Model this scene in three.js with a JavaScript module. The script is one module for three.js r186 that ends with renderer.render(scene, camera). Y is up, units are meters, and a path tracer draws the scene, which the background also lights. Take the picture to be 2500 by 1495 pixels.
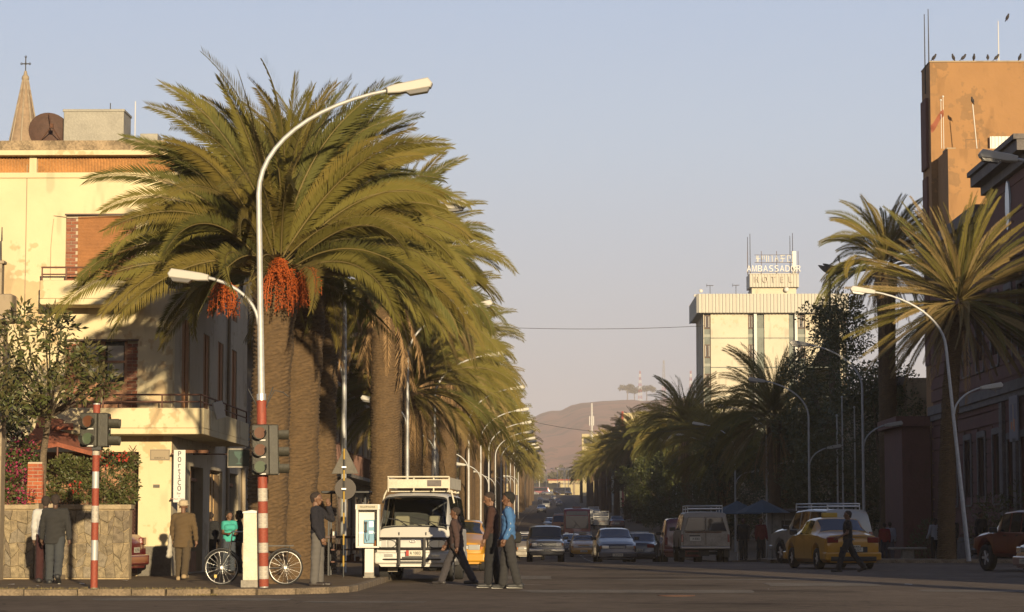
import * as THREE from 'three';
import { mergeGeometries, toCreasedNormals } from 'three/addons/utils/BufferGeometryUtils.js';
import { RoundedBoxGeometry } from 'three/addons/geometries/RoundedBoxGeometry.js';
import { FontLoader } from 'three/addons/loaders/FontLoader.js';
import { TextGeometry } from 'three/addons/geometries/TextGeometry.js';

// ------------------------------------------------------------------ camera, sky, sun, exposure
const W0 = 2500, H0 = 1495, FPX = 6000, VPX = 1345, VPY = 1295, EYE = 1.15;
const scene = new THREE.Scene();
const camera = new THREE.PerspectiveCamera(2 * Math.atan(H0 / 2 / FPX) * 180 / Math.PI, 1024 / 612, 0.5, 9000);
camera.position.set(0, EYE, 0);
camera.rotation.set(Math.atan((VPY - H0 / 2) / FPX), Math.atan((VPX - W0 / 2) / FPX), 0, 'YXZ');
camera.updateMatrixWorld(); camera.updateProjectionMatrix();
const renderer = new THREE.WebGLRenderer();
renderer.toneMapping = THREE.LinearToneMapping;
renderer.toneMappingExposure = 1.65;
renderer.shadowMap.enabled = true;
const SUN_AZ = 19.5 * Math.PI / 180, SUN_EL = 12 * Math.PI / 180;
const SUN = new THREE.Vector3(Math.sin(SUN_AZ) * Math.cos(SUN_EL), Math.sin(SUN_EL), Math.cos(SUN_AZ) * Math.cos(SUN_EL));
{
  const w = 512, h = 256, a = new Float32Array(w * h * 4);
  // clear evening sky: colour by elevation (degrees), a wide warm glow towards the sun
  const stops = [[-90, 0.1212, 0.0985, 0.0833], [-1, 0.2046, 0.1902, 0.1809], [0, 0.3478, 0.3206, 0.3183], [2, 0.3478, 0.3346, 0.3472], [5, 0.3341, 0.3558, 0.3907], [9, 0.3136, 0.3774, 0.4606], [13, 0.2727, 0.3454, 0.4678], [22, 0.1515, 0.2083, 0.3258], [38, 0.053, 0.0871, 0.1742], [90, 0.0212, 0.0379, 0.0909]];
  for (let j = 0; j < h; j++) {
    const el = (j + .5) / h * 180 - 90;
    let k = 0; while (k < stops.length - 2 && stops[k + 1][0] < el) k++;
    const A = stops[k], B = stops[k + 1], t = Math.min(1, Math.max(0, (el - A[0]) / (B[0] - A[0])));
    for (let i = 0; i < w; i++) {
      const ph = ((i + .5) / w - .5) * 2 * Math.PI, ce = Math.cos(el * Math.PI / 180);
      const d = new THREE.Vector3(Math.cos(ph) * ce, Math.sin(el * Math.PI / 180), Math.sin(ph) * ce);
      const g = el > -1 ? Math.pow(Math.max(0, d.dot(SUN)), 14) : 0;
      for (let c = 0; c < 3; c++) a[(j * w + i) * 4 + c] = A[c + 1] + (B[c + 1] - A[c + 1]) * t + g * [.4, .26, .12][c];
      a[(j * w + i) * 4 + 3] = 1;
    }
  }
  const t = new THREE.DataTexture(a, w, h, THREE.RGBAFormat, THREE.FloatType);
  t.mapping = THREE.EquirectangularReflectionMapping; t.magFilter = t.minFilter = THREE.LinearFilter; t.needsUpdate = true;
  scene.background = t; scene.environment = t;
}
const sun = new THREE.DirectionalLight(new THREE.Color().setRGB(1, .80, .51), 5);
sun.position.copy(SUN).multiplyScalar(300); sun.castShadow = true; sun.shadow.radius = 1.2;
sun.shadow.mapSize.set(4096, 4096);
Object.assign(sun.shadow.camera, { left: -120, right: 120, top: 120, bottom: -60, near: 1, far: 900 });
scene.add(sun, sun.target); sun.target.position.set(0, 0, -120);
scene.fog = new THREE.FogExp2(new THREE.Color().setRGB(.86, .78, .74), .00023);

// ------------------------------------------------------------------ helpers
function rng(seed) { let a = seed >>> 0; return () => { a = a + 0x6D2B79F5 | 0; let t = Math.imul(a ^ a >>> 15, 1 | a); t = t + Math.imul(t ^ t >>> 7, 61 | t) ^ t; return ((t ^ t >>> 14) >>> 0) / 4294967296; }; }
const V = (x, y, z) => new THREE.Vector3(x, y, z);
const lerp = (a, b, t) => a + (b - a) * t, clamp = (x, a = 0, b = 1) => Math.min(b, Math.max(a, x));
const smooth = (a, b, x) => { const t = clamp((x - a) / (b - a)); return t * t * (3 - 2 * t); };
function table(T, x) { if (x <= T[0][0]) return T[0][1]; for (let i = 1; i < T.length; i++) if (x <= T[i][0]) { const t = (x - T[i - 1][0]) / (T[i][0] - T[i - 1][0]); return lerp(T[i - 1][1], T[i][1], t); } return T[T.length - 1][1]; }
// height of the street surface along its length: level, a shallow dip, then a long climb
const GY = [[-200, 0], [90, 0], [113, -.36], [140, -.55], [165, -.58], [190, -.45], [222, 0], [250, .75], [273, 1.3], [350, 2.9], [600, 6.6], [800, 10.4], [930, 14.4], [1100, 16.6], [1500, 22], [2500, 36], [4000, 60]];
const gy = (D) => table(GY, D);
// pixel of the photograph at a chosen real depth -> a point of the place
function at(px, py, D) {
  const v = V((px - W0 / 2) / FPX, (H0 / 2 - py) / FPX, -1).applyEuler(camera.rotation);
  const k = D / -v.z; return V(v.x * k, EYE + v.y * k, -D);
}
const xAt = (px, D) => at(px, VPY, D).x;
const taken = new Map();
function numbered(n) { const k = taken.get(n) || 0; taken.set(n, k + 1); return k ? n + '_' + String(k).padStart(3, '0') : n; }
function thing(name, label, category, pos = [0, 0, 0], turn = 0, group) {
  const o = new THREE.Group(); o.name = numbered(name); scene.add(o);
  o.position.set(...pos); o.rotation.y = turn; o.userData = { label, category };
  if (group) o.userData.group = group;
  return o;
}
function part(name, geo, mat, parent, label) {
  const m = new THREE.Mesh(Array.isArray(geo) ? merge(geo) : geo, mat); m.name = name;
  if (label) m.userData.label = label;
  parent.add(m); return m;
}
function struct(name, geo, mat, label) { const m = part(numbered(name), geo, mat, scene); m.userData = { kind: 'structure', label, category: name.replace(/_/g, ' ').split(' ').slice(-2).join(' ') }; return m; }
function copyOf(o, label) { const c = o.clone(); c.name = numbered(o.name.replace(/_\d{3}$/, '')); c.userData = { ...o.userData }; if (label) c.userData.label = label; scene.add(c); return c; }
function merge(list) {
  const keep = list.flat(9).map((g) => { let q = g.index ? g.toNonIndexed() : g; const r = new THREE.BufferGeometry(); for (const k of ['position', 'normal', 'uv']) { if (!q.attributes[k]) { if (k === 'normal') q.computeVertexNormals(); else q.setAttribute('uv', new THREE.BufferAttribute(new Float32Array(q.attributes.position.count * 2), 2)); } r.setAttribute(k, q.attributes[k]); } return r; });
  return keep.length === 1 ? keep[0] : mergeGeometries(keep);
}
// uv in metres from position and facing
function uvm(g) {
  const p = g.attributes.position, n = g.attributes.normal, u = new Float32Array(p.count * 2);
  for (let i = 0; i < p.count; i++) {
    const ax = Math.abs(n.getX(i)), ay = Math.abs(n.getY(i)), az = Math.abs(n.getZ(i));
    if (ay > ax && ay > az) { u[i * 2] = p.getX(i); u[i * 2 + 1] = p.getZ(i); }
    else if (ax > az) { u[i * 2] = p.getZ(i) + 3.7; u[i * 2 + 1] = p.getY(i); }
    else { u[i * 2] = p.getX(i); u[i * 2 + 1] = p.getY(i); }
  }
  g.setAttribute('uv', new THREE.BufferAttribute(u, 2)); return g;
}
// box from its low corner to its high corner, x0 x1 y0 y1 z0 z1
function bx(x0, x1, y0, y1, z0, z1) { const g = new THREE.BoxGeometry(Math.abs(x1 - x0), Math.abs(y1 - y0), Math.abs(z1 - z0)); g.translate((x0 + x1) / 2, (y0 + y1) / 2, (z0 + z1) / 2); return uvm(g); }
function rb(x0, x1, y0, y1, z0, z1, r = .02, s = 2) { const w = Math.abs(x1 - x0), h = Math.abs(y1 - y0), d = Math.abs(z1 - z0); const g = new RoundedBoxGeometry(w, h, d, s, Math.min(r, w / 2.01, h / 2.01, d / 2.01)); g.translate((x0 + x1) / 2, (y0 + y1) / 2, (z0 + z1) / 2); return uvm(g.index ? g.toNonIndexed() : g); }
function cyl(x, y0, y1, z, r0, r1 = r0, n = 12) { const g = new THREE.CylinderGeometry(r1, r0, y1 - y0, n); g.translate(x, (y0 + y1) / 2, z); return g; }
// tube through points with a radius for each
function tube(pts, rad, n = 8, cap = true) {
  const P = pts.map((p) => p.isVector3 ? p : V(...p)), R = Array.isArray(rad) ? rad : P.map(() => rad), pos = [], idx = [], uv = [];
  let N = null, len = 0;
  for (let i = 0; i < P.length; i++) {
    const T = P[Math.min(i + 1, P.length - 1)].clone().sub(P[Math.max(i - 1, 0)]).normalize();
    if (!N) { N = Math.abs(T.y) > .9 ? V(1, 0, 0) : V(0, 1, 0); }
    N = N.clone().addScaledVector(T, -N.dot(T)).normalize();
    const B = T.clone().cross(N);
    if (i) len += P[i].distanceTo(P[i - 1]);
    for (let k = 0; k <= n; k++) { const a = k / n * Math.PI * 2, c = Math.cos(a) * R[i], s = Math.sin(a) * R[i]; pos.push(P[i].x + N.x * c + B.x * s, P[i].y + N.y * c + B.y * s, P[i].z + N.z * c + B.z * s); uv.push(k / n * 6.28 * R[i], len); }
  }
  const m = n + 1;
  for (let i = 0; i < P.length - 1; i++) for (let k = 0; k < n; k++) { const a = i * m + k, b = a + 1, c = a + m, d = c + 1; idx.push(a, b, c, b, d, c); }
  if (cap) for (const e of [0, P.length - 1]) { const c = pos.length / 3; pos.push(P[e].x, P[e].y, P[e].z); uv.push(0, 0); for (let k = 0; k < n; k++) { const a = e * m + k; e ? idx.push(a, a + 1, c) : idx.push(a + 1, a, c); } }
  const g = new THREE.BufferGeometry(); g.setAttribute('position', new THREE.Float32BufferAttribute(pos, 3)); g.setAttribute('uv', new THREE.Float32BufferAttribute(uv, 2)); g.setIndex(idx); g.computeVertexNormals(); return g;
}
function arc(cx, cy, r, a0, a1, n, f) { const o = []; for (let i = 0; i <= n; i++) { const a = lerp(a0, a1, i / n); o.push(f(cx + Math.cos(a) * r, cy + Math.sin(a) * r)); } return o; }
function moved(g, x, y, z, ry = 0) { g = g.clone(); if (ry) g.rotateY(ry); g.translate(x, y, z); return g; }
function raw(pos, idx, uv) { const g = new THREE.BufferGeometry(); g.setAttribute('position', new THREE.Float32BufferAttribute(pos, 3)); g.setAttribute('uv', new THREE.Float32BufferAttribute(uv || new Array(pos.length / 3 * 2).fill(0), 2)); if (idx) g.setIndex(idx); g.computeVertexNormals(); return g; }
function prism(points, depth, bevel = 0) { const s = new THREE.Shape(points.map((p) => new THREE.Vector2(...p))); return new THREE.ExtrudeGeometry(s, { depth, bevelEnabled: bevel > 0, bevelSize: bevel, bevelThickness: bevel, bevelSegments: 1, steps: 1 }); }

// ------------------------------------------------------------------ noise and textures
function noiseGrid(seed) { const r = rng(seed), n = 64, a = new Float32Array(n * n); for (let i = 0; i < n * n; i++) a[i] = r(); return (x, y, per) => { const X = Math.floor(x), Y = Math.floor(y), fx = x - X, fy = y - Y, u = fx * fx * (3 - 2 * fx), v = fy * fy * (3 - 2 * fy); const q = (i, j) => a[(((j % per) + per) % per % n) * n + (((i % per) + per) % per % n)]; return lerp(lerp(q(X, Y), q(X + 1, Y), u), lerp(q(X, Y + 1), q(X + 1, Y + 1), u), v); }; }
const NZ = noiseGrid(77), NZ2 = noiseGrid(191);
function fbm(u, v, base, oct = 4, f = NZ) { let s = 0, a = .5, t = 0; for (let o = 0; o < oct; o++) { const p = base << o; s += a * f(u * p + o * 7, v * p + o * 3, p); t += a; a *= .55; } return s / t; }
function tex(size, metres, fn, srgb = true) {
  const a = new Uint8Array(size * size * 4);
  for (let j = 0; j < size; j++) for (let i = 0; i < size; i++) { const c = fn(i / size, j / size), o = (j * size + i) * 4; for (let k = 0; k < 3; k++) { let x = Array.isArray(c) ? c[k] : c; x = clamp(x); if (srgb) x = x <= .0031308 ? x * 12.92 : 1.055 * Math.pow(x, 1 / 2.4) - .055; a[o + k] = x * 255; } a[o + 3] = 255; }
  const t = new THREE.DataTexture(a, size, size); t.wrapS = t.wrapT = THREE.RepeatWrapping; t.magFilter = THREE.LinearFilter; t.minFilter = THREE.LinearMipmapLinearFilter; t.generateMipmaps = true;
  if (srgb) t.colorSpace = THREE.SRGBColorSpace; t.repeat.set(1 / metres, 1 / metres); t.needsUpdate = true; return t;
}
const mixc = (a, b, t) => a.map((x, i) => lerp(x, b[i], t));
// weathered render: base paint, flaked patches that show the coat below, thin stains
function plaster(base, under, metres, patch, seed) {
  const n2 = noiseGrid(seed);
  const m = tex(512, metres, (u, v) => {
    let c = base.map((x) => x * (.9 + .2 * fbm(u, v, 6, 5, n2)));
    const big = fbm(u + .3, v + .1, 3, 2, n2), fine = fbm(u, v * 1, 22, 4, NZ);
    const flake = smooth(.0, .06, big * .55 + fine * .62 - patch);
    c = mixc(c, under.map((x) => x * (.8 + .4 * fine)), flake * .8);
    const drip = smooth(.64, .8, fbm(u * 1, v * .25 + .5, 24, 2, NZ2)) * .16; return c.map((x) => x * (1 - drip));
  });
  const b = scaled(roughBump, metres);
  return new THREE.MeshStandardMaterial({ map: m, bumpMap: b, bumpScale: .012, roughness: .92 });
}
function rgb(r, g, b, rough = .8, metal = 0, extra = {}) { return new THREE.MeshStandardMaterial({ color: new THREE.Color().setRGB(r, g, b), roughness: rough, metalness: metal, ...extra }); }
function dbl(m) { m.side = THREE.DoubleSide; return m; }
const speckMaps = new Map(), fineBump = tex(256, 1, (u, v) => fbm(u, v, 32, 3, NZ2), false), roughBump = tex(256, 1, (u, v) => .5 * fbm(u, v, 10, 4) + .5 * fbm(u, v, 40, 2, NZ), false);
function scaled(t, metres) { const c = t.clone(); c.repeat.set(1 / metres, 1 / metres); c.needsUpdate = true; return c; }
function speck(base, amp, metres, rough, seed = 5, bump = .004) { // mottled paint or stone: a shared grain tints the base colour
  const a = amp < .3 ? .22 : amp < .55 ? .42 : .75, k = a + ':' + seed % 3;
  if (!speckMaps.has(k)) { const n2 = noiseGrid(5 + seed % 3); speckMaps.set(k, tex(256, 1, (u, v) => { const f = fbm(u, v, 5, 3, n2), g = fbm(u, v, 48, 2, NZ); return .7 * (1 + a * (f - .5) * 1.4 + a * (g - .5) * 1.2); })); }
  return new THREE.MeshStandardMaterial({ color: new THREE.Color().setRGB(...base.map((x) => x / .7)), map: scaled(speckMaps.get(k), metres), bumpMap: scaled(fineBump, metres), bumpScale: bump, roughness: rough });
}
function canvasMat(w, h, draw, rough = .6) { const c = document.createElement('canvas'); c.width = w; c.height = h; draw(c.getContext('2d'), w, h); const t = new THREE.CanvasTexture(c); t.colorSpace = THREE.SRGBColorSpace; return new THREE.MeshStandardMaterial({ map: t, roughness: rough }); }
const font = await new FontLoader().loadAsync('fonts/droid/droid_sans_bold.typeface.json');
const fontThin = await new FontLoader().loadAsync('fonts/droid/droid_sans_regular.typeface.json');
function text(s, size, depth, f = font) { const g = new TextGeometry(s, { font: f, size, depth, curveSegments: 3, bevelEnabled: false }); g.computeBoundingBox(); const b = g.boundingBox; g.translate(-(b.min.x + b.max.x) / 2, -(b.min.y + b.max.y) / 2, 0); return g; }
function flat(w, h) { return new THREE.PlaneGeometry(w, h); }

const M = {
  asphalt: new THREE.MeshPhysicalMaterial({ specularIntensity: .15, map: tex(1024, 13, (u, v) => { const f = fbm(u, v, 4, 4), g = NZ2(u * 64, v * 64, 64), h = fbm(u, v, 60, 3, NZ2); const tar = smooth(.62, .66, fbm(u + .4, v, 5, 4, NZ2)) * .3; const crack = smooth(.012, .0, Math.abs(fbm(u + .2, v + .7, 4, 4, NZ2) - .5)) * .3, k = (.52 + .75 * f + .34 * (h - .5) + .2 * (g - .5)) * (1 - tar) * (1 - crack); return [.225 * k, .176 * k, .132 * k]; }), bumpMap: tex(512, 3, (u, v) => fbm(u, v, 56, 3, NZ2), false), bumpScale: .014, roughness: 1 }),
  paving: new THREE.MeshPhysicalMaterial({ specularIntensity: .15, map: tex(512, 5, (u, v) => { const k = .72 + .5 * fbm(u, v, 6, 5), d = smooth(.56, .66, fbm(u, v, 9, 4, NZ2)); return mixc([.24 * k, .182 * k, .122 * k], [.3, .22, .13], d * .5); }), bumpMap: tex(256, 2, (u, v) => fbm(u, v, 30, 3), false), bumpScale: .01, roughness: .93 }),
  soil: speck([.17, .12, .08], .7, 6, .97, 9, .02),
  dryGrass: dbl(rgb(.26, .2, .08, .95)),
  kerb: speck([.24, .18, .115], .8, 1.3, .92, 21, .012),
  concrete: speck([.33, .3, .25], .45, 2, .9, 22),
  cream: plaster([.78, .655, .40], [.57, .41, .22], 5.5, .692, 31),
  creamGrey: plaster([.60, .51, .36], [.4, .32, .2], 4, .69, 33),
  plinth: speck([.17, .15, .12], .5, 1.6, .9, 35),
  ochre: plaster([.40, .215, .085], [.28, .16, .07], 6, .62, 37),
  pink: plaster([.17, .072, .058], [.13, .07, .05], 3, .72, 39),
  stoneTrim: speck([.16, .14, .13], .4, 2, .85, 41),
  facadeGrey: plaster([.32, .29, .25], [.22, .19, .16], 4, .7, 43),
  facadeTan: plaster([.42, .33, .22], [.28, .21, .14], 4, .7, 45),
  facadeYellow: plaster([.66, .55, .30], [.5, .4, .25], 6, .74, 47),
  redBand: rgb(.42, .08, .05, .8),
  hotel: plaster([.72, .64, .48], [.6, .5, .34], 8, .74, 49),
  hotelRib: rgb(.66, .62, .52, .75),
  hotelPanel: speck([.16, .18, .15], .3, 2, .6, 51),
  white: rgb(.78, .75, .68, .55),
  orangeRib: speck([.50, .24, .075], .4, 1.4, .75, 53),
  shutter: speck([.42, .19, .07], .25, 1, .7, 55),
  panelBrown: speck([.40, .2, .1], .3, 1.2, .75, 56),
  rail: rgb(.16, .07, .045, .6, .3),
  mortar: rgb(.55, .46, .33, .95),
  bricks: [[.33, .12, .06], [.27, .09, .045], [.38, .15, .08], [.3, .13, .08]].map((c, i) => speck(c, .5, .3, .9, 60 + i)),
  bricksRed: [[.42, .1, .04], [.36, .085, .04], [.46, .13, .05]].map((c, i) => speck(c, .5, .3, .9, 66 + i)),
  stones: [[.29, .225, .135], [.24, .19, .12], [.33, .26, .155], [.26, .215, .15], [.21, .165, .11]].map((c, i) => speck(c, .6, .5, .9, 70 + i, .012)),
  dark: rgb(.018, .017, .017, .6),
  gasket: rgb(.02, .02, .02, .8),
  glassDark: new THREE.MeshPhysicalMaterial({ color: new THREE.Color().setRGB(.018, .021, .024), roughness: .05, metalness: 0, clearcoat: 1, clearcoatRoughness: .02, ior: 1.5 }),
  windowGlass: new THREE.MeshPhysicalMaterial({ color: new THREE.Color().setRGB(.03, .032, .034), roughness: .12, clearcoat: 1, clearcoatRoughness: .05 }),
  frame: rgb(.10, .06, .045, .65),
  steel: rgb(.62, .62, .6, .42, .75),
  galv: new THREE.MeshStandardMaterial({ map: tex(256, .8, (u, v) => { const k = .32 + .2 * fbm(u, v, 8, 4); return [k, k * .99, k * .95]; }), roughness: .55, metalness: .35 }),
  lampWhite: rgb(.55, .52, .45, .5),
  lensGrey: rgb(.16, .15, .14, .25),
  poleRed: speck([.34, .062, .026], .45, .4, .6, 81),
  poleWhite: speck([.56, .5, .41], .35, .4, .6, 82),
  signal: speck([.05, .045, .03], .4, .5, .6, 83),
  amber: new THREE.MeshPhysicalMaterial({ color: new THREE.Color().setRGB(.14, .055, .025), roughness: .25, clearcoat: .6 }),
  signalGreen: new THREE.MeshPhysicalMaterial({ color: new THREE.Color().setRGB(.09, .12, .07), roughness: .25, clearcoat: .6 }),
  black: rgb(.02, .02, .021, .5),
  rubber: rgb(.022, .021, .02, .9),
  chrome: rgb(.5, .49, .46, .3, 1),
  rust: speck([.16, .07, .035], .6, .6, .9, 84),
  dish: dbl(speck([.10, .052, .035], .4, .8, .8, 85)),
  tank: speck([.36, .33, .26], .2, 1.2, .55, 86),
  canvasRed: dbl(speck([.30, .09, .045], .35, 1, .9, 87)),
  awningBlue: dbl(rgb(.05, .095, .13, .9)),
  frond: dbl(new THREE.MeshStandardMaterial({ map: null, color: new THREE.Color().setRGB(.15, .126, .014), roughness: .85 })),
  frondB: dbl(rgb(.172, .128, .016, .85)),
  frondC: dbl(rgb(.105, .102, .014, .85)),
  frondDead: dbl(rgb(.33, .2, .085, .8)),
  frondTan: dbl(rgb(.24, .165, .055, .75)),
  rachis: rgb(.2, .15, .045, .7),
  fruit: rgb(.5, .1, .012, .7),
  palmTrunk: new THREE.MeshStandardMaterial({ map: tex(512, 1, (u, v) => { const f = fbm(u, v, 8, 4), g = fbm(u, v * 2, 24, 3, NZ2); const k = .55 + .9 * f * g + .25 * g; return [.135 * k, .082 * k, .036 * k]; }), roughness: .92 }),
  bark: speck([.19, .14, .09], .6, .6, .95, 88, .02),
  leafGreen: dbl(rgb(.085, .098, .022, .55)),
  leafOlive: dbl(rgb(.115, .098, .03, .6)),
  flower: dbl(rgb(.33, .025, .09, .7)),
  flowerRed: dbl(rgb(.45, .04, .02, .7)),
  hill: new THREE.MeshStandardMaterial({ map: tex(512, 420, (u, v) => { const f = fbm(u, v, 6, 5), g = fbm(u, v, 22, 4, NZ2), s = smooth(.52, .62, g); return mixc([.46 * (.7 + .6 * f), .225 * (.7 + .6 * f), .14 * (.7 + .6 * f)], [.24, .14, .085], s * .75); }), roughness: 1 }),
  wire: rgb(.05, .045, .04, .7),
};

// ------------------------------------------------------------------ ground, street, pavements, hill
function strip(x0, x1, D0, D1, dy, step = 8, nx = 1) { // sheet that follows the street's height
  const pos = [], idx = [], uv = [], n = Math.ceil((D1 - D0) / step);
  for (let i = 0; i <= n; i++) { const D = lerp(D0, D1, i / n); for (let k = 0; k <= nx; k++) { const x = lerp(x0, x1, k / nx); pos.push(x, gy(D) + dy, -D); uv.push(x, D); } }
  for (let i = 0; i < n; i++) for (let k = 0; k < nx; k++) { const a = i * (nx + 1) + k, b = a + 1, c = a + nx + 1, d = c + 1; idx.push(a, b, c, b, d, c); }
  return raw(pos, idx, uv);
}
const KL = -3.8, KR = 7.8, KH = .1;
struct('ground', strip(-900, 900, -120, 3600, -.03, 12, 2), M.soil, 'bare brown ground under and around the streets');
struct('road', [strip(-140, 140, -80, 92, .0, 10, 2), strip(KL - .3, KR + .3, 92.004, 960, .004, 8)], M.asphalt, 'grey brown asphalt of the avenue and its wide crossing');
// near corner pavement with its rounded kerb
const CX = KL - 3, CD = 46.6, CR = 3;
{
  const s = new THREE.Shape(); s.moveTo(-70, 43.6); s.lineTo(CX, 43.6);
  s.absarc(CX, CD, CR, -Math.PI / 2, 0, false); s.lineTo(KL, 92); s.lineTo(-70, 92); s.closePath();
  const g = new THREE.ShapeGeometry(s, 10); const p = g.attributes.position, u = g.attributes.uv;
  for (let i = 0; i < p.count; i++) { const x = p.getX(i), d = p.getY(i); p.setXYZ(i, x, KH, -d); u.setXY(i, x, d); }
  g.computeVertexNormals();
  const pv = struct('pavement', [g, strip(-9.4, KL, 92, 940, KH, 8)], M.paving, 'dusty grey pavement along the palm trees and round the corner');
  const path = [];
  for (let x = -15; x < CX; x += .95) path.push([x, 43.6]);
  for (let i = 0; i <= 6; i++) { const a = -Math.PI / 2 + i / 6 * Math.PI / 2; path.push([CX + Math.cos(a) * CR, CD + Math.sin(a) * CR]); }
  for (let d = CD + 1; d < 92; d += 1.2) path.push([KL, d]);
  const r = rng(4);
  for (let i = 0; i < path.length - 1; i++) {
    const [x0, d0] = path[i], [x1, d1] = path[i + 1], L = Math.hypot(x1 - x0, d1 - d0), a = Math.atan2(d1 - d0, x1 - x0);
    const g2 = rb(-L / 2 + .006, L / 2 - .006, -.05, KH + .006 + r() * .012, -.02, .15, .018); g2.rotateY(a); g2.translate((x0 + x1) / 2, 0, -(d0 + d1) / 2);
    part('kerb_stone', g2, M.kerb, pv);
  }
  part('kerb_edge', [strip(KL - .15, KL, 92, 940, KH + .008, 8), (() => { const g3 = strip(0, .2, 92, 940, 0, 8); const q = g3.attributes.position; for (let i = 0; i < q.count; i++) { const t = q.getX(i) > .1; q.setXYZ(i, KL, gy(-q.getZ(i)) + (t ? KH + .008 : -.02), q.getZ(i)); } g3.computeVertexNormals(); return g3; })()], M.kerb, pv);
}
{
  const g = bx(KR + .15, 90, -.1, KH, -92, -88.15);
  const face = strip(0, .2, 92, 900, 0, 8); { const q = face.attributes.position; for (let i = 0; i < q.count; i++) { const t = q.getX(i) > .1; q.setXYZ(i, KR, gy(-q.getZ(i)) + (t ? KH : -.02), q.getZ(i)); } face.computeVertexNormals(); }
  const pv = struct('pavement', [g, strip(KR, 18.5, 92, 900, KH, 8), face], M.paving, 'shaded broad pavement below the dark trees and the pink building');
  for (let x = KR; x < 20; x += 1.1) part('kerb_stone', rb(x + .004, x + 1.096, -.05, KH + .01, -88.15, -88, .02), M.kerb, pv);
  for (let d = 88; d < 92; d += 1.0) part('kerb_stone', rb(KR, KR + .15, -.05, KH + .01, -d - .99, -d, .02), M.kerb, pv);
}
// dry grass and dirt in the gutter of the near kerb
{
  const r = rng(12), pos = [];
  for (let i = 0; i < 5200; i++) {
    const x = -11.5 + r() * 5.6, z = -43.58 + r() * .12 - r() * r() * .25, y = z < -43.62 ? KH + .01 : .006, h = .015 + r() * r() * .05, a = r() * 6.28, w = .006;
    pos.push(x - Math.cos(a) * w, y, z - Math.sin(a) * w, x + Math.cos(a) * w, y, z + Math.sin(a) * w, x + (r() - .5) * .05, y + h, z + (r() - .5) * .05);
  }
  const m = part('dry_grass', raw(pos), M.dryGrass, scene); m.userData = { kind: 'stuff', label: 'short dry yellow grass growing along the near kerb', category: 'grass' };
}
// worn paint on the road
{
  const yel = speck([.42, .26, .09], .9, .5, .8, 91), wht = speck([.45, .42, .36], .9, .5, .8, 92), r = rng(31);
  const dash = (x, D, w, l, m, turn) => { const g = flat(w, l); g.rotateX(-Math.PI / 2); g.rotateY(turn); g.translate(x, .008, -D); uvm(g); return g; };
  part('lane_marking', [dash(7.2, 75.5, 2.2, .12, 0, -.25), dash(3.2, 66, 1.6, .1, 0, .12), dash(9.5, 70, .5, .2, 0, 0)], yel, scene.getObjectByName('road'));
  part('lane_marking', [dash(2.9, 63, 1.5, .1, 0, .1), dash(7.8, 72, .9, .08, 0, -.2), dash(-1.4, 52, 2.4, .1, 0, .1), dash(-1.9, 56.5, 3, .1, 0, .2)], wht, scene.getObjectByName('road'));
  const gl = []; for (let D = 120; D < 640; D += 9) gl.push((() => { const g = flat(.14, 3); g.rotateX(-Math.PI / 2); g.rotateX(Math.atan2(gy(D + 1) - gy(D - 1), 2)); g.translate(2, gy(D) + .03, -D); uvm(g); return g; })());
  part('lane_marking', gl, wht, scene.getObjectByName('road'));
  // repair patches and a manhole in the asphalt
  const pm = speck([.15, .118, .09], .6, 2, 1, 93), rd = scene.getObjectByName('road');
  [[-6, 41, 3.2, 1.6], [1.5, 46.5, 4.2, 2.2], [5.6, 52.5, 2.4, 3], [9, 47, 3.6, 1.8], [-.8, 60, 1.8, 4], [3.8, 57.5, 5, 1.2], [-3, 39.6, 2, .9]].forEach(([x, D, w, l]) => { const pts = []; for (let k = 0; k < 9; k++) { const a = k / 9 * 6.283; pts.push([(Math.abs(Math.cos(a)) > .6 ? Math.sign(Math.cos(a)) : Math.cos(a) / .6) * w / 2 * (.85 + r() * .3), (Math.abs(Math.sin(a)) > .6 ? Math.sign(Math.sin(a)) : Math.sin(a) / .6) * l / 2 * (.85 + r() * .3)]); } const g = new THREE.ShapeGeometry(new THREE.Shape(pts.map((q) => new THREE.Vector2(...q)))); g.rotateX(-Math.PI / 2); g.translate(x, .005, -D); part('asphalt_patch', uvm(g), pm, rd); });
  part('manhole_cover', (() => { const g = new THREE.CylinderGeometry(.33, .33, .012, 24); g.translate(2.2, .006, -43.5); return g; })(), M.rust, rd);
  // paper scraps
  [[-9.6, 46.2], [-9.1, 47.8], [-8.4, 48.6], [-10.3, 47], [-8.75, 50.6], [-2.5, 51], [4.2, 48], [7.5, 52]].forEach(([x, D], i) => {
    const w = .05 + r() * .06, g = flat(w * 1.6, w); g.rotateX(-Math.PI / 2); const q = g.attributes.position; for (let k = 0; k < 4; k++) q.setY(k, q.getY(k) + r() * .02); g.rotateY(r() * 6); g.translate(x, (x < KL ? KH : 0) + .012, -D);
    const m = part(numbered('paper_scrap'), g, dbl(M.white), scene); m.userData = { label: 'crumpled white scrap of litter lying on the ground', category: 'litter', group: 'litter on the ground' };
  });
}
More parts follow.
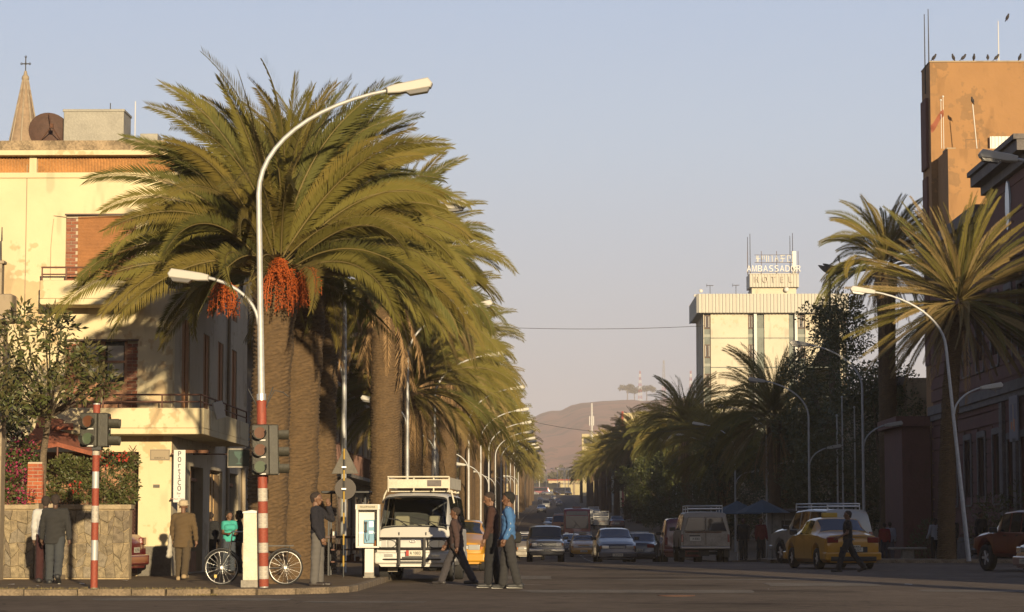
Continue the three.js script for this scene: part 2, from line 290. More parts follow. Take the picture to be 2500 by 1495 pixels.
// the bare hill beyond the end of the avenue
{
  const pos = [], idx = [], uv = [], nx = 150, nz = 40;
  const ridge = [[-900, 90], [-420, 116], [-160, 122], [-70, 128], [-28, 132], [-10, 143], [0, 146], [8, 142], [18, 150], [35, 153], [60, 155], [100, 157], [150, 159], [300, 160], [520, 150], [900, 130]];
  for (let j = 0; j <= nz; j++) for (let i = 0; i <= nx; i++) {
    const D = lerp(1900, 3400, j / nz), x = lerp(-900, 900, i / nx), t = (D - 1900) / 1100;
    const top = table(ridge, x) + 6 * (fbm(x / 900 + 1, .3, 40, 3) - .5);
    let y = gy(D) * (1 - smooth(0, .5, t)) + top * smooth(0, 1, t) + (t > 1 ? -(t - 1) * 60 : 0) + 16 * (fbm(x / 700 + 2, D / 900, 14, 4, NZ2) - .5) * smooth(0, .3, t) * (1 - smooth(.7, .96, t));
    pos.push(x, y, -D); uv.push(x, D);
  }
  for (let j = 0; j < nz; j++) for (let i = 0; i < nx; i++) { const a = j * (nx + 1) + i, c = a + nx + 1; idx.push(a, a + 1, c, a + 1, c + 1, c); }
  struct('hill', raw(pos, idx, uv), M.hill, 'bare reddish hill with a flat crest beyond the avenue');
}

// ------------------------------------------------------------------ windows and buildings
function brickPatch(parent, x0, x1, y0, y1, z, mats, seed, dz = .03) { // facing +z
  const r = rng(seed), bh = .066, bw = .215, j = .012; let row = 0;
  part('mortar', bx(x0, x1, y0, y1, z - .02, z + .004), M.mortar, parent);
  for (let y = y0 + j / 2; y + bh <= y1 + .001; y += bh + j, row++) {
    let x = x0 - (row % 2 ? bw / 2 : 0);
    for (; x < x1 - .01; x += bw + j) { const a = Math.max(x, x0), b = Math.min(x + bw, x1); if (b - a < .04) continue; part('brick', bx(a, b, y, y + bh, z + .005, z + dz - .008 + r() * .01), mats[r() * mats.length | 0], parent); }
  }
}
function ribbed(x0, x1, y0, y1, z, pitch, depth) { // vertical ribs facing +z
  const pos = [], idx = [], uv = []; const n = Math.round((x1 - x0) / pitch) * 4; const prof = [0, 1, 1, 0];
  for (let i = 0; i <= n; i++) { const x = lerp(x0, x1, i / n), d = prof[i % 4] * depth; pos.push(x, y0, z + d, x, y1, z + d); uv.push(x, y0, x, y1); }
  for (let i = 0; i < n; i++) { const a = i * 2; idx.push(a, a + 2, a + 1, a + 1, a + 2, a + 3); }
  return toCreasedNormals(raw(pos, idx, uv), .3);
}
// a window facing +x or +z set in a wall: reveal, frame, panes. o: object; a0..a1 along wall
function windowZ(parent, x0, x1, y0, y1, z, o = {}) {
  const w = part('window', bx(x0, x1, y0, y1, z - .16, z - .12), o.glass || M.windowGlass, parent);
  const f = .05; part('frame', [bx(x0, x0 + f, y0, y1, z - .119, z - .06), bx(x1 - f, x1, y0, y1, z - .119, z - .06), bx(x0 + f, x1 - f, y1 - f, y1, z - .119, z - .06), bx(x0 + f, x1 - f, y0, y0 + f, z - .119, z - .06), bx((x0 + x1) / 2 - .025, (x0 + x1) / 2 + .025, y0 + f, y1 - f, z - .119, z - .065)], o.frame || M.frame, w);
  if (o.sill !== 0) part('sill', bx(x0 - .06, x1 + .06, y0 - .07, y0 - .004, z - .1, z + .08), o.sillMat || M.concrete, w);
  return w;
}
function windowX(parent, D0, D1, y0, y1, x, s, o = {}) { // wall at x facing s (+1 or -1) along X, D0<D1
  const q = (a, b) => s > 0 ? [x + a, x + b] : [x - b, x - a], f = .06, [g0, g1] = q(-.16, -.12), [f0, f1] = q(-.119, -.05), [s0, s1] = q(-.1, .09);
  const w = part('window', bx(g0, g1, y0, y1, -D1, -D0), o.glass || M.windowGlass, parent);
  part('frame', [bx(f0, f1, y0, y1, -D0 - f, -D0), bx(f0, f1, y0, y1, -D1, -D1 + f), bx(f0, f1, y1 - f, y1, -D1 + f, -D0 - f), bx(f0, f1, y0, y0 + f, -D1 + f, -D0 - f), bx(f0, f1 - .004, y0 + f, y1 - f, -(D0 + D1) / 2 - .03, -(D0 + D1) / 2 + .03)], o.frame || M.frame, w);
  if (o.sill !== 0) part('sill', bx(s0, s1, y0 - .08, y0 - .004, -D1 - .08, -D0 + .08), o.sillMat || M.concrete, w);
  return w;
}
// wall sheet with real thickness and openings. Plane coordinate (a, y); facing +z at z=0, from a0..a1
function wallHoles(a0, a1, y0, y1, holes, t = .25) {
  const s = new THREE.Shape([[a0, y0], [a1, y0], [a1, y1], [a0, y1]].map((p) => new THREE.Vector2(...p)));
  for (const [h0, h1, k0, k1] of holes) s.holes.push(new THREE.Path([[h0, k0], [h0, k1], [h1, k1], [h1, k0]].map((p) => new THREE.Vector2(...p))));
  const g = new THREE.ExtrudeGeometry(s, { depth: t, bevelEnabled: false }); g.translate(0, 0, -t); g.computeVertexNormals(); return uvm(g);
}
const wallZ = (x0, x1, y0, y1, z, holes, t) => { const g = wallHoles(x0, x1, y0, y1, holes, t); g.translate(0, 0, z); return uvm(g); };
function wallX(D0, D1, y0, y1, x, s, holes, t) { // facing s along X. local a maps to z
  const g = s > 0 ? wallHoles(D0, D1, y0, y1, holes, t) : wallHoles(-D1, -D0, y0, y1, holes.map(([a, b, c, d]) => [-b, -a, c, d]), t);
  g.rotateY(s > 0 ? Math.PI / 2 : -Math.PI / 2); // +z -> +x : a -> -z
  g.translate(x, 0, 0); return uvm(g);
}

// corner building
const BF = 56.6, BX = -8.75; // facade depth, corner x
{
  const T = thing('corner_building', 'cream three storey corner building with flaking plaster and brown roller shutter', 'building');
  const zf = -BF, roof = 9.95, X0 = -19;
  const px = (p, D = BF) => xAt(p, D), py = (p, D = BF) => EYE + (VPY - p) * D / FPX;
  // levels from the photograph
  const y1b = 3.32, y2b = 6.28; // balcony undersides
  const u0 = px(176), u1 = px(296), j0 = px(148), j1 = px(321), uy0 = py(700), uy1 = py(521);
  const l0 = px(182), l1 = px(303), k0 = px(152), k1 = px(330), ly0 = 3.9, ly1 = py(832);
  part('wall', [wallZ(X0, BX, KH, roof - .62, zf, [[j0, j1, uy0, uy1], [k0, k1, ly0, ly1], [X0 + .5, px(336), KH + .05, 2.95]], .3)], M.cream, T);
  part('plinth', bx(px(337), BX + .02, KH, .78, zf + .002, zf + .035), M.plinth, T);
  // street side with tall shutters
  const sw = [[58.0, 59.3, 3.95, 6.2], [61.6, 62.7, 3.95, 6.1], [64.3, 65.4, 3.95, 6.1], [67.1, 68.2, 3.95, 6.1], [58.0, 59.3, 6.9, 9.0], [61.6, 62.7, 6.9, 9.0], [64.3, 65.4, 6.9, 9], [67.1, 68.2, 6.9, 9]];
  const sd = [[57.6, 58.7, KH + .02, 2.75], [59.6, 61.8, KH + .02, 2.7], [63, 65.4, KH + .02, 2.7], [66.4, 68.8, KH + .02, 2.7]];
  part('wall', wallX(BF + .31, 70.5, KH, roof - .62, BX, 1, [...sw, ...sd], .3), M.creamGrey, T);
  part('wall', bx(X0, BX - .4, KH, roof - .7, -70.5, -70.2), M.cream, T); part('wall', bx(X0, X0 + .3, KH, roof - .7, -70.1, zf - .31), M.cream, T);
  for (const [a, b, c, d] of sw) { const w = windowX(T, a, b, c, d, BX, 1, { frame: M.frame, sill: 0 }); const m = (a + b) / 2; part('shutter_leaf', bx(BX - .11, BX - .03, c, d, -m + .07, -a), M.shutter, T); part('shutter_leaf', bx(BX - .11, BX - .03, c, d, -b, -m - .12), M.shutter, T); }
  for (const [a, b, c, d] of sd) { const dr = part('shop_door', bx(BX - .26, BX - .22, c, d, -b, -a), M.windowGlass, T); part('frame', [bx(BX - .219, BX - .15, c, d, -(a + b) / 2 - .05, -(a + b) / 2 + .05), bx(BX - .219, BX - .15, d - .34, d - .26, -b, -a - .001), bx(BX - .219, BX - .151, c, c + .5, -b, -a - .001)], M.panelBrown, dr); }
  part('shop_shutter', [bx(BX - .14, BX - .08, KH, 2.6, -65.35, -64.4), bx(BX - .14, BX - .09, KH, 2.6, -64.3, -63.9)], speck([.42, .27, .12], .5, 1, .8, 95), T);
  // parapet with ribbed orange band between white plaster strips
  part('parapet', [bx(X0, BX + .06, roof - .62, roof - .5, -70.5, zf + .05), bx(X0, BX + .28, roof - .12, roof - .01, -70.5, zf + .28)], M.cream, T);
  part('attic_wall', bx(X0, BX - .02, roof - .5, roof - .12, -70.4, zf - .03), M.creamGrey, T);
  part('ribbed_band', [ribbed(X0, px(55), roof - .49, roof - .13, zf - .026, .07, .03), ribbed(px(75), BX - .02, roof - .49, roof - .13, zf - .026, .07, .03)], M.orangeRib, T);
  part('band_post', bx(px(56), px(74), roof - .5, roof - .12, zf - .029, zf + .04), M.cream, T);
  part('roof_upstand', bx(X0, BX - .25, roof, roof + .27, zf - .4, zf - .05), speck([.34, .25, .15], .9, 1.5, .95, 97), T);
  part('roof', bx(X0, BX, roof - .005, roof + .03, -70.4, zf - .41), M.concrete, T);
  // upper window: roller shutter between brick jambs
  brickPatch(T, j0, u0, uy0, uy1, zf - .1, M.bricks, 5); brickPatch(T, u1, j1, uy0, uy1, zf - .1, M.bricks, 6);
  { const n = 44, pos = [], idx = [], uv = []; for (let i = 0; i <= n * 2; i++) { const y = lerp(uy0 + .25, uy1, i / n / 2), d = i % 2 ? .012 : 0; pos.push(u0, y, zf - .1 + d, u1, y, zf - .1 + d); uv.push(0, y, 1, y); } for (let i = 0; i < n * 2; i++) { const a = i * 2; idx.push(a, a + 1, a + 2, a + 1, a + 3, a + 2); } part('roller_shutter', toCreasedNormals(raw(pos, idx, uv), .2), M.shutter, T); }
  { const w2 = part('window', bx(u0, u1, uy0, uy0 + .26, zf - .25, zf - .2), M.windowGlass, T); part('frame', [bx(u0, u1, uy0, uy0 + .05, zf - .199, zf - .13), bx((u0 + u1) / 2 - .03, (u0 + u1) / 2 + .03, uy0 + .051, uy0 + .26, zf - .199, zf - .13)], M.frame, w2); }
  part('lintel', bx(j0 - .02, j1 + .02, uy1, uy1 + .035, zf - .1, zf + .03), M.frame, T);
  // middle window: timber panel, panes above
  brickPatch(T, k0, l0, ly0, ly1, zf - .1, M.bricks, 7); brickPatch(T, l1, k1, ly0, ly1, zf - .1, M.bricks, 8);
  part('timber_panel', bx(l0, l1, ly0, ly1 - .95, zf - .16, zf - .1), M.panelBrown, T);
  part('lintel', bx(k0 - .02, k1 + .02, ly1, ly1 + .04, zf - .1, zf + .03), M.frame, T);
  { const c = (l0 + l1) / 2, wdw = part('window', bx(l0, l1, ly1 - .95, ly1, zf - .2, zf - .165), M.windowGlass, T); part('curtain', [bx(l0 + .1, c - .1, ly1 - .8, ly1 - .1, zf - .163, zf - .15), bx(c + .1, l1 - .1, ly1 - .8, ly1 - .1, zf - .163, zf - .15)], rgb(.5, .46, .38, .95), wdw); part('frame', [bx(l0, l0 + .07, ly1 - .95, ly1, zf - .148, zf - .1), bx(l1 - .07, l1, ly1 - .95, ly1, zf - .148, zf - .1), bx(c - .05, c + .05, ly1 - .95, ly1, zf - .148, zf - .1), bx(l0 + .07, c - .05, ly1 - .5, ly1 - .45, zf - .148, zf - .105), bx(c + .05, l1 - .07, ly1 - .5, ly1 - .45, zf - .148, zf - .105)], M.panelBrown, wdw); }
  // ground floor back wall of the terrace
  part('terrace_wall', bx(X0, px(336), KH, 3.2, zf - 2, zf - 1.8), M.panelBrown, T);
  // balconies
  const bal = (name, x0, x1, yb, h, d) => part(name, [rb(x0, x1, yb, yb + .14, zf + .002, zf + d, .02), rb(x0, x1, yb + .141, yb + h, zf + d - .12, zf + d, .02), rb(x0, x0 + .12, yb + .141, yb + h, zf + .002, zf + d - .121, .02)], M.cream, T);
  bal('balcony', px(86, 55.7), px(330, 55.7), y2b, .56, .9);
  const B1x = px(494, 55.7);
  part('balcony', [rb(px(150, 55.7), B1x, y1b, y1b + .14, zf + .002, zf + .9, .02), rb(px(150, 55.7), B1x, y1b + .141, y1b + .6, zf + .78, zf + .9, .02), bx(BX + .002, B1x, y1b, y1b + .14, -64, zf + .001), rb(B1x - .12, B1x, y1b + .141, y1b + .6, -64, zf + .779, .02)], M.cream, T);
  const rail = (x0, x1, y, z, posts) => [tube([[x0, y + .3, z], [x1, y + .3, z]], .022, 5), tube([[x0, y + .14, z], [x1, y + .14, z]], .018, 5), ...posts.map((x) => bx(x - .015, x + .015, y, y + .31, z - .015, z + .015))];
  part('railing', rail(px(88, 55.7), px(330, 55.7), y2b + .56, zf + .84, [px(90, 55.7), px(150, 55.7), px(196, 55.7), px(260, 55.7)]), M.rail, T);
  part('railing', [...rail(px(150, 55.7), B1x - .06, y1b + .6, zf + .84, [160, 200, 245, 290, 390, 485].map((p) => px(p, 55.7))), tube([[B1x - .06, y1b + .9, zf + .84], [B1x - .06, y1b + .9, -64]], .022, 5), tube([[B1x - .06, y1b + .74, zf + .84], [B1x - .06, y1b + .74, -64]], .018, 5), ...[58, 60, 62, 64].map((d) => bx(B1x - .075, B1x - .045, y1b + .6, y1b + .92, -d - .015, -d + .015))], M.rail, T);
  part('downpipe', [cyl(BX + .07, KH, 9.4, -66, .05, .05, 8), cyl(BX + .07, KH, 3.1, -69.4, .06, .06, 8)], M.facadeTan, T);
  part('floodlight', (() => { const g = rb(-.12, .12, -.2, .2, -.04, .04, .01); g.rotateZ(.25); g.rotateY(.5); g.translate(B1x + .14, y1b + .62, -57.2); return g; })(), M.white, T);
  part('awning_bar', bx(BX + .01, B1x, 2.92, 2.99, zf - .2, zf + .04), M.rust, T);
  part('wall_vent', bx(px(372), px(388), py(1192), py(1184), zf + .002, zf + .012), M.plinth, T);
  // cable, conduit and a slack aerial wire on the front
  for (const g of [tube([[px(112), py(680), zf + .02], [px(112), py(600), zf + .02], [px(115), py(560), zf + .03], [px(118), py(530), zf + .02]], .008, 5), tube([[px(118), py(522), zf + .03], [px(150), py(526), zf + .05], [px(300), py(522), zf + .03]], .006, 4), tube([[px(50), py(395), zf + .015], [px(50), py(760), zf + .015]], .011, 5)]) part('cable', g, M.facadeTan, T);
  // security grille beside the wall
  const gl = []; for (let i = -4; i < 26; i++) { const y = .6 + i * .09; for (const s of [1, -1]) gl.push(tube([[px(318), y + (s > 0 ? 0 : .24), zf + .3], [px(335), y + (s > 0 ? .24 : 0), zf + .3]], .008, 4, false)); }
  part('grille', [...gl, bx(px(317), px(318.5), .12, 2.6, zf + .28, zf + .32)], M.rail, T);
}
// name board and plaques on the corner building
{
  const D = 56.2, z = -BF + .33, c = at(437, 1163, BF - .35);
  const T = thing('vertical_sign', 'tall narrow white board with black letters reading downward beside doorway', 'sign', [c.x, c.y, z], .08);
  part('board', rb(-.135, .135, -.60, .60, -.02, 0, .012), M.white, T);
  const pan = canvasMat(256, 1140, (g, w, h) => {
    g.fillStyle = '#d9d6cf'; g.fillRect(0, 0, w, h); g.fillStyle = '#15120f'; g.textAlign = 'center';
    'POrtiCO'.split('').forEach((ch, i) => { g.font = 'bold 150px monospace'; g.fillText(ch, w / 2, 125 + i * 128); });
    g.font = 'bold 58px monospace'; g.fillText('Bar', w / 2, 975); g.font = 'bold 40px monospace'; g.fillText('&', w / 2, 1030); g.font = 'bold 46px monospace'; g.fillText('Fast Food', w / 2, 1095);
  });
  const f = flat(.25, 1.17); f.translate(0, 0, .004); part('lettering', f, pan, T);
  part('bracket', [bx(-.2, -.13, .5, .53, -.2, -.01), bx(-.2, -.13, -.53, -.5, -.2, -.01)], M.rail, T);
  const p = at(390, 1111, BF - .02), S = thing('street_plaque', 'worn pale stone street name plaque on cream corner wall', 'plaque', [p.x, p.y, -BF + .015]);
  part('slab', rb(-.23, .23, -.125, .125, -.012, .012, .006), M.concrete, S);
  const pl = canvasMat(256, 144, (g, w, h) => { g.fillStyle = '#a08f72'; g.fillRect(0, 0, w, h); g.strokeStyle = '#5b4c38'; g.lineWidth = 4; g.strokeRect(6, 6, w - 12, h - 12); g.fillStyle = '#4d4030'; g.textAlign = 'center'; g.font = 'bold 34px serif'; g.fillText('ጐደና ሰረ', w / 2, 44); g.font = 'bold 32px serif'; g.fillText('شارع سر', w / 2, 86); g.font = 'bold 34px sans-serif'; g.fillText('SEREAT S.', w / 2, 128); });
  const q = flat(.44, .23); q.translate(0, 0, .016); part('lettering', q, pl, S);
  // hanging glass sign of the bar
  const b = at(584, 1119, 60), C = thing('bar_sign', 'dark green projecting box sign with a stemmed glass outline', 'sign', [b.x, b.y, -60]);
  part('box', rb(-.26, .26, -.22, .22, -.06, .06, .01), rgb(.012, .03, .025, .3), C);
  part('frame', [bx(-.28, .28, .2, .235, -.07, .07), bx(-.28, .28, -.235, -.2, -.07, .07), bx(-.28, -.262, -.2, .2, -.07, .07), bx(.262, .28, -.2, .2, -.07, .07)], M.concrete, C);
  part('glass_emblem', (() => { const g = prism([[-.13, .16], [.13, .16], [.1, .06], [.015, -.03], [.012, -.11], [.1, -.15], [-.1, -.15], [-.012, -.11], [-.015, -.03], [-.1, .06]], .006); g.translate(0, 0, .061); return g; })(), rgb(.035, .09, .07, .6), C);
  part('bracket', bx(-1.2, -.262, .08, .11, -.02, .02), M.rail, C);
}
// rooftop things
{
  const y = 9.98;
  const c = at(238, 274, 58.2), T = thing('water_tank', 'boxy pale metal water tank raised on a stand on cream roof', 'tank', [c.x, y, -58.2]);
  part('tank', rb(-.72, .72, .38, 1.14, -.5, .5, .02), M.tank, T); part('band', [rb(-.74, .74, 1.1, 1.16, -.52, .52, .01), rb(-.735, .735, .36, .40, -.515, .515, .01)], M.tank, T);
  part('stand', [bx(-.7, -.66, .03, .37, .4, .44), bx(.66, .7, .03, .37, .4, .44), bx(-.7, -.66, .03, .37, -.44, -.4), bx(.66, .7, .03, .37, -.44, -.4), bx(-.65, .65, .29, .33, .4, .44)], M.rail, T);
  part('rod', cyl(.34, 1.16, 1.36, .2, .012, .012, 6), M.black, T);
  const c2 = at(349, 308, 58.3), T2 = thing('roof_box', 'small pale rendered box beside the metal roof tank', 'roof box', [c2.x, y, -58.3]);
  part('box', [rb(-.02, .4, .03, .62, -.3, .3, .01), rb(-.36, -.03, .03, .5, -.3, .28, .01)], M.tank, T2); part('pipe', cyl(-.16, .3, 1.42, .2, .012, .012, 6), M.white, T2);
  const d = at(118, 287, 58), T3 = thing('satellite_dish', 'rusty brown open satellite dish on cream rooftop', 'satellite dish', [d.x, y, -58]);
  const pr = []; for (let i = 0; i <= 10; i++) { const r = .5 * i / 10; pr.push(new THREE.Vector2(r, r * r * .55)); }
  const dg = new THREE.LatheGeometry(pr, 28); dg.rotateX(Math.PI / 2 - .25); dg.rotateY(.35); dg.translate(0, .62, -.05);
  part('reflector', dg, M.dish, T3);
  const fp = V(.16, .74, .42); part('feed_arm', [[-.3, .28], [.35, .38], [0, 1.1]].map(([x, yy]) => tube([[x, yy, .02], fp], .012, 5)), M.rust, T3); part('feed', cyl(fp.x, fp.y - .05, fp.y + .05, fp.z, .05, .05, 10), M.rust, T3);
  part('mount', [cyl(0, .03, .6, -.2, .04, .04, 8), bx(-.25, .25, .03, .06, -.4, 0)], M.rust, T3);
}
// church spire behind
{
  const D = 150, c = at(59, 325, D), T = thing('church_spire', 'slender tan church spire with a metal cross rising behind the roof', 'spire', [c.x, gy(D), -D]);
  const y0 = c.y - gy(D), top = at(60, 195, D).y - gy(D);
  const stone = speck([.36, .25, .15], .5, 1.5, .9, 99);
  const g = new THREE.CylinderGeometry(.16, 1.02, top - y0 + 1, 8, 6); g.translate(0, (top + y0 - 1) / 2, 0); part('spire', g, stone, T);
  part('rib', [0, 1, 2, 3, 4, 5, 6, 7].map((k) => { const a = k / 8 * Math.PI * 2 + Math.PI / 8 * 0; return tube([[Math.sin(a) * 1.02, y0 - 1, Math.cos(a) * 1.02], [Math.sin(a) * .16, top, Math.cos(a) * .16]], .055, 5); }), M.facadeTan, T);
  part('finial', [new THREE.SphereGeometry(.24, 10, 8).translate(0, top + .1, 0), cyl(0, top + .25, top + .55, 0, .14, .08, 8)], M.facadeTan, T);
  part('cross', [bx(-.03, .03, top + .5, top + 1.45, -.03, .03), bx(-.26, .26, top + .98, top + 1.04, -.03, .03), ...[[-.26, 1.01], [.26, 1.01], [0, 1.45], [0, 1.01]].map(([x, yy]) => new THREE.TorusGeometry(.06, .02, 5, 8).translate(x, top + yy, 0))], M.black, T);
  part('tower', [bx(-1.6, 1.6, 0, y0 - 1, -1.6, 1.6), bx(-1.8, 1.8, y0 - 1.3, y0 - 1, -1.8, 1.8)], stone, T);
}
// garden wall with stone facing, gate posts
{
  const D = 53, z = -D, T = thing('garden_wall', 'low garden wall faced with irregular flat stones under a pale coping', 'wall');
  const a0 = xAt(152, D), a1 = xAt(316, D), b1 = xAt(84, D), top = 1.7, r = rng(8);
  const seg = (x0, x1) => {
    part('wall', bx(x0, x1, KH, top - .1, z - .3, z), speck([.50, .38, .22], .4, 1, .95, 101), T);
    part('coping', rb(x0 - .05, x1 + .04, top - .1, top, z - .36, z + .07, .015), speck([.40, .31, .19], .5, 1, .9, 103), T);
    // crazy paving: a jittered lattice of upright stones
    const nx = Math.max(2, Math.round((x1 - x0) / .17)), ny = 6, pt = [];
    for (let j = 0; j <= ny; j++) { pt[j] = []; for (let i = 0; i <= nx; i++) pt[j][i] = [lerp(x0, x1, i / nx) + (i % nx ? (r() - .5) * .1 : 0), lerp(KH + .02, top - .12, j / ny) + (j % ny ? (r() - .5) * .17 + (i % 2 ? .08 : -.04) : 0)]; }
    for (let j = 0; j < ny; j++) for (let i = 0; i < nx; i++) {
      const q = [pt[j][i], pt[j][i + 1], pt[j + 1][i + 1], pt[j + 1][i]], cx = q.reduce((s, p) => s + p[0], 0) / 4, cy = q.reduce((s, p) => s + p[1], 0) / 4;
      const k = q.map(([x, y]) => { const dx = cx - x, dy = cy - y, l = Math.hypot(dx, dy); return [x + dx / l * .018, y + dy / l * .018]; });
      const g = prism(k, .016 + r() * .03, .009); g.translate(0, 0, z + .001); part('stone', uvm(g), M.stones[r() * 5 | 0], T);
    }
  };
  seg(a0, a1); seg(-15, b1);
  const G = thing('gate_post', 'cream and red brick gate post between the stone garden walls', 'gate post');
  part('post', [bx(xAt(86, D), xAt(94, D), KH, top + .02, z - .4, z + .06), bx(xAt(105, D), xAt(137, D), KH, top + .02, z - .5, z - .02)], M.facadeTan, G);
  brickPatch(G, xAt(66, 53.2), xAt(101, 53.2), top + .03, 2.62, -53.15, M.bricksRed, 55, .03);
  part('core', bx(xAt(66, 53.2) + .005, xAt(101, 53.2) - .005, top + .03, 2.62, -53.5, -53.18), M.mortar, G);
  for (let i = 0, y = top + .04; y < 2.6; y += .078, i++) part('brick', bx(xAt(101, 53.2) - .02, xAt(101, 53.2) + .012, y, y + .066, -53.45, -53.19), M.bricksRed[i % 3], G);
  const S = thing('gate_step', 'two low tan steps in front of the garden gate', 'step');
  part('step', [rb(xAt(92, 52.5), xAt(150, 52.5), KH, .2, -53.6, -52.4, .01)], M.facadeTan, S); part('step', rb(xAt(100, 53), xAt(145, 53), .2, .31, -53.6, -52.9, .01), M.facadeTan, S);
  part('door', bx(xAt(105, 53.6), xAt(152, 53.6), .31, 1.62, -53.7, -53.62), M.panelBrown, G);
  // small post at the picture's edge: the neighbour's gate pier
  const c = at(5, 640, 52), P = thing('stone_pier', 'tall weathered stone pier with a cap and dark finial rod', 'pier', [c.x, KH, -52]);
  const h = c.y - KH; part('pier', [bx(-.4, .1, 0, at(0, 790, 52).y - KH, -.2, .2), rb(-.45, .28, at(0, 790, 52).y - KH, at(0, 720, 52).y - KH, -.25, .25, .05), bx(-.3, .02, at(0, 720, 52).y - KH, h - .05, -.12, .12), rb(-.33, .07, h - .05, h + .02, -.15, .15, .02)], M.facadeTan, P); part('finial', [cyl(-.04, h + .02, h + .45, 0, .03, .02, 6), cyl(-.02, h + .45, h + .75, 0, .018, .01, 6)], M.black, P);
}

// ------------------------------------------------------------------ plain street blocks behind the palms
function block(name, label, side, X, D0, D1, H, depth, mat, opt = {}) { // side: +1 faces +x (near pavement side), -1 faces -x
  const y0 = Math.min(gy(D0), gy(D1)) - .3, T = thing(name, label, 'building', [0, 0, 0], 0, opt.group);
  const base = Math.max(gy(D0), gy(D1)) + KH, st = opt.storey || 3.3, n = Math.max(1, Math.floor((H - .6) / st)), L = D1 - D0, bays = opt.bays || Math.max(2, Math.round(L / 3.4)), holes = [];
  for (let f = 0; f < n; f++) for (let k = 0; k < bays; k++) { const c = D0 + L * (k + .5) / bays, w = f ? 1.2 : 1.7; holes.push([c - w / 2, c + w / 2, base + f * st + (f ? .9 : .05), base + f * st + 2.7]); }
  const top = base + H, xi = X - side * depth;
  part('wall', wallX(D0, D1, y0, top, X, side, holes, .3), mat, T);
  const [xa, xb] = side > 0 ? [xi, X - .31] : [X + .31, xi];
  part('wall', bx(xa, xb, y0, top, -D0 - .3, -D0), mat, T); part('wall', bx(xa, xb, y0, top, -D1, -D1 + .3), mat, T);
  part('wall', side > 0 ? bx(xa, xa + .3, y0, top, -D1 + .301, -D0 - .301) : bx(xb - .3, xb, y0, top, -D1 + .301, -D0 - .301), mat, T);
  part('roof', bx(xa + .05, xb, top - .3, top - .1, -D1 + .31, -D0 - .31), M.concrete, T);
  part('cornice', side > 0 ? bx(X + .002, X + .35, top - .35, top + .05, -D1 - .1, -D0 + .1) : bx(X - .35, X - .002, top - .35, top + .05, -D1 - .1, -D0 + .1), opt.trim || M.stoneTrim, T);
  for (const [a, b, c, d] of holes) windowX(T, a, b, c, d, X, side, { sill: c > base + .5 ? 1 : 0 });
  if (opt.balcony) for (let f = 1; f < n; f++) { const y = base + f * st + .1, x1 = X + side * 1; const q = (a, b) => a < b ? [a, b] : [b, a]; const [p0, p1] = q(X + side * .002, x1); part('balcony', bx(p0, p1, y, y + .14, -D1 + 1, -D0 - 1), M.concrete, T); const rl = []; for (let d = D0 + 1; d <= D1 - 1; d += .5) rl.push(bx(x1 - .02, x1 + .02, y + .141, y + 1, -d - .015, -d + .015)); part('railing', [...rl, bx(x1 - .03, x1 + .03, y + 1.001, y + 1.05, -D1 + 1, -D0 - 1)], M.rail, T); }
  return T;
}
block('street_building', 'grey building with iron balconies next to the cream corner building', 1, -9.3, 72, 98, 10.5, 9, M.facadeGrey, { balcony: 1 });
block('street_building', 'tan terrace with shop openings behind the middle palms', 1, -9.3, 100, 150, 11.5, 9, M.facadeTan, { balcony: 1 });
block('street_building', 'long grey terrace behind the farther palms', 1, -9.3, 152, 260, 10.5, 9, M.facadeGrey);
block('street_building', 'long tan terrace towards the end of the palm row', 1, -9.3, 262, 470, 10, 9, M.facadeTan);
block('street_building', 'yellow block with a red end strip rising above distant palms', -1, 17, 575, 640, 21, 14, M.facadeYellow);
block('street_building', 'low pale block behind the dark palms before the hotel', -1, 18.5, 128, 250, 8.2, 14, M.facadeTan, { bays: 20 });
block('street_building', 'grey terrace behind the dark trees beyond the hotel', -1, 18, 280, 420, 13, 12, M.facadeGrey);
block('street_building', 'pale green block beside the yellow distant building', -1, 16.5, 645, 690, 18.5, 10, M.hotelPanel, { bays: 8 });
block('street_building', 'tan terrace between the grey terrace and yellow block', -1, 18, 425, 570, 11, 12, M.facadeTan, { bays: 24 });
block('street_building', 'low grey terrace near the end of the avenue', -1, 17, 700, 860, 9, 12, M.facadeGrey, { bays: 20 });
{ const T = scene.getObjectByName('street_building_004'); part('end_strip', bx(16.55, 16.99, gy(575), gy(575) + 22.6, -576.5, -574.8), M.redBand, T); }
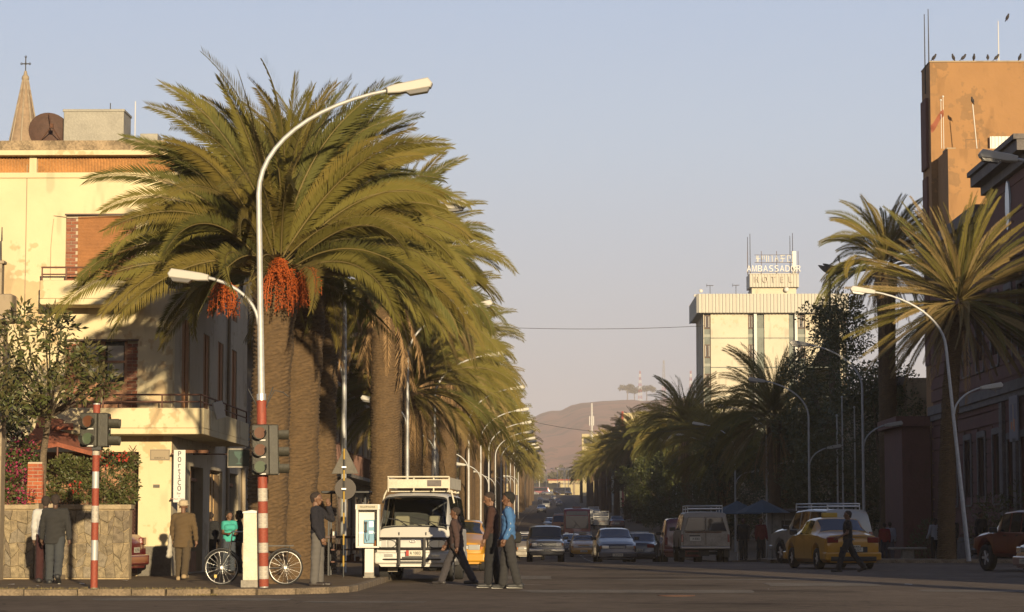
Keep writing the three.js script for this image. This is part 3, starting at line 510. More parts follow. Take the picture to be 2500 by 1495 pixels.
// white roof clutter and mast on the pale distant block
{
  const D = 900, c = at(1437, 1050, D), T = thing('telecom_mast', 'slim white telecom mast with panels on a distant roof', 'mast', [c.x, gy(D), -D]);
  const y = c.y - gy(D), h = at(1445, 985, D).y - gy(D), x = 1.2; const bars = [];
  for (const [a, b] of [[-.5, -.5], [.5, -.5], [0, .5]]) bars.push(tube([[x + a, 0, b], [x + a * .3, h, b * .3]], .12, 5));
  for (let k = 0; k < 14; k++) { const t = k / 14, w = lerp(.5, .15, t), yy = y + (h - y) * t; bars.push(tube([[x - w, yy, -w], [x + w, yy + .6, -w]], .06, 4)); }
  part('lattice', bars, M.white, T); part('panel', [0, 1, 2].map((k) => bx(x - .9 + k * .7, x - .6 + k * .7, y + 1.5, y + 5, .4, .6)), M.white, T);
  const R = thing('roof_shelter', 'white roof shelter with openings painted dark on a distant terrace', 'roof shelter', [at(1447, 1062, 905).x, gy(905), -905]);
  const yb = at(1447, 1068, 905).y - gy(905); part('shelter', [bx(-4, 5, 0, yb - 2.5, -4, 4), bx(-4, 4, yb - .3, yb + 1.1, -3, 3), bx(-4, -3.4, yb - 2.5, yb - .3, -3, 3), bx(3.2, 4, yb - 2.5, yb - .3, -3, 3), bx(5, 11, yb - 2.4, yb + 1.6, -3, 3)], M.facadeYellow, R); part('opening_shade', bx(-3.4, 3.2, yb - 2.4, yb - .4, -3, 2.8), M.dark, R);  // solid near-black block stands for the shade inside the shelter
}
// unseen blocks beside and behind the viewer, placed to keep the low sun and sky off the far row
block('street_building', 'unseen tall tan block out of view that shades the far pavement', -1, 31, -30, 34, 19.3, 20, M.facadeTan, { bays: 14 });
block('street_building', 'unseen grey block out of view that cuts the skylight on the street', 1, -11.5, -60, 32, 15, 18, M.facadeGrey, { bays: 22 });
// hotel
{
  const D = 258, z = -D, s = FPX / D, X0 = xAt(1721, D), X1 = X0 + 14.6, g0 = gy(D) - .5, py = (p) => EYE + (VPY - p) * D / FPX, px = (p) => xAt(p, D);
  const T = thing('hotel_building', 'pale multi storey hotel with ribbed roof band and rooftop lettering', 'hotel');
  const ct = py(720), cb = py(766), st = 3.09, f0 = py(772); // cornice top, bottom
  const q = (c) => px(1600 + c / 2.65);
  // columns of windows on the front (from crop measures)
  const strips = [[q(325), q(368), 'w'], [q(612), q(648), 'w'], [q(670), q(718), 'p'], [q(878), q(914), 'p'], [q(935), q(985), 'w'], [q(1210), q(1252), 'w']];
  const holes = strips.map(([a, b]) => [a, b, g0 + 1, cb - .05]);
  part('wall', wallZ(X0, X1, g0, cb, z, holes, .3), M.hotel, T);
  part('wall', bx(X1 - .3, X1, g0, cb, z - 13, z - .31), M.hotel, T);
  part('wall', wallX(D + .31, D + 13, g0, cb, X0, -1, [0, 1, 2, 3].map((k) => [D + 1 + k * 3, D + 2.6 + k * 3, g0 + 1, cb - .05]), .3), M.hotel, T);
  for (let k = 0; k < 4; k++) part('side_window_strip', bx(X0 + .12, X0 + .18, g0 + 1, cb - .05, z - 2.6 - k * 3, z - 1 - k * 3), M.hotelPanel, T);
  const wood = rgb(.16, .09, .05, .7), curtain = rgb(.55, .5, .42, .9);
  for (const [a, b, k] of strips) {
    part('recess', bx(a, b, g0 + 1, cb - .05, z - .29, z - .24), M.hotelPanel, T);
    for (let f = 0; f < 7; f++) {
      const t = py(772) - f * st; if (t - 1.3 < g0 + 1) break;
      if (k === 'w') { const w = part('window', bx(a + .05, b - .05, t - 1.3, t, z - .235, z - .2), M.windowGlass, T); part('curtain', [bx(a + .12, a + (b - a) * .3, t - 1.2, t - .05, z - .199, z - .19), bx(b - (b - a) * .3, b - .12, t - 1.2, t - .05, z - .199, z - .19)], curtain, w); part('frame', [bx(a + .02, a + .09, t - 1.35, t + .05, z - .235, z - .15), bx(b - .09, b - .02, t - 1.35, t + .05, z - .235, z - .15), bx((a + b) / 2 - .03, (a + b) / 2 + .03, t - 1.3, t, z - .189, z - .16), bx(a + .09, b - .09, t - 1.36, t - 1.3, z - .235, z - .15), bx(a + .09, b - .09, t, t + .06, z - .235, z - .15)], wood, w); part('spandrel', bx(a + .03, b - .03, t - 2.25, t - 1.95, z - .235, z - .2), rgb(.32, .33, .27, .6), w); }
      else part('spandrel', bx(a + .03, b - .03, t - 2.3, t - 1.3, z - .235, z - .2), rgb(.13, .16, .12, .5), T);
    }
  }
  part('fin', [bx(q(650), q(668), g0 + 1, cb - .02, z + .002, z + .3), bx(q(916), q(932), g0 + 1, cb - .02, z + .002, z + .3)], M.white, T);
  for (let f = 0; f < 7; f++) { const y = py(827) - f * st; part('storey_joint', [[X0, q(325)], [q(368), q(612)], [q(718), q(878)], [q(985), X1]].map(([a, b]) => bx(a, b, y - .05, y + .05, z + .002, z + .02)), M.hotelPanel, T); }
  // ribbed roof band, overhanging
  part('roof_band', [ribbed(X0 - .6, X1 + .6, cb - .01, ct, z + .8, .36, .13), (() => { const g = ribbed(-D - 13.4, -D + .8, cb - .01, ct, 0, .36, .13); g.rotateY(-Math.PI / 2); g.translate(X0 - .6, 0, 0); return g; })(), bx(X0 - .58, X1 + .6, ct - .12, ct - .02, z - 13, z + .78), bx(X0 - .58, X1 + .6, cb, cb + .1, z - 13, z + .78)], M.hotelRib, T);
  const hx0 = q(622), hx1 = q(945), hb = py(540 + 430 / 2.65), ht = py(540 + 345 / 2.65), zz = z + .3;
  part('penthouse', bx(q(640), q(930), ct - .1, hb, z - 5, z - .2), M.hotel, T);
  part('sign_box', [ribbed(hx0, hx1, hb, ht, zz, .3, .1), bx(hx0, hx1, hb, ht - .01, zz - 4, zz - .01), bx(hx0, hx1, ht - .02, ht + .06, zz - 4, zz + .12)], M.hotelRib, T);
  part('roof_slab', bx(q(420), q(1080), ct + .1, ct + .45, z - 9, z - 5.2), M.frame, T);
  // letters
  const lm = rgb(.74, .72, .66, .5), lr = rgb(.6, .52, .42, .6);
  const put = (str, x0, x1, yc, h, zc, m, f) => { const n = str.length; [...str].forEach((ch, i) => { const g = text(ch, h, .12, f); g.computeBoundingBox(); const w = g.boundingBox.max.x * 2, want = (x1 - x0) / n * .8; g.scale(Math.min(1.1, want / w), 1, 1); g.translate(lerp(x0, x1, (i + .5) / n), yc, zc); part('letter', g, m, T); }); };
  put('AMBASSADOR', q(600), q(960), py(540 + 312 / 2.65), .66, zz + .3, lm, fontThin);
  put('HOTEL', q(640), q(918), py(540 + 381 / 2.65), .6, zz + .16, lr, fontThin);
  const glyphs = [[[0, .5], [1, .5], [.5, .5], [.5, 0], [.2, 0], [.5, .5], [.5, 1], [.2, 1], [.2, .5]], [[0, 1], [0, .4], [.5, .4], [.5, 1], [1, 1], [1, 0]], [[.1, 0], [.1, 1], [.9, 1], [.9, 0], [1, 0]], [[.1, 0], [.5, 1], [.9, 0], [.7, .5], [.3, .5]], [[0, 1], [1, 1], [1, .5], [0, .5], [0, 1], [.5, .5], [.5, 0], [0, 0]], [[.2, 1], [.8, 1], [.8, .5], [.2, .5], [.2, 1], [.2, 0], [.8, 0]]];
  const ex0 = q(660), ew = (q(900) - ex0) / 6, eb = py(540 + 268 / 2.65);
  glyphs.forEach((gl, i) => part('letter', tube(gl.map(([a, b]) => [ex0 + (i + a * .72 + .1) * ew, eb + b * .66, zz + .3]), .055, 5), lm, T));
  part('letter_frame', [bx(q(605), q(950), py(540 + 336 / 2.65), py(540 + 333 / 2.65), zz + .24, zz + .3), bx(q(655), q(905), eb - .1, eb - .05, zz + .24, zz + .3), bx(q(655), q(905), eb + .72, eb + .76, zz + .24, zz + .3), ...[610, 700, 800, 900, 940].map((c) => bx(q(c) - .03, q(c) + .03, ht, ht + 2.4, zz + .2, zz + .24))], M.frame, T);
  part('corner_post', bx(q(905), q(930), ht, py(540 + 195 / 2.65), zz - .6, zz - .2), lm, T);
  for (const [c, t] of [[617, 95], [633, 75], [895, 90], [912, 70]]) part('antenna', cyl(q(c), ht, py(540 + t / 2.65), zz - 1, .05, .03, 5), M.wire, T);
  for (const [c, t, r] of [[306, 455, .23], [268, 485, .18], [865, 447, .3]]) { const g = new THREE.SphereGeometry(r, 12, 6, 0, 6.3, 0, 1.3); g.rotateX(1.2); g.translate(q(c), py(540 + t / 2.65), z + .1); part('dish', g, M.white, T); }
  for (const [c, t] of [[370, 412], [540, 410]]) part('antenna', [cyl(q(c), ct, py(540 + t / 2.65), z - 1, .03, .03, 5), bx(q(c - 25), q(c + 22), py(540 + t / 2.65) - .03, py(540 + t / 2.65) + .03, z - 1.03, z - .97), bx(q(c - 22), q(c - 20), py(540 + t / 2.65) - .2, py(540 + t / 2.65) + .2, z - 1.03, z - .97)], M.wire, T);
}
// pink corner building of the far pavement
{
  const X = 17.5, T = thing('pink_building', 'shaded dark pink building with grooved cladding and heavy grey cornice', 'building');
  const D0 = 88.6, Dm = 97.9, D1 = 113, H1 = 15.45, H2 = 14.2, y0 = -.5;
  const wA = [[90.2, 91.6, 1.6, 4.6], [93, 94.2, 1.6, 4.6], [95.9, 97.3, 2.2, 4.9]], wB = [[99.2, 100.7, 2.2, 4.9], [102.5, 104, 2.2, 4.9], [106, 107.5, 2.2, 4.9]];
  const up = (l, y) => l.map(([a, b]) => [a, b, y, y + 2.7]);
  const hA = [...wA, ...up(wA, 7.6)], hB = [...wB, ...up(wB, 7.6), ...up(wB, 11)];
  part('wall', wallX(D0, Dm, y0, H1 - .6, X, -1, hA, .4), M.pink, T);
  part('wall', wallX(Dm + .002, D1, y0, H2 - .5, X + .05, -1, hB, .4), M.pink, T);
  for (const g of [bx(X + .41, X + 14, y0, H1 - .6, -D0 - .4, -D0), bx(X + .41, X + 14, y0, H2 - .5, -D1, -D1 + .4), bx(X + 13.6, X + 14, y0, H2 - .5, -D1 + .41, -D0 - .41)]) part('wall', g, M.pink, T);
  part('roof', bx(X + .4, X + 13.6, H2 - .7, H2 - .5, -D1 + .41, -D0 - .41), M.concrete, T);
  part('parapet_wall', bx(X + .41, X + .7, H2 - .5, H1 - .6, -Dm + .01, -D0 - .41), M.pink, T); part('parapet_wall', bx(X, X + 14, H2 - .49, H1 - .61, -Dm - .25, -Dm), M.pink, T);
  part('cornice', [bx(X - .25, X - .002, H1 - .95, H1 - .6, -Dm - .1, -D0 + .1), bx(X - .62, X + .5, H1 - .59, H1 - .2, -Dm - .3, -D0 + .3), bx(X - .75, X + .5, H1 - .19, H1, -Dm - .35, -D0 + .35)], M.stoneTrim, T);
  part('cornice', [bx(X - .2, X + .046, H2 - .8, H2 - .5, -D1, -Dm - .32), bx(X - .5, X + .5, H2 - .49, H2, -D1 - .1, -Dm - .36)], M.stoneTrim, T);
  part('string_course', [bx(X - .22, X - .003, 6.35, 6.75, -D1, -D0 + .1), bx(X - .14, X - .003, 6.1, 6.349, -D1, -D0 + .1)], M.stoneTrim, T);
  const gr = rgb(.07, .035, .035, .95); // dark joints between cladding bands
  for (let y = .9; y < H1 - 1; y += .55) { if (Math.abs(y - 6.4) < .5) continue; const hl = [...hA, ...hB].filter((h) => y > h[2] - .1 && y < h[3] + .1).map((h) => [h[0] - .25, h[1] + .25]).sort((a, b) => a[0] - b[0]); let d = D0; const lim = y > H2 - .9 ? Dm : D1; const g = []; for (const [a, b] of hl) { if (a > d && a < lim) g.push([d, a]); d = Math.max(d, b); } if (d < lim) g.push([d, lim]); g.forEach(([a, b]) => part('cladding_band', bx(X - .035, X - .002, y + .03, y + .52, -Math.min(b, lim), -a), M.pink, T)); }
  for (const [a, b, c, d] of [...hA, ...hB]) { const w = windowX(T, a, b, c, d, X, -1, { sillMat: M.stoneTrim }); part('surround', [bx(X - .09, X - .04, c, d + .22, -a - .001, -a + .22), bx(X - .09, X - .04, c, d + .22, -b - .22, -b + .001), bx(X - .09, X - .041, d, d + .25, -b, -a)], M.stoneTrim, w); }
  part('oval_window', (() => { const g = new THREE.CylinderGeometry(1, 1, .08, 28); g.rotateZ(Math.PI / 2); g.scale(1, .95, .42); g.translate(X - .06, at(2473, 500, 93).y, -93.2); return g; })(), rgb(.5, .55, .6, .2), T);
  part('pilaster', [bx(X - .18, X - .04, .1, 6.05, -95.3, -94.7), bx(X - .18, X - .04, .1, 6.05, -92.6, -92.0)], M.stoneTrim, T);
  part('plinth', bx(X - .12, X - .04, y0, .85, -D1, -D0 + .05), M.stoneTrim, T);
  part('entry_porch', [bx(16.1, X - .1, -.5, 5.9, -119, -113.02), bx(15.8, X - .1, 5.9, 6.35, -119.2, -112.8)], M.pink, T);
  const bc = at(2480, 1022, 92.3), S = thing('emblem_board', 'square board with a blue and orange emblem above the doorway', 'sign', [X - .12, bc.y, bc.z]);
  part('board', bx(-.06, 0, -.85, .85, -.85, .85), rgb(.2, .2, .24, .7), S);
  const em = flat(1.5, 1.5); em.rotateY(-Math.PI / 2); em.translate(-.066, 0, 0);
  part('emblem', em, canvasMat(128, 128, (g, w) => { g.fillStyle = '#6d6c7c'; g.fillRect(0, 0, w, w); g.fillStyle = '#3a3c66'; for (let i = 0; i < 7; i++) g.fillRect(18 + i * 14, 18, 7, 50); g.fillStyle = '#b0622e'; g.fillRect(20, 74, 30, 24); g.fillRect(66, 66, 26, 40); g.fillStyle = '#c8a070'; g.fillRect(60, 20, 8, 70); }), S);
}
// ochre tower
{
  const D = 116, T = thing('ochre_tower', 'tall ochre plastered tower building lit by low sun with stained top', 'building'), z = -D;
  const px = (p, d = D) => xAt(p, d), X0 = at(2279, 700, D).x, top = at(2300, 152, D).y, Db = 113, bt = at(2350, 363, Db).y, bxL = at(2320, 700, Db).x;
  part('wall', [bx(X0, 32, -.5, top, z - 2.6, z)], M.ochre, T); part('wall', bx(X0 + 1.9, 32, -.5, top - .3, z - 9, z - 2.601), M.ochre, T);
  part('wall', [bx(bxL, 32, H2top(), bt, -D + .002, -Db)], M.ochre, T);
  function H2top() { return 13.6; }
  part('unseen_shading_block', bx(25.5, 36, top - 6, top + 5.5, z - 10, z - .3), M.ochre, T);  // unseen upper block, out of view, placed to shade the palms by the hotel
  part('coping', bx(X0 - .03, 32.05, top, top + .06, z - 2.6, z + .05), M.facadeTan, T);
  part('side_bay', [bx(X0 - .1, X0 - .002, at(0, 890, D).y, at(0, 430, D).y, z - 2.2, z - .9), bx(X0 - .14, X0 - .002, at(0, 410, D).y, at(0, 240, D).y, z - 2.2, z - .6)], M.pink, T);
  part('louvre', [bx(px(2462, 112.9), px(2520, 112.9), at(0, 362, 112.9).y, at(0, 316, 112.9).y, -115.9, -115.7), ...[0, 1, 2, 3, 4, 5, 6, 7].map((k) => bx(px(2465, 113) + k * .16, px(2465, 113) + k * .16 + .05, at(0, 362, 112.9).y, at(0, 316, 112.9).y, -115.69, -115.66))], M.white, T);
  part('lightning_rod', [cyl(X0 - .12, top - 1.4, at(0, 35, D).y, z - .7, .035, .02, 6), cyl(X0 + .1, top - .5, at(0, 20, D).y, z - .9, .035, .02, 6)], M.wire, T);
  part('antenna_rod', cyl(px(2464), top, at(0, 55, D).y, z - .4, .03, .02, 6), M.white, T);
  // flag poles and a furled flag on the block
  part('ledge_slab', bx(bxL - .02, bxL + .4, bt + .002, bt + .08, -Db - 1.4, -Db - .2), M.facadeTan, T);
  const F = thing('flag', 'small furled red flag on white poles against the ochre tower', 'flag', [at(2302, 320, Db + .6).x, bt + .1, -Db - .6]);
  part('pole', [cyl(-.06, 0, 2.25, 0, .016, .016, 6), cyl(.06, 0, 2.45, -.1, .016, .016, 6)], M.white, F); part('finial', [new THREE.SphereGeometry(.05, 8, 6).translate(-.06, 2.28, 0), new THREE.SphereGeometry(.05, 8, 6).translate(.06, 2.47, -.1)], M.white, F);
  { const pos = [], idx = [], n = 8; for (let i = 0; i <= n; i++) for (let j = 0; j <= n; j++) { const a = i / n, b = j / n; pos.push(.05 - a * .62 * (1 - b * .1), 1.85 - b * .35 - a * .75 + .06 * Math.sin(a * 6), .06 * Math.sin(a * 9 + b * 3)); } for (let i = 0; i < n; i++) for (let j = 0; j < n; j++) { const a = i * (n + 1) + j; idx.push(a, a + 1, a + n + 1, a + 1, a + n + 2, a + n + 1); } part('cloth', raw(pos, idx), dbl(rgb(.33, .1, .05, .9)), F); }
  // aerial on the block with a bird
  const A = thing('roof_aerial', 'thin white aerial with wire basket base on the ochre tower ledge', 'aerial', [at(2385, 360, Db + .4).x, bt, -Db - .4]);
  part('rod', tube([[.02, 0, 0], [-.15, 2.15, 0]], .022, 6), M.white, A); part('basket', [bx(-.45, .2, .005, .02, -.1, .3), bx(-.45, -.437, .02, .55, -.3, -.287), bx(.187, .2, .02, .55, -.3, -.287), bx(-.437, .187, .537, .55, -.3, -.287)], M.wire, A);
  // birds
  const bird = (x, y, zz, turn, lab, grp) => {
    const B = thing('pigeon', lab, 'bird', [x, y, zz], turn, grp), sh = new THREE.SphereGeometry(1, 10, 8);
    const b = sh.clone(); b.scale(.075, .075, .15); b.rotateX(-.75); b.translate(0, .17, 0); const h = sh.clone(); h.scale(.042, .045, .048); h.translate(0, .30, .10); const n = sh.clone(); n.scale(.045, .07, .05); n.translate(0, .25, .08); const t = sh.clone(); t.scale(.03, .015, .1); t.rotateX(-.7); t.translate(0, .06, -.13);
    const bk = new THREE.ConeGeometry(.012, .04, 5); bk.rotateX(Math.PI / 2); bk.translate(0, .295, .16);
    part('body', [b, h, n, t, bk], rgb(.05, .042, .04, .8), B); part('leg', [bx(-.03, -.022, 0, .12, -.01, .0), bx(.022, .03, 0, .12, -.01, 0)], M.rust, B);
  };
  [[2281, .9], [2329, -.6], [2353, 1.4], [2379, 0], [2413, 3], [2434, 1.8], [2491, .3]].forEach(([p, t]) => bird(at(p, 152, D - .03).x, top + .06, z - .03, t, 'dark pigeon perched on the top edge of the ochre tower', 'pigeons on the tower edge'));
  bird(at(2464, 55, D).x, at(0, 55, D).y, z - .4, .4, 'dark pigeon perched on the tip of the tower antenna');
  bird(A.position.x - .15, bt + 2.15, -Db - .4, -.5, 'dark pigeon perched on the thin white aerial of the ledge');
}
// big mesh dish on a roof between the palms
{
  const D = 145, c = at(2034, 655, D), T = thing('mesh_dish', 'grey mesh satellite dish tilted to the sky beside a palm', 'satellite dish', [c.x, gy(D), -D]), y = c.y - gy(D);
  const pr = []; for (let i = 0; i <= 8; i++) { const r = .75 * i / 8; pr.push(new THREE.Vector2(r, r * r * .5)); }
  const g = new THREE.LatheGeometry(pr, 24); g.rotateZ(-.35); g.translate(0, y - .25, 0); const g2 = g.clone(); g2.translate(-.3, -.12, .25);
  part('reflector', [g, g2], dbl(rgb(.2, .19, .18, .7)), T); part('feed', [tube([[-.5, y, 0], [.35, y + .55, 0]], .03, 5), tube([[.55, y - .2, 0], [.35, y + .55, 0]], .03, 5), cyl(.36, y + .42, y + .75, 0, .06, .06, 8)], M.black, T); part('mast', cyl(-.2, 0, y - .25, 0, .06, .06, 8), M.black, T);
}

// ------------------------------------------------------------------ palms
function frondGeo(seed, L, th0, bend, n, wid, dead = 0, twist = 0) {
  const r = rng(seed), pos = [], P = [], T = [], N = 26; let x = 0, y = 0;
  const ang = (t) => th0 - bend * Math.pow(t, 1.6);
  for (let i = 0; i <= N; i++) { const a = ang(i / N); P.push([x, y]); T.push(a); x += Math.cos(a) * L / N; y += Math.sin(a) * L / N; }
  const sway = (r() - .5) * .5, zz = (t) => sway * t * t;
  const rp = P.map(([a, b], i) => V(a, b, zz(i / N))), ra = tube(rp, rp.map((_, i) => lerp(.0062, .0011, i / N)), 4, false);
  const leafl = (t) => wid * (t < .12 ? .35 + t * 3 : t < .7 ? lerp(.71, 1, Math.sin((t - .12) / .58 * Math.PI * .5)) : lerp(1, .5, (t - .7) / .3));
  for (const s of [-1, 1]) for (let k = 0; k < n; k++) {
    const t = .07 + .93 * (k + r() * .5) / n, f = t * N, i = Math.min(N - 1, f | 0), u = f - i, a = T[i] + (T[i + 1] - T[i]) * u;
    const bx0 = lerp(P[i][0], P[i + 1][0], u), by0 = lerp(P[i][1], P[i + 1][1], u), bz0 = zz(t);
    const al = lerp(.92, .42, Math.pow(t, 1.8)) + (r() - .5) * .1, vv = lerp(.38, .16, t) + (r() - .5) * (dead ? 1 : .26) - dead * .6, l = leafl(t) * (.92 + r() * .14);
    const tx = Math.cos(a), ty = Math.sin(a), tw = twist * smooth(.02, .62, t), ct = Math.cos(tw), st = Math.sin(tw), nx = -ty * ct, ny = tx * ct, nz = -st, sx = -ty * st, sy = tx * st, sz = ct; // the blade turns on edge along its length
    const cs = Math.cos(al), sn = Math.sin(al), q1 = sn * Math.sin(vv), q2 = s * sn * Math.cos(vv), dx = tx * cs + nx * q1 + sx * q2, dy = ty * cs + ny * q1 + sy * q2, dz = nz * q1 + sz * q2;
    const w = (.0052 + r() * .0014) * Math.max(1, 80 / n), droop = l * (.06 + dead * .3);
    const mx = bx0 + dx * l * .4, my = by0 + dy * l * .4 - droop * .16, mz = bz0 + dz * l * .4, ex = bx0 + dx * l, ey = by0 + dy * l - droop, ez = bz0 + dz * l;
    pos.push(bx0, by0, bz0, mx + tx * w, my + ty * w, mz, mx - tx * w, my - ty * w, mz, mx + tx * w, my + ty * w, mz, ex, ey, ez, mx - tx * w, my - ty * w, mz);
  }
  return { leaf: raw(pos), rachis: ra };
}
// near kind: eight ages of frond, two shapes each; each frond a part with its stem
const AGES = [[1.45, .35], [1.28, .7], [1.05, .95], [.8, 1.15], [.52, 1.25], [.22, 1.2], [-.1, 1.0], [-.42, .75]];
const FR = AGES.map(([a, b], i) => [0, 1, 2, 3].map((k) => frondGeo(100 + i * 4 + k, 1, a + (k % 2 ? .06 : -.05), b + (k % 2 ? .3 : .05), 122, .105, 0, (k < 2 ? 1 : -1) * (i ? 1.35 : .7) * (k % 2 ? 1 : .8))));
const FRmid = AGES.map(([a, b], i) => [1, -1].map((s) => frondGeo(200 + i, 1, a, b + .2, 70, .11, 0, s * (i ? 1.25 : .6))));
const FRstiff = [1.45, 1.2, .95, .7, .42, .15, -.15, -.45, -.75].map((a, i) => [0, 1].map((k) => frondGeo(400 + i * 2 + k, 1, a + k * .1, .3 + k * .15, 90, .06, 0, (k ? -1 : 1) * 1.0)));
const FRdead = [0, 1].map((k) => frondGeo(300 + k, 1, -1.05 - k * .3, .5, 50, .1, 1));
for (const f of [...FR.flat(), ...FRmid.flat(), ...FRstiff.flat(), ...FRdead]) f.one = f.leaf;
function trunkGeo(H, r0, r1, seed, detail, top = 1) {
  const r = rng(seed), nx = detail ? 64 : 20, ny = Math.ceil(H / (detail ? .028 : .25)), pos = [], idx = [], uv = [], ph = r() * 9;
  for (let j = 0; j <= ny; j++) {
    const y = H * j / ny, t = j / ny, R = lerp(r0, r1, smooth(0, .5, t)) * (1 + .12 * Math.exp(-y / .35)) * (1 + top * .32 * smooth(.82, .97, t));
    for (let i = 0; i <= nx; i++) {
      const a = i / nx * Math.PI * 2; let d = 0;
      if (detail) {
        const row = y / .082 + .28 * Math.sin(a * 3 + ph) + .22 * Math.sin(a * 7 + y * 2) + .3 * NZ(a / 6.2832 * 16, y * 2.2, 16); const k = Math.floor(row), f = row - k, side = Math.abs((((a * 11 / 6.2832 + (k % 2) * .5) % 1) + 1) % 1 - .5) * 2;
        const stub = top * smooth(.8, .93, t);
        d = lerp(.06 * (f < .75 ? f / .75 : (1 - f) * 4) * (.7 + .3 * (1 - side * side)), .09 * (f < .7 ? f : (1 - f)) * (1 - side * side), stub) + .05 * (NZ2(a / 6.2832 * 9, y * 3, 9) - .5) + .022 * (NZ(a / 6.2832 * 40, y * 14, 40) - .5);
      }
      pos.push(Math.cos(a) * (R + d), y, Math.sin(a) * (R + d)); uv.push(i / nx * 2 * Math.PI * R * 1, y);
    }
  }
  const m = nx + 1; for (let j = 0; j < ny; j++) for (let i = 0; i < nx; i++) { const a = j * m + i, c = a + m; idx.push(a, c, a + 1, a + 1, c, c + 1); }
  return raw(pos, idx, uv);
}
function fruitGeo(seed, h, w) {
  const r = rng(seed), o = new THREE.OctahedronGeometry(.017, 0), list = [], st = [];
  for (let k = 0; k < 34; k++) {
    const a = r() * 6.28, sp = Math.sqrt(r()) * w, len = h * (.6 + r() * .4), px = [];
    for (let i = 0; i <= 5; i++) { const t = i / 5; px.push(V(Math.cos(a) * sp * Math.sin(t * 1.5), .15 * Math.sin(t * 3) - len * t * t, Math.sin(a) * sp * Math.sin(t * 1.5) + .1)); }
    st.push(tube(px, .004, 3, false));
    for (let i = 0; i < 16; i++) { const t = (.3 + .7 * i / 16) * 5, q = Math.min(4, t | 0), p = px[q].clone().lerp(px[q + 1], t - q); list.push(o.clone().translate(p.x + (r() - .5) * .07, p.y + (r() - .5) * .05, p.z + (r() - .5) * .07)); }
  }
  return merge([...list, ...st]);
}
const FRUIT = [fruitGeo(1, .75, .42), fruitGeo(2, .55, .3)];
function palm(label, x, D, H, o = {}) {
  const yb = gy(D) + KH - .02, T = thing('date_palm', label, 'palm tree', [x, yb, -D], o.turn || 0, o.group), r = rng(o.seed || Math.round(D * 7 + x));
  const L = o.L || 4.5, near = o.near, lx = o.leanX || 0, lz = o.leanZ || 0;
  const tg = trunkGeo(H, o.r0 || .42, o.r1 || .36, Math.round(D), near || o.ringed, 1);
  if (lx || lz) { const p = tg.attributes.position; for (let i = 0; i < p.count; i++) { const t = p.getY(i) / H; p.setX(i, p.getX(i) + lx * t * t); p.setZ(i, p.getZ(i) + lz * t * t); } tg.computeVertexNormals(); }
  part('trunk', tg, M.palmTrunk, T);
  const n = o.n || 74, mats = [M.frond, M.frond, M.frondB, M.frondC];
  for (let i = 0; i < n; i++) {
    const t = i / (n - 1), mx = o.maxAge || 6.8, age = clamp(Math.pow(t, o.pow || .82) * (mx + .4) + (r() - .5) * 1.3, 0, mx), k = Math.round(age), phi = i * 2.39996 + r() * .35;
    const f = o.stiff ? FRstiff[Math.min(8, Math.round(age * 1.16))][r() * 2 | 0] : near ? FR[k][r() * 4 | 0] : FRmid[k][r() * 2 | 0], sc = L * (.9 + r() * .2) * (k === 0 ? .86 : k === 7 ? .9 : 1);
    const mat = (k === 7 && r() < .5) || (o.stiff && r() < .3 + k * .05) ? M.frondTan : mats[r() * 4 | 0];
    const m = part('frond', f.one, mat, T);
    m.scale.setScalar(sc); m.rotation.set((r() - .5) * .5, phi, (r() - .5) * .18, 'YXZ');
    const rr = .05 + .32 * t; m.position.set(lx + Math.cos(phi) * rr, H - .12 + (1 - t) * .75, lz - Math.sin(phi) * rr);
    if (near) { const s = part('stem', f.rachis, M.rachis, m); }
  }
  for (let i = 0; i < (o.dead || 0); i++) { const phi = (o.deadPhi ?? 0) + (i / o.dead) * 6.28 + r() * .7, f = FRdead[i % 2], m = part('frond', f.one, M.frondDead, T, 'dry brown hanging frond'); m.scale.setScalar(L * (.5 + r() * .28)); m.rotation.y = phi; m.position.set(lx + Math.cos(phi) * .4, H - .45 - r() * .3, lz - Math.sin(phi) * .4); }
  for (const [fx, fy, fz, k, s] of o.fruit || []) { const m = part('fruit_cluster', FRUIT[k], M.fruit, T, 'hanging cluster of orange dates'); m.scale.setScalar(s); m.position.set(lx + fx, H + fy, lz + fz); part('fruit_stalk', tube([[lx, H + .1, lz + .2], [lx + fx * .6, H + fy + .12, lz + fz * .7], [lx + fx, H + fy, lz + fz]], .025, 5), M.rachis, T); }
  return T;
}
const GL = 'palms lining the pavement by the corner building';
palm('large date palm with orange fruit clusters beside the tall street lamp', xAt(652, 48.6), 48.6, 6.2, { near: 1, n: 116, L: 3.85, pow: 1.0, r0: .36, r1: .36, leanX: .15, maxAge: 5.2, fruit: [[.22, -.15, .95, 0, 1.15], [.72, -.1, .75, 1, .9], [-.95, -.42, .75, 1, 1.15], [.12, .08, .8, 1, .85], [.5, -.35, .85, 1, .9]], seed: 11 });
palm('palm with thick ringed trunk right behind the man in the navy top', xAt(722, 53.5), 53.5, 7.0, { near: 1, n: 96, L: 3.7, r0: .40, r1: .42, seed: 12, leanX: .2, maxAge: 5.7 });
palm('palm with its trunk half hidden behind the thick ringed trunk', xAt(782, 60.5), 60.5, 8.0, { near: 1, n: 90, L: 3.8, r0: .36, r1: .36, dead: 5, seed: 13, maxAge: 6.2 });
palm('palm with dry hanging fronds behind the telephone booth and van', xAt(940, 76), 76, 8.8, { near: 1, n: 96, L: 3.85, r0: .44, r1: .44, dead: 14, deadPhi: .3, seed: 14 });
const LP = [[90, 9.7], [100, 6.8], [115, 10.2], [131, 10.4], [146, 10.8], [161, 10.2], [178, 11], [196, 10.6], [215, 10.2]];
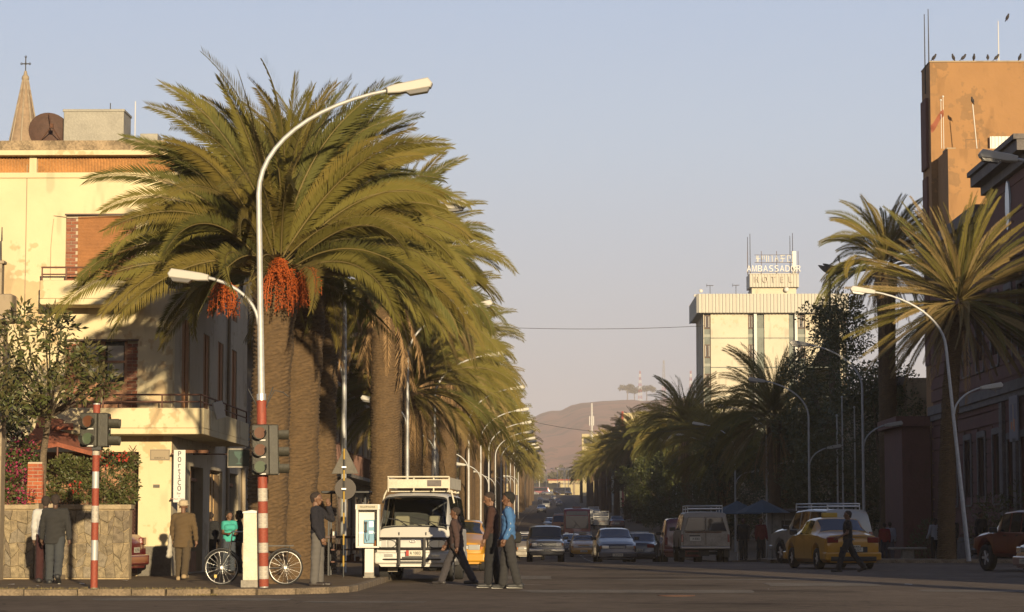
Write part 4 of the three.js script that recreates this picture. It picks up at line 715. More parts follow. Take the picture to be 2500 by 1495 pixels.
LP.forEach(([D, H], i) => palm(['tall palm just beyond the one with dry fronds behind the minibus', 'short palm with a low green crown among the taller row'][i] || 'full crowned date palm in the row along the avenue', -5.8 + Math.sin(i * 2.7) * .3, D, H, { n: 92, L: 4.25, maxAge: 7, r0: .46, r1: .44, dead: i < 6 ? 14 : 8, seed: 40 + i, group: GL, near: i < 3, ringed: i < 6 }));
const GR = 'palms standing in the shaded far row';
palm('open crowned palm with upright olive fronds behind the leaning street lamp', xAt(2322, 88.5), 89.5, 9.2, { near: 1, n: 168, L: 3.75, r0: .3, r1: .27, leanX: .55, seed: 71, dead: 4, stiff: 1, maxAge: 7 });
palm('palm with tan lower fronds beside the mesh dish', xAt(2172, 121), 121, 14.4, { near: 1, n: 84, L: 3.5, r0: .42, r1: .4, dead: 14, seed: 72 });
[[150, 13.6, 8.3], [172, 16.2, 7.4], [190, 13.2, 7.4], [207, 11.3, 9.9], [228, 14.6, 8.4], [262, 12.4, 9.6], [300, 10.8, 9.6], [334, 10.4, 9.4]].forEach(([D, x, H], i) => palm({ 0: 'dark palm whose crown overlaps the lower hotel front', 3: 'tall palm with its crown beside the hotel corner' }[i] || 'dark palm of the shaded row in front of the hotel', x, D, H, { n: 112, L: 4.6, seed: 80 + i, group: GR, r0: .48, dead: 10, maxAge: 7 }));
// far palms: crown in one piece
const farCrown = [0, 1].map((k) => { const r = rng(500 + k), list = []; const low = AGES.map(([a, b], i) => frondGeo(520 + i + k * 9, 1, a, b + .15, 22, .12, 0, (i % 2 ? 1 : -1) * 1.2).leaf.scale(1, 1, 1)); for (let i = 0; i < 54; i++) { const a = Math.round(clamp(Math.pow(i / 53, .8) * 7.4 + (r() - .5), 0, 7)), g = low[a].clone(); g.scale(4.7, 4.7, 4.7); g.rotateY(i * 2.39996); g.translate(0, (1 - i / 54) * .7, 0); list.push(g); } return merge(list); });
const farTrunk = trunkGeo(1, .44, .42, 3, false, .3);
function farPalm(x, D, H, label, group, i) { const T = thing('date_palm', label, 'palm tree', [x, gy(D) + KH - .02, -D], i * 1.3, group); const t = part('trunk', farTrunk, M.palmTrunk, T); t.scale.set(1, H, 1); const c = part('crown', farCrown[i % 2], i % 3 ? M.frond : M.frondB, T); c.position.y = H - .1; }
[236, 258, 282, 308, 336, 368, 402, 440, 485, 535, 590, 650, 720, 800].forEach((D, i) => farPalm(-5.8 + Math.sin(i * 1.9) * .4, D, 9 + (i * 37 % 10) / 7, 'far palm of the row leading to the hill', 'distant palms beside the pavement', i));
[360, 385, 410, 430, 455, 480, 520, 560, 610, 660, 720, 790].forEach((D, i) => farPalm(9.6 + Math.sin(i * 2.3) * .9, D, 8.5 + (i * 53 % 10) / 6, 'far palm of the row below the yellow distant building', 'distant palms of the shaded row', i));
// unseen palms out of frame, placed so that their crowns shade the avenue
[[20, 31, 10.3], [24.3, 32.5, 11.2], [16, 30, 11], [28.5, 31, 10.6], [18, 25, 13.2], [23, 26, 13.6], [27, 25.5, 13], [32, 27, 12.8], [13.6, 27.5, 12.4]].forEach(([x, D, H], i) => farPalm(x, D, H, 'unseen date palm out of view that shades the avenue', 'unseen palms that shade the avenue', i));

// ------------------------------------------------------------------ leafy trees and shrubs
function leaves(seed, clumps, per, size, spread, flatn = 0, shape = .4) { // clumps: [x,y,z,r]
  const r = rng(seed), pos = [];
  for (const [cx, cy, cz, R] of clumps) for (let i = 0; i < per; i++) {
    let a = r() * 6.283, u = r() * 2 - 1, q = Math.cbrt(r()) * R, s = Math.sqrt(1 - u * u); const ox = s * Math.cos(a) * q, oy = u * q * (1 - flatn), oz = s * Math.sin(a) * q;
    const d = V(ox + (r() - .5) * R * spread, oy + (r() - .3) * R * spread, oz + (r() - .5) * R * spread).normalize(), w = V(r() - .5, r() - .5, r() - .5).cross(d).normalize(), l = size * (.6 + r() * .7), b = l * shape;
    const px = cx + ox, py = cy + oy, pz = cz + oz;
    pos.push(px, py, pz, px + d.x * l * .5 + w.x * b / 2, py + d.y * l * .5 + w.y * b / 2, pz + d.z * l * .5 + w.z * b / 2, px + d.x * l * .5 - w.x * b / 2, py + d.y * l * .5 - w.y * b / 2, pz + d.z * l * .5 - w.z * b / 2);
    pos.push(px + d.x * l * .5 + w.x * b / 2, py + d.y * l * .5 + w.y * b / 2, pz + d.z * l * .5 + w.z * b / 2, px + d.x * l, py + d.y * l - l * .08, pz + d.z * l, px + d.x * l * .5 - w.x * b / 2, py + d.y * l * .5 - w.y * b / 2, pz + d.z * l * .5 - w.z * b / 2);
  }
  return raw(pos);
}
{ // garden tree with loose clumps
  const D = 50.8, k = (p, q, d = D) => { const a = at(p, q, d); return [a.x, a.y, a.z]; }, T = thing('garden_tree', 'small tree with drooping glossy leaf clumps above the garden wall', 'tree'), r = rng(17);
  const root = k(100, 1230, 53.9), fork = k(118, 1020, 52.6); root[1] = .1;
  const tips = [[30, 790], [70, 850], [25, 880], [110, 800], [140, 840], [175, 860], [95, 910], [160, 905], [60, 960], [205, 880], [225, 930], [250, 938], [20, 960], [130, 955], [180, 950], [50, 760], [10, 820], [120, 770], [150, 790], [215, 860], [30, 1000], [235, 905], [85, 1010], [5, 905], [0, 940], [15, 980], [45, 920]].map(([p, q]) => k(p, q, D + (r() - .5) * 2.2));
  part('trunk', [tube([root, k(105, 1110, 53.2), fork], [.09, .075, .06], 8), ...tips.map((t) => { const m = [lerp(fork[0], t[0], .55), lerp(fork[1], t[1], .45), lerp(fork[2], t[2], .5)]; return tube([fork, m, t], [.04, .022, .007], 5); })], M.bark, T);
  part('crown', leaves(18, tips.map((t) => [...t, .26 + r() * .14]), 64, .17, 1.1, .3, .34), M.leafOlive, T);
  part('crown', leaves(19, tips.map((t) => [t[0] + .1, t[1] - .1, t[2] + .1, .34]), 44, .16, 1.1, .3, .34), M.leafGreen, T);
}
{ const D = 53.6, k = (p, q, R, d = D) => { const a = at(p, q, d); return [a.x, a.y, a.z, R]; };
  const B = thing('bougainvillea', 'bougainvillea shrub with magenta flowers spilling over the garden wall', 'shrub');
  const cl = [k(20, 1080, .35), k(60, 1100, .3), k(15, 1150, .35), k(50, 1170, .3), k(80, 1160, .22), k(25, 1210, .3), k(65, 1215, .22, 53.2), k(-20, 1120, .4), k(40, 1040, .3), k(10, 1020, .35), k(-10, 1200, .35), k(85, 1130, .2), k(5, 960, .3), k(30, 930, .25)];
  part('foliage', leaves(21, cl, 260, .085, 1, .1, .6), M.leafGreen, B); part('flowers', leaves(22, cl.slice(0, 7).map(([x, y, z, R]) => [x, y, z + .08, R]), 95, .06, 1, .1, .9), M.flower, B); part('stem', tube([[cl[3][0], .1, cl[3][2]], [cl[3][0], 1.4, cl[3][2]], [cl[1][0], 2.8, cl[1][2]]], [.04, .03, .02], 6), M.bark, B);
  const S = thing('garden_shrub', 'leafy green shrub with a few red blooms above the stone wall', 'shrub', [0, 0, 0]);
  const c2 = [k(250, 1130, .3), k(290, 1140, .28), k(310, 1180, .22), k(270, 1190, .3), k(230, 1180, .26), k(200, 1200, .25), k(240, 1215, .22), k(310, 1215, .16), k(280, 1220, .18), k(180, 1150, .28), k(160, 1180, .26), k(130, 1150, .3), k(150, 1130, .2), k(120, 1200, .2), k(170, 1215, .2), k(310, 1125, .2), k(190, 1140, .22)].map(([x, y, z, R]) => [x, y, z - .35, R]);
  part('foliage', leaves(23, c2, 250, .08, 1, .1, .5), M.leafGreen, S); part('foliage', leaves(24, c2, 90, .09, 1, .1, .5), M.leafOlive, S); part('flowers', leaves(25, [k(265, 1120, .18), k(300, 1115, .1), k(185, 1190, .12)], 26, .06, 1, 0, .9), M.flowerRed, S); part('stem', [0, 4, 9].map((i) => tube([[c2[i][0], .1, c2[i][2]], [c2[i][0], c2[i][1], c2[i][2]]], [.03, .015], 5)), M.bark, S);
}
{ // terrace parasols and awning
  const D = 55, P = (p, q, d = D) => at(p, q, d);
  const A = thing('terrace_canopy', 'red brown pitched canvas canopy over the terrace behind shrubs', 'canopy');
  const sheet = (pts) => { const p = pts.map((q) => [q.x, q.y, q.z]).flat(); const g = raw(p, pts.length === 4 ? [0, 1, 2, 0, 2, 3] : [0, 1, 2]); return uvm(g); };
  part('canvas', [sheet([P(40, 1095, 54.2), P(140, 1080, 54.2), P(95, 1035, 55.2)]), sheet([P(140, 1080, 54.2), P(250, 1110, 54.4), P(250, 1085, 55.6), P(95, 1035, 55.2)]), sheet([P(250, 1110, 54.4), P(250, 1120, 54.4), P(140, 1091, 54.2), P(140, 1080, 54.2)]), sheet([P(40, 1095, 54.2), P(140, 1080, 54.2), P(140, 1091, 54.2), P(40, 1106, 54.2)])], M.canvasRed, A);
  part('canvas', [sheet([P(85, 1042, 55), P(178, 1042, 55), P(178, 1030, 56), P(95, 1012, 56.2)]), sheet([P(85, 1042, 55), P(178, 1042, 55), P(178, 1050, 55), P(85, 1052, 55)])], M.canvasRed, A);
  part('post', [[140, 1085, 54.25], [245, 1105, 54.45], [60, 1085, 54.3]].map(([a, b, d]) => { const p = P(a, b, d); return cyl(p.x, KH, p.y, p.z, .025, .025, 6); }), M.rail, A);
}
// dark broad trees and a conifer in the shaded park strip
function darkTree(label, x, D, y0, y1, R, seed, mat, n, size) {
  const yb = gy(D) + KH, T = thing('leafy_tree', label, 'tree', [x, yb, -D], 0, 'trees behind the shaded pavement'), r = rng(seed), cl = [];
  for (let i = 0; i < n; i++) { const t = r(), a = r() * 6.28, y = lerp(y0, y1, t), w = R * (.25 + .9 * Math.sin(Math.PI * clamp(t * .9 + .08))), q = Math.sqrt(r()) * w; cl.push([Math.cos(a) * q, y, Math.sin(a) * q, R * (.22 + r() * .16)]); }
  part('trunk', [tube([[0, 0, 0], [.1, y0 * .6, 0], [0, lerp(y0, y1, .6), 0]], [.26, .2, .08], 8), ...cl.slice(0, 12).map((c) => tube([[0, lerp(y0, c[1], .4), 0], [c[0] * .5, lerp(y0, c[1], .7), c[2] * .5], c.slice(0, 3)], [.09, .06, .02], 5))], M.bark, T);
  part('crown', leaves(seed + 1, cl, 300, size * .6, 1.2, .1, .45), mat, T);
}
darkTree('dense dark tree with reddish twigs rising beside the hotel', xAt(2035, 140), 140, 2.5, at(0, 735, 140).y - gy(140), 2.9, 601, M.leafGreen, 70, .34);
darkTree('dense dark tree behind the pavement near the ochre tower', xAt(2150, 130), 130, 2, 9.5, 3.4, 603, M.leafGreen, 60, .34);
darkTree('low dark tree hanging over the blue umbrellas', xAt(1985, 172), 172, 1.8, 9, 3.4, 605, M.leafGreen, 64, .34);
darkTree('dark tree between the far palms and the hotel front', 13.6, 190, 1.5, 8, 3.6, 607, M.leafGreen, 56, .4);
darkTree('dark tree behind the white off road car', 12.6, 222, 1, 8, 3.6, 609, M.leafGreen, 56, .42);
darkTree('dark tree overhanging the far parked cars', 11.8, 262, 1, 8.5, 3.8, 611, M.leafGreen, 56, .45);
darkTree('dark tree below the lit distant palms', 12, 310, .8, 8.5, 4, 613, M.leafOlive, 50, .5);
// rows of clipped shrubs in planters by the pink building
for (const [p, D, h, lab] of [[2258, 104, 1.7, 'dark spiky shrub in the strip beside the stone bench'], [2410, 93, 2.5, 'tall dark shrub against the pink wall'], [2490, 91.5, 2.9, 'big dark shrub behind the red off road car']]) { const x = xAt(p, D), T = thing('pavement_shrub', lab, 'shrub', [x, gy(D) + KH, -D]); part('foliage', leaves(Math.round(p), [[0, h * .5, 0, h * .35], [.2, h * .75, 0, h * .25], [-.2, h * .3, .1, h * .28]], 240, .22, 1.4, 0, .2), M.leafGreen, T); part('stem', cyl(0, 0, h * .6, 0, .05, .03, 6), M.bark, T); }
// hilltop trees, far wood
{
  for (const [p, d0, w] of [[1531, 950, 1], [1548, 956, .8], [1578, 952, 1.1]]) { const D = 2960, a = at(p, d0, D), T = thing('umbrella_pine', 'flat topped pine silhouetted on the crest of the hill', 'tree', [a.x, a.y - 13, -D], 0, 'pines on the hill crest'); part('trunk', tube([[0, -8, 0], [.6, 6, 0], [0, 13, 0]], [.7, .5, .4], 6), M.bark, T); const r = rng(p), cl = []; for (let i = 0; i < 16; i++) cl.push([(r() - .5) * 15 * w, 12 + r() * 5, (r() - .5) * 10, 3]); part('crown', leaves(p, cl, 50, 2, 1, .5, .7), M.leafOlive, T); }
  const r = rng(900), cl = []; for (let i = 0; i < 420; i++) { const D = 1250 + r() * 420, x = -170 + r() * 340; cl.push([x, gy(D) + 2 + r() * 9, -D, 3 + r() * 3]); }
  const m = part('distant_wood', leaves(901, cl, 60, 2.6, 1, 0, .6), M.leafOlive, scene); m.userData = { kind: 'stuff', label: 'hazy belt of dark trees at the foot of the hill', category: 'wood' };
}

// ------------------------------------------------------------------ street lamps
const GLL = 'street lamps along the palm row', GRL = 'street lamps along the shaded row';
function lampPost(label, x, D, side, o = {}) { // side +1: long arm reaches towards +x
  const yb = gy(D) + KH, T = thing('street_lamp', label, 'street lamp', [x, yb, -D], o.turn || 0, o.group), H = o.H || 9.4, c = H - 2.1, R = o.R || 3.55;
  const pts = [[0, 0, 0], [0, 2.5, 0], [0, 5, 0], [0, c, 0]], rad = [.082, .07, .058, .05];
  for (let i = 1; i <= 12; i++) { const a = i / 12 * 1.32; pts.push([side * (R * (1 - Math.cos(a)) * .86), c + Math.sin(a) * 1.95, 0]); rad.push(.047 - i * .0012); }
  const e = pts[pts.length - 1], tilt = .17;
  if (o.lean) for (const p of pts) p[0] += -o.lean * p[1] / H;
  part('pole', tube(pts, rad, 10), M.galv, T);
  if (o.bands) { // painted lower part
    const b = o.bands; let y = .02; for (const [h, k] of b) { part('painted_band', cyl(0, y, y + h - .004, 0, .091, .091, 14), k ? M.poleRed : M.poleWhite, T); y += h; }
    part('collar', cyl(0, y, y + .12, 0, .088, .088, 12), M.steel, T);
  }
  const head = (px, py, dir, s, t) => {
    const h = new THREE.Group(); h.name = 'lamp_head'; h.position.set(px, py, 0); h.rotation.set(0, dir > 0 ? 0 : Math.PI, t); T.add(h);
    const sh = prism([[-.05, -.06], [.18, -.09], [.82, -.1], [.86, -.04], [.8, .07], [.1, .06], [-.05, .04]], .24, .02); sh.translate(0, 0, -.12); part('housing', sh, M.lampWhite, h);
    const ls = prism([[.3, -.1], [.38, -.18], [.74, -.19], [.8, -.12]], .2, .01); ls.translate(0, 0, -.1); part('lens', ls, M.lensGrey, h); h.scale.setScalar(s);
  };
  head(e[0], e[1], side, .9, tilt);
  if (!o.noSmall) { const a = o.small || 4.85, q = []; for (let i = 0; i <= 10; i++) { const t = i / 10 * 1.25; q.push([-side * (.04 + 1.28 * (1 - Math.cos(t)) * 1.1) - (o.lean || 0) * a / H, a + Math.sin(t) * .95, 0]); } part('arm', tube(q, .032, 8), M.galv, T); const z = q[10]; head(z[0], z[1], -side, .8, -.3 * 0 + .16); }
  return T;
}
const bandsA = [[.14, 1], [.23, 0], [.25, 1], [.18, 0], [.27, 1], [.27, 0], [.22, 1], [.24, 0], [1.62, 1]];
lampPost('tall street lamp with red and white banded base and traffic signals', xAt(645, 45.3), 45.3, 1, { bands: bandsA, H: 9.4, R: 3.85 }).rotation.z = .022;
lampPost('street lamp with plain grey pole beside the round traffic sign', xAt(838, 61.8), 61.8, 1);
[[89, 0], [110, 0], [133, 0], [156, 0], [176, 0], [197, 0], [219, 0], [243, 0], [270, 0], [300, 0], [335, 0]].forEach(([D]) => lampPost('curved street lamp standing in the palm row', -5.2 + (D > 120 ? .75 : 0), D, 1, { group: GLL }));
lampPost('leaning street lamp in front of the open crowned palm', xAt(2365, 84), 84, -1, { lean: .85, H: 9.4, small: 5.0 });
lampPost('near corner street lamp reaching out over the crossing', xAt(2752, 54), 54, -1, { H: 9.45 });
[[105, 0], [127, 0], [152, 0], [178, 0], [205, 0], [232, 0], [262, 0], [300, 0], [345, 0], [395, 0]].forEach(([D]) => lampPost('curved street lamp standing in the shaded row', 13.3, D, -1, { group: GRL }));
// signals
function signalHead(n, lens) { // parts: housing, lens, visor; faces +z
  const g = new THREE.Group(); g.name = 'signal_head'; const h = n * .31;
  part('housing', rb(-.16, .16, -h / 2, h / 2, -.12, .08, .03), M.signal, g);
  for (let i = 0; i < n; i++) {
    const y = h / 2 - .155 - i * .31; const d = new THREE.CylinderGeometry(.105, .105, .02, 20); d.rotateX(Math.PI / 2); d.translate(0, y, .085); part('lens', d, lens[i], g);
    const v = new THREE.CylinderGeometry(.125, .12, .2, 20, 1, true, Math.PI * .5 - .4 - Math.PI, Math.PI + .8); v.rotateX(Math.PI / 2); v.translate(0, y, .17); part('visor', v, dbl(M.signal.clone()), g);
    part('plate', bx(-.02, .1, y - .147, y - .125, .082, .088), M.white, g);
  }
  return g;
}
{
  const T = thing('traffic_light', 'two lamp traffic light on a rusty red and white banded pole', 'traffic light', [xAt(231, 44.6), KH, -44.6]);
  part('pole', cyl(0, 0, 3.35, 0, .062, .062, 14), M.galv, T);
  let y = .01; [[.5, 1], [.36, 2], [.32, 1], [.3, 0], [.32, 1], [.30, 2], [.3, 1], [.28, 0], [.05, 1], [.9, 1]].forEach(([h, k], i) => { if (i === 9) h = 3.33 - y; if (k < 2) part('painted_band', cyl(0, y, y + h - .003, 0, .066, .066, 14), k ? M.poleRed : M.poleWhite, T); y += h; });
  const a = signalHead(2, [M.amber, M.signalGreen]); a.position.set(-.1, 2.86, .14); a.rotation.y = -.12; T.add(a);
  const b = signalHead(2, [M.amber, M.signalGreen]); b.position.set(.16, 2.86, 0); b.rotation.y = Math.PI / 2; T.add(b);
  part('bracket', bx(-.05, .12, 2.5, 2.56, -.04, .16), M.black, T);
  const L = thing('traffic_light', 'three lamp traffic light mounted on the tall lamp pole', 'traffic light', [xAt(645, 45.3), KH, -45.3]);
  L.rotation.z = .022; const c = signalHead(3, [M.amber, M.amber, M.signalGreen]); c.position.set(0, 2.52, .21); L.add(c); part('bracket', [bx(-.04, .04, 2.2, 2.26, .085, .12), bx(-.04, .04, 2.8, 2.86, .085, .12)], M.black, L);
  const d = signalHead(3, [M.amber, M.amber, M.signalGreen]); d.position.set(.22, 2.52, 0); d.rotation.y = 1.75; L.add(d);
  for (const g of [tube([[-.09, 3.35, .02], [-.16, 3.5, .05], [-.24, 3.66, .03]], .012, 5), tube([[.09, 3.3, .02], [.14, 3.5, .02], [.22, 3.68, 0]], .012, 5), tube([[.1, 3.35, 0], [.24, 3.62, -.02], [.4, 3.58, 0], [.5, 3.5, 0]], .01, 5)]) part('cable', g, M.black, L);
}
// telephone booth, cabinet, signs, bicycle
{
  const D = 54.6, c = at(898, 1410, D), T = thing('telephone_booth', 'white open telephone stand with a blue pay phone', 'telephone', [c.x, KH, -D]);
  const w = .26; part('post', rb(-.07, .13, 0, .66, -.1, .06, .01), M.white, T); part('base_plate', rb(-.1, .16, 0, .03, -.13, .1, .005), M.concrete, T); part('foot_band', bx(-.074, .134, .03, .12, -.104, .064), M.concrete, T);
  part('shell', [rb(-w, w, .66, .70, -.16, .22, .01), rb(-w, -w + .05, .70, 1.5, -.16, .22, .008), rb(w - .05, w, .70, 1.5, -.16, .22, .008), bx(-w + .05, w - .05, .70, 1.5, -.16, -.12), rb(-w - .01, w + .01, 1.5, 1.62, -.17, .24, .01)], M.white, T);
  const s = flat(.46, .09); s.translate(0, 1.56, .243); part('lettering', s, canvasMat(256, 50, (g, W, H) => { g.fillStyle = '#bfb79f'; g.fillRect(0, 0, W, H); g.fillStyle = '#4d483d'; g.font = 'bold 34px sans-serif'; g.textAlign = 'center'; g.fillText('TELEPHONE', W / 2, 37); }), T);
  const ph = part('pay_phone', rb(-.09, .13, .76, 1.28, -.12, -.02, .012), rgb(.16, .36, .52, .45), T);
  part('keypad', [bx(.02, .11, 1.12, 1.24, -.019, -.01), bx(.02, .11, .98, 1.03, -.019, -.012)], M.steel, ph); part('handset', [rb(-.07, -.03, 1.02, 1.22, -.02, .02, .015), rb(-.075, -.02, 1.19, 1.24, -.02, .03, .012), rb(-.075, -.02, 1.0, 1.05, -.02, .03, .012)], M.black, ph); part('cord', tube([[-.05, 1.0, 0], [-.055, .9, .02], [-.03, .8, .02], [.02, .84, .01], [.02, .95, -.01]], .006, 5), M.black, ph);
  part('rim', [bx(-w + .05, w - .05, .98, 1.0, -.12, -.1)], M.steel, T);
}
{
  const D = 45.6, c = at(613, 1420, D), T = thing('utility_cabinet', 'narrow cream utility cabinet standing beside the banded pole', 'cabinet', [c.x, KH, -D], .12);
  part('plinth', bx(-.19, .16, 0, .13, -.17, .17), M.concrete, T); part('body', rb(-.155, .155, .13, 1.36, -.15, .15, .008), speck([.72, .66, .5], .15, .8, .6, 111), T); part('cap', (() => { const g = prism([[-.17, 0], [.17, 0], [.17, .03], [0, .06], [-.17, .03]], .34); g.translate(0, 1.36, -.17); return g; })(), M.white, T); part('lock', cyl(.12, .62, .64, .155, .012, .012, 8), M.black, T);
}
{
  const D = 55.4, c = at(838, 1420, D), T = thing('traffic_sign', 'triangular and round traffic signs seen from behind on striped pole', 'road sign', [c.x, KH, -D]);
  for (let i = 0; i < 13; i++) part('stripe', cyl(0, i * .24, i * .24 + .239, 0, .022, .022, 8), i % 2 ? rgb(.45, .28, .03, .6) : M.black, T);
  const tri = prism([[-.3, 0], [.3, 0], [.02, .56], [-.02, .56]], .008, .006); tri.translate(.02, 2.32, -.045); part('triangle_plate', tri, speck([.11, .095, .07], .4, .5, .6, 112), T);
  const disc = new THREE.CylinderGeometry(.24, .24, .012, 28); disc.rotateX(Math.PI / 2); disc.translate(.03, 1.98, -.04); part('round_plate', disc, rgb(.06, .045, .035, .6), T);
  part('clamp', [bx(-.05, .05, 2.45, 2.48, -.035, .03), bx(-.05, .05, 1.96, 1.99, -.032, .03)], M.steel, T);
}
{ // bicycle leaning by the cabinet
  const D = 47.4, c = at(617, 1410, D), T = thing('bicycle', 'dark roadster bicycle parked behind the cream utility cabinet', 'bicycle', [c.x, KH, -D], .06), R = .335;
  for (const x of [-.6, .62]) { const w = new THREE.Group(); w.name = 'wheel'; w.position.set(x, R, 0); T.add(w); part('tyre', new THREE.TorusGeometry(R - .012, .016, 6, 40), M.rubber, w); part('rim', new THREE.TorusGeometry(R - .032, .007, 6, 40), M.chrome, w); const sp = []; for (let k = 0; k < 18; k++) { const a = k / 18 * 6.283; sp.push(tube([[0, 0, k % 2 ? .02 : -.02], [Math.cos(a) * (R - .04), Math.sin(a) * (R - .04), 0]], .0016, 3, false)); } part('spoke', sp, M.chrome, w); part('hub', (() => { const g = new THREE.CylinderGeometry(.025, .025, .09, 10); g.rotateX(Math.PI / 2); return g; })(), M.chrome, w); part('mudguard', new THREE.TorusGeometry(R + .025, .018, 5, 20, 2.2).rotateZ(x < 0 ? .5 : .6), M.black, w); }
  const BB = [0, .29, 0], ST = [.13, .78, 0], HT = [-.42, .84, 0], HB = [-.47, .62, 0], RA = [.62, R, 0], FA = [-.6, R, 0];
  part('frame', [tube([BB, ST], .016, 7), tube([ST, HT], .015, 7), tube([BB, HB], .017, 7), tube([HT, HB], .018, 7), tube([HB, FA], .013, 6), tube([BB, RA], .011, 6), tube([ST, RA], .009, 6)], M.black, T);
  part('handlebar', [tube([HT, [-.4, 1.0, 0]], .012, 6), tube([[-.2, 1.02, .27], [-.4, 1.02, .18], [-.42, 1.0, 0], [-.4, 1.02, -.18], [-.2, 1.02, -.27]], .011, 6)], M.chrome, T);
  part('saddle', rb(.02, .28, .9, .95, -.08, .08, .03), M.black, T); part('seat_post', tube([ST, [.15, .92, 0]], .012, 6), M.chrome, T); part('carrier', [bx(.3, .78, .74, .76, -.08, .08), tube([[.7, .74, .07], [.62, R, .05]], .006, 4), tube([[.7, .74, -.07], [.62, R, -.05]], .006, 4)], M.black, T); part('crank', [cyl(0, .27, .31, .05, .07, .07, 14).rotateX(0), tube([[0, .29, .06], [.12, .2, .06]], .01, 5), tube([[0, .29, -.06], [-.12, .38, -.06]], .01, 5)], M.chrome, T); part('reflector', bx(-.74, -.69, .14, .2, .02, .03), rgb(.6, .4, .03, .4), T);
}
{ // shaded pavement furniture
  for (const [p, D, lab, col] of [[1800, 103, 'faded blue market umbrella next to the parked white car', M.awningBlue], [1862, 101, 'blue market umbrella beside the thin lamp pole', M.awningBlue]]) { const x = xAt(p, D), T = thing('market_umbrella', lab, 'umbrella', [x, gy(D) + KH, -D]); const g = new THREE.ConeGeometry(1.15, .55, 8, 1, true); g.translate(0, 2.2, 0); part('canopy', toCreasedNormals(g.toNonIndexed(), .2), col, T); part('pole', cyl(0, 0, 2.45, 0, .02, .02, 6), M.steel, T); }
  const b = at(2216, 1352, 100), T = thing('stone_bench', 'round topped stone bench on the shaded pavement', 'bench', [b.x, gy(100) + KH, -100]); part('seat', rb(-.75, .75, .42, .52, -.35, .35, .04), M.concrete, T); part('leg', rb(-.25, .25, 0, .42, -.2, .2, .03), M.concrete, T);
  for (const [p, t] of [[2047, 1020], [2060, 975], [2090, 1000]]) { const D = 128, x = xAt(p, D), q = thing('flag_pole', 'bare thin flag pole among the dark trees', 'pole', [x, gy(D) + KH, -D], 0, 'bare flag poles'); const h = at(p, t, D).y - gy(D); part('pole', cyl(0, 0, h, 0, .06, .035, 8), M.galv, q); part('truck', new THREE.SphereGeometry(.07, 8, 6).translate(0, h, 0), M.galv, q); }
  const k = thing('white_kiosk', 'pale kiosk with a flat awning behind the yellow taxi', 'kiosk', [xAt(1965, 118), gy(118) + KH, -118]); part('wall', bx(-1.7, 1.7, 0, 2.3, -1, 1), speck([.32, .29, .23], .4, 1, .8, 114), k); part('roof', rb(-2.1, 2.1, 2.3, 2.45, -1.4, 1.6, .03), M.stoneTrim, k); part('hatch', bx(-1.2, 1.2, .9, 1.9, 1.003, 1.02), M.dark, k); for (let i = 0; i < 6; i++) part('panel_strip', bx(-1.65 + i * .58, -1.62 + i * .58, .05, 2.25, 1.002, 1.03), M.stoneTrim, k);
}
// overhead wires
{
  const wire = (a, b, sag, lab) => { const q = []; for (let i = 0; i <= 16; i++) { const t = i / 16, p = a.clone().lerp(b, t); p.y -= sag * 4 * t * (1 - t); q.push(p); } const m = part(numbered('overhead_wire'), tube(q, .013, 4), M.wire, scene); m.userData = { label: lab, category: 'wire' }; };
  wire(at(1230, 800, 130), at(1720, 796, 134), .12, 'thin overhead wire strung across the sky from palms to hotel');
  wire(at(1270, 1022, 190), at(1860, 1018, 152), 1.05, 'lower sagging overhead wire crossing between the two palm rows');
}
// masts on the hill
for (const [p, t, b, lab] of [[1563, 906, 968, 'red and white lattice mast on the hill crest'], [1621, 880, 975, 'taller mast with a solid dark upper section on hill'], [1687, 905, 975, 'short lattice mast near the hotel edge on hill']]) {
  const D = 2950, a = at(p, b + 14, D), h = at(p, t, D).y - a.y, T = thing('radio_mast', lab, 'mast', [a.x, a.y, -D]);
  for (let i = 0; i < 10; i++) { const y0 = h * i / 10, y1 = h * (i + 1) / 10, w0 = lerp(2.4, .6, i / 10), w1 = lerp(2.4, .6, (i + 1) / 10); part('section', [...[[-1, -1], [1, -1], [1, 1], [-1, 1]].map(([x, z]) => tube([[x * w0, y0, z * w0], [x * w1, y1, z * w1]], .22, 4)), tube([[-w0, y0, w0], [w1, y1, w1]], .2, 4), tube([[w0, y0, w0], [-w1, y1, w1]], .2, 4)], p === 1621 && i > 4 ? M.facadeGrey : i % 2 ? rgb(.4, .08, .05, .8) : M.white, T); }
}

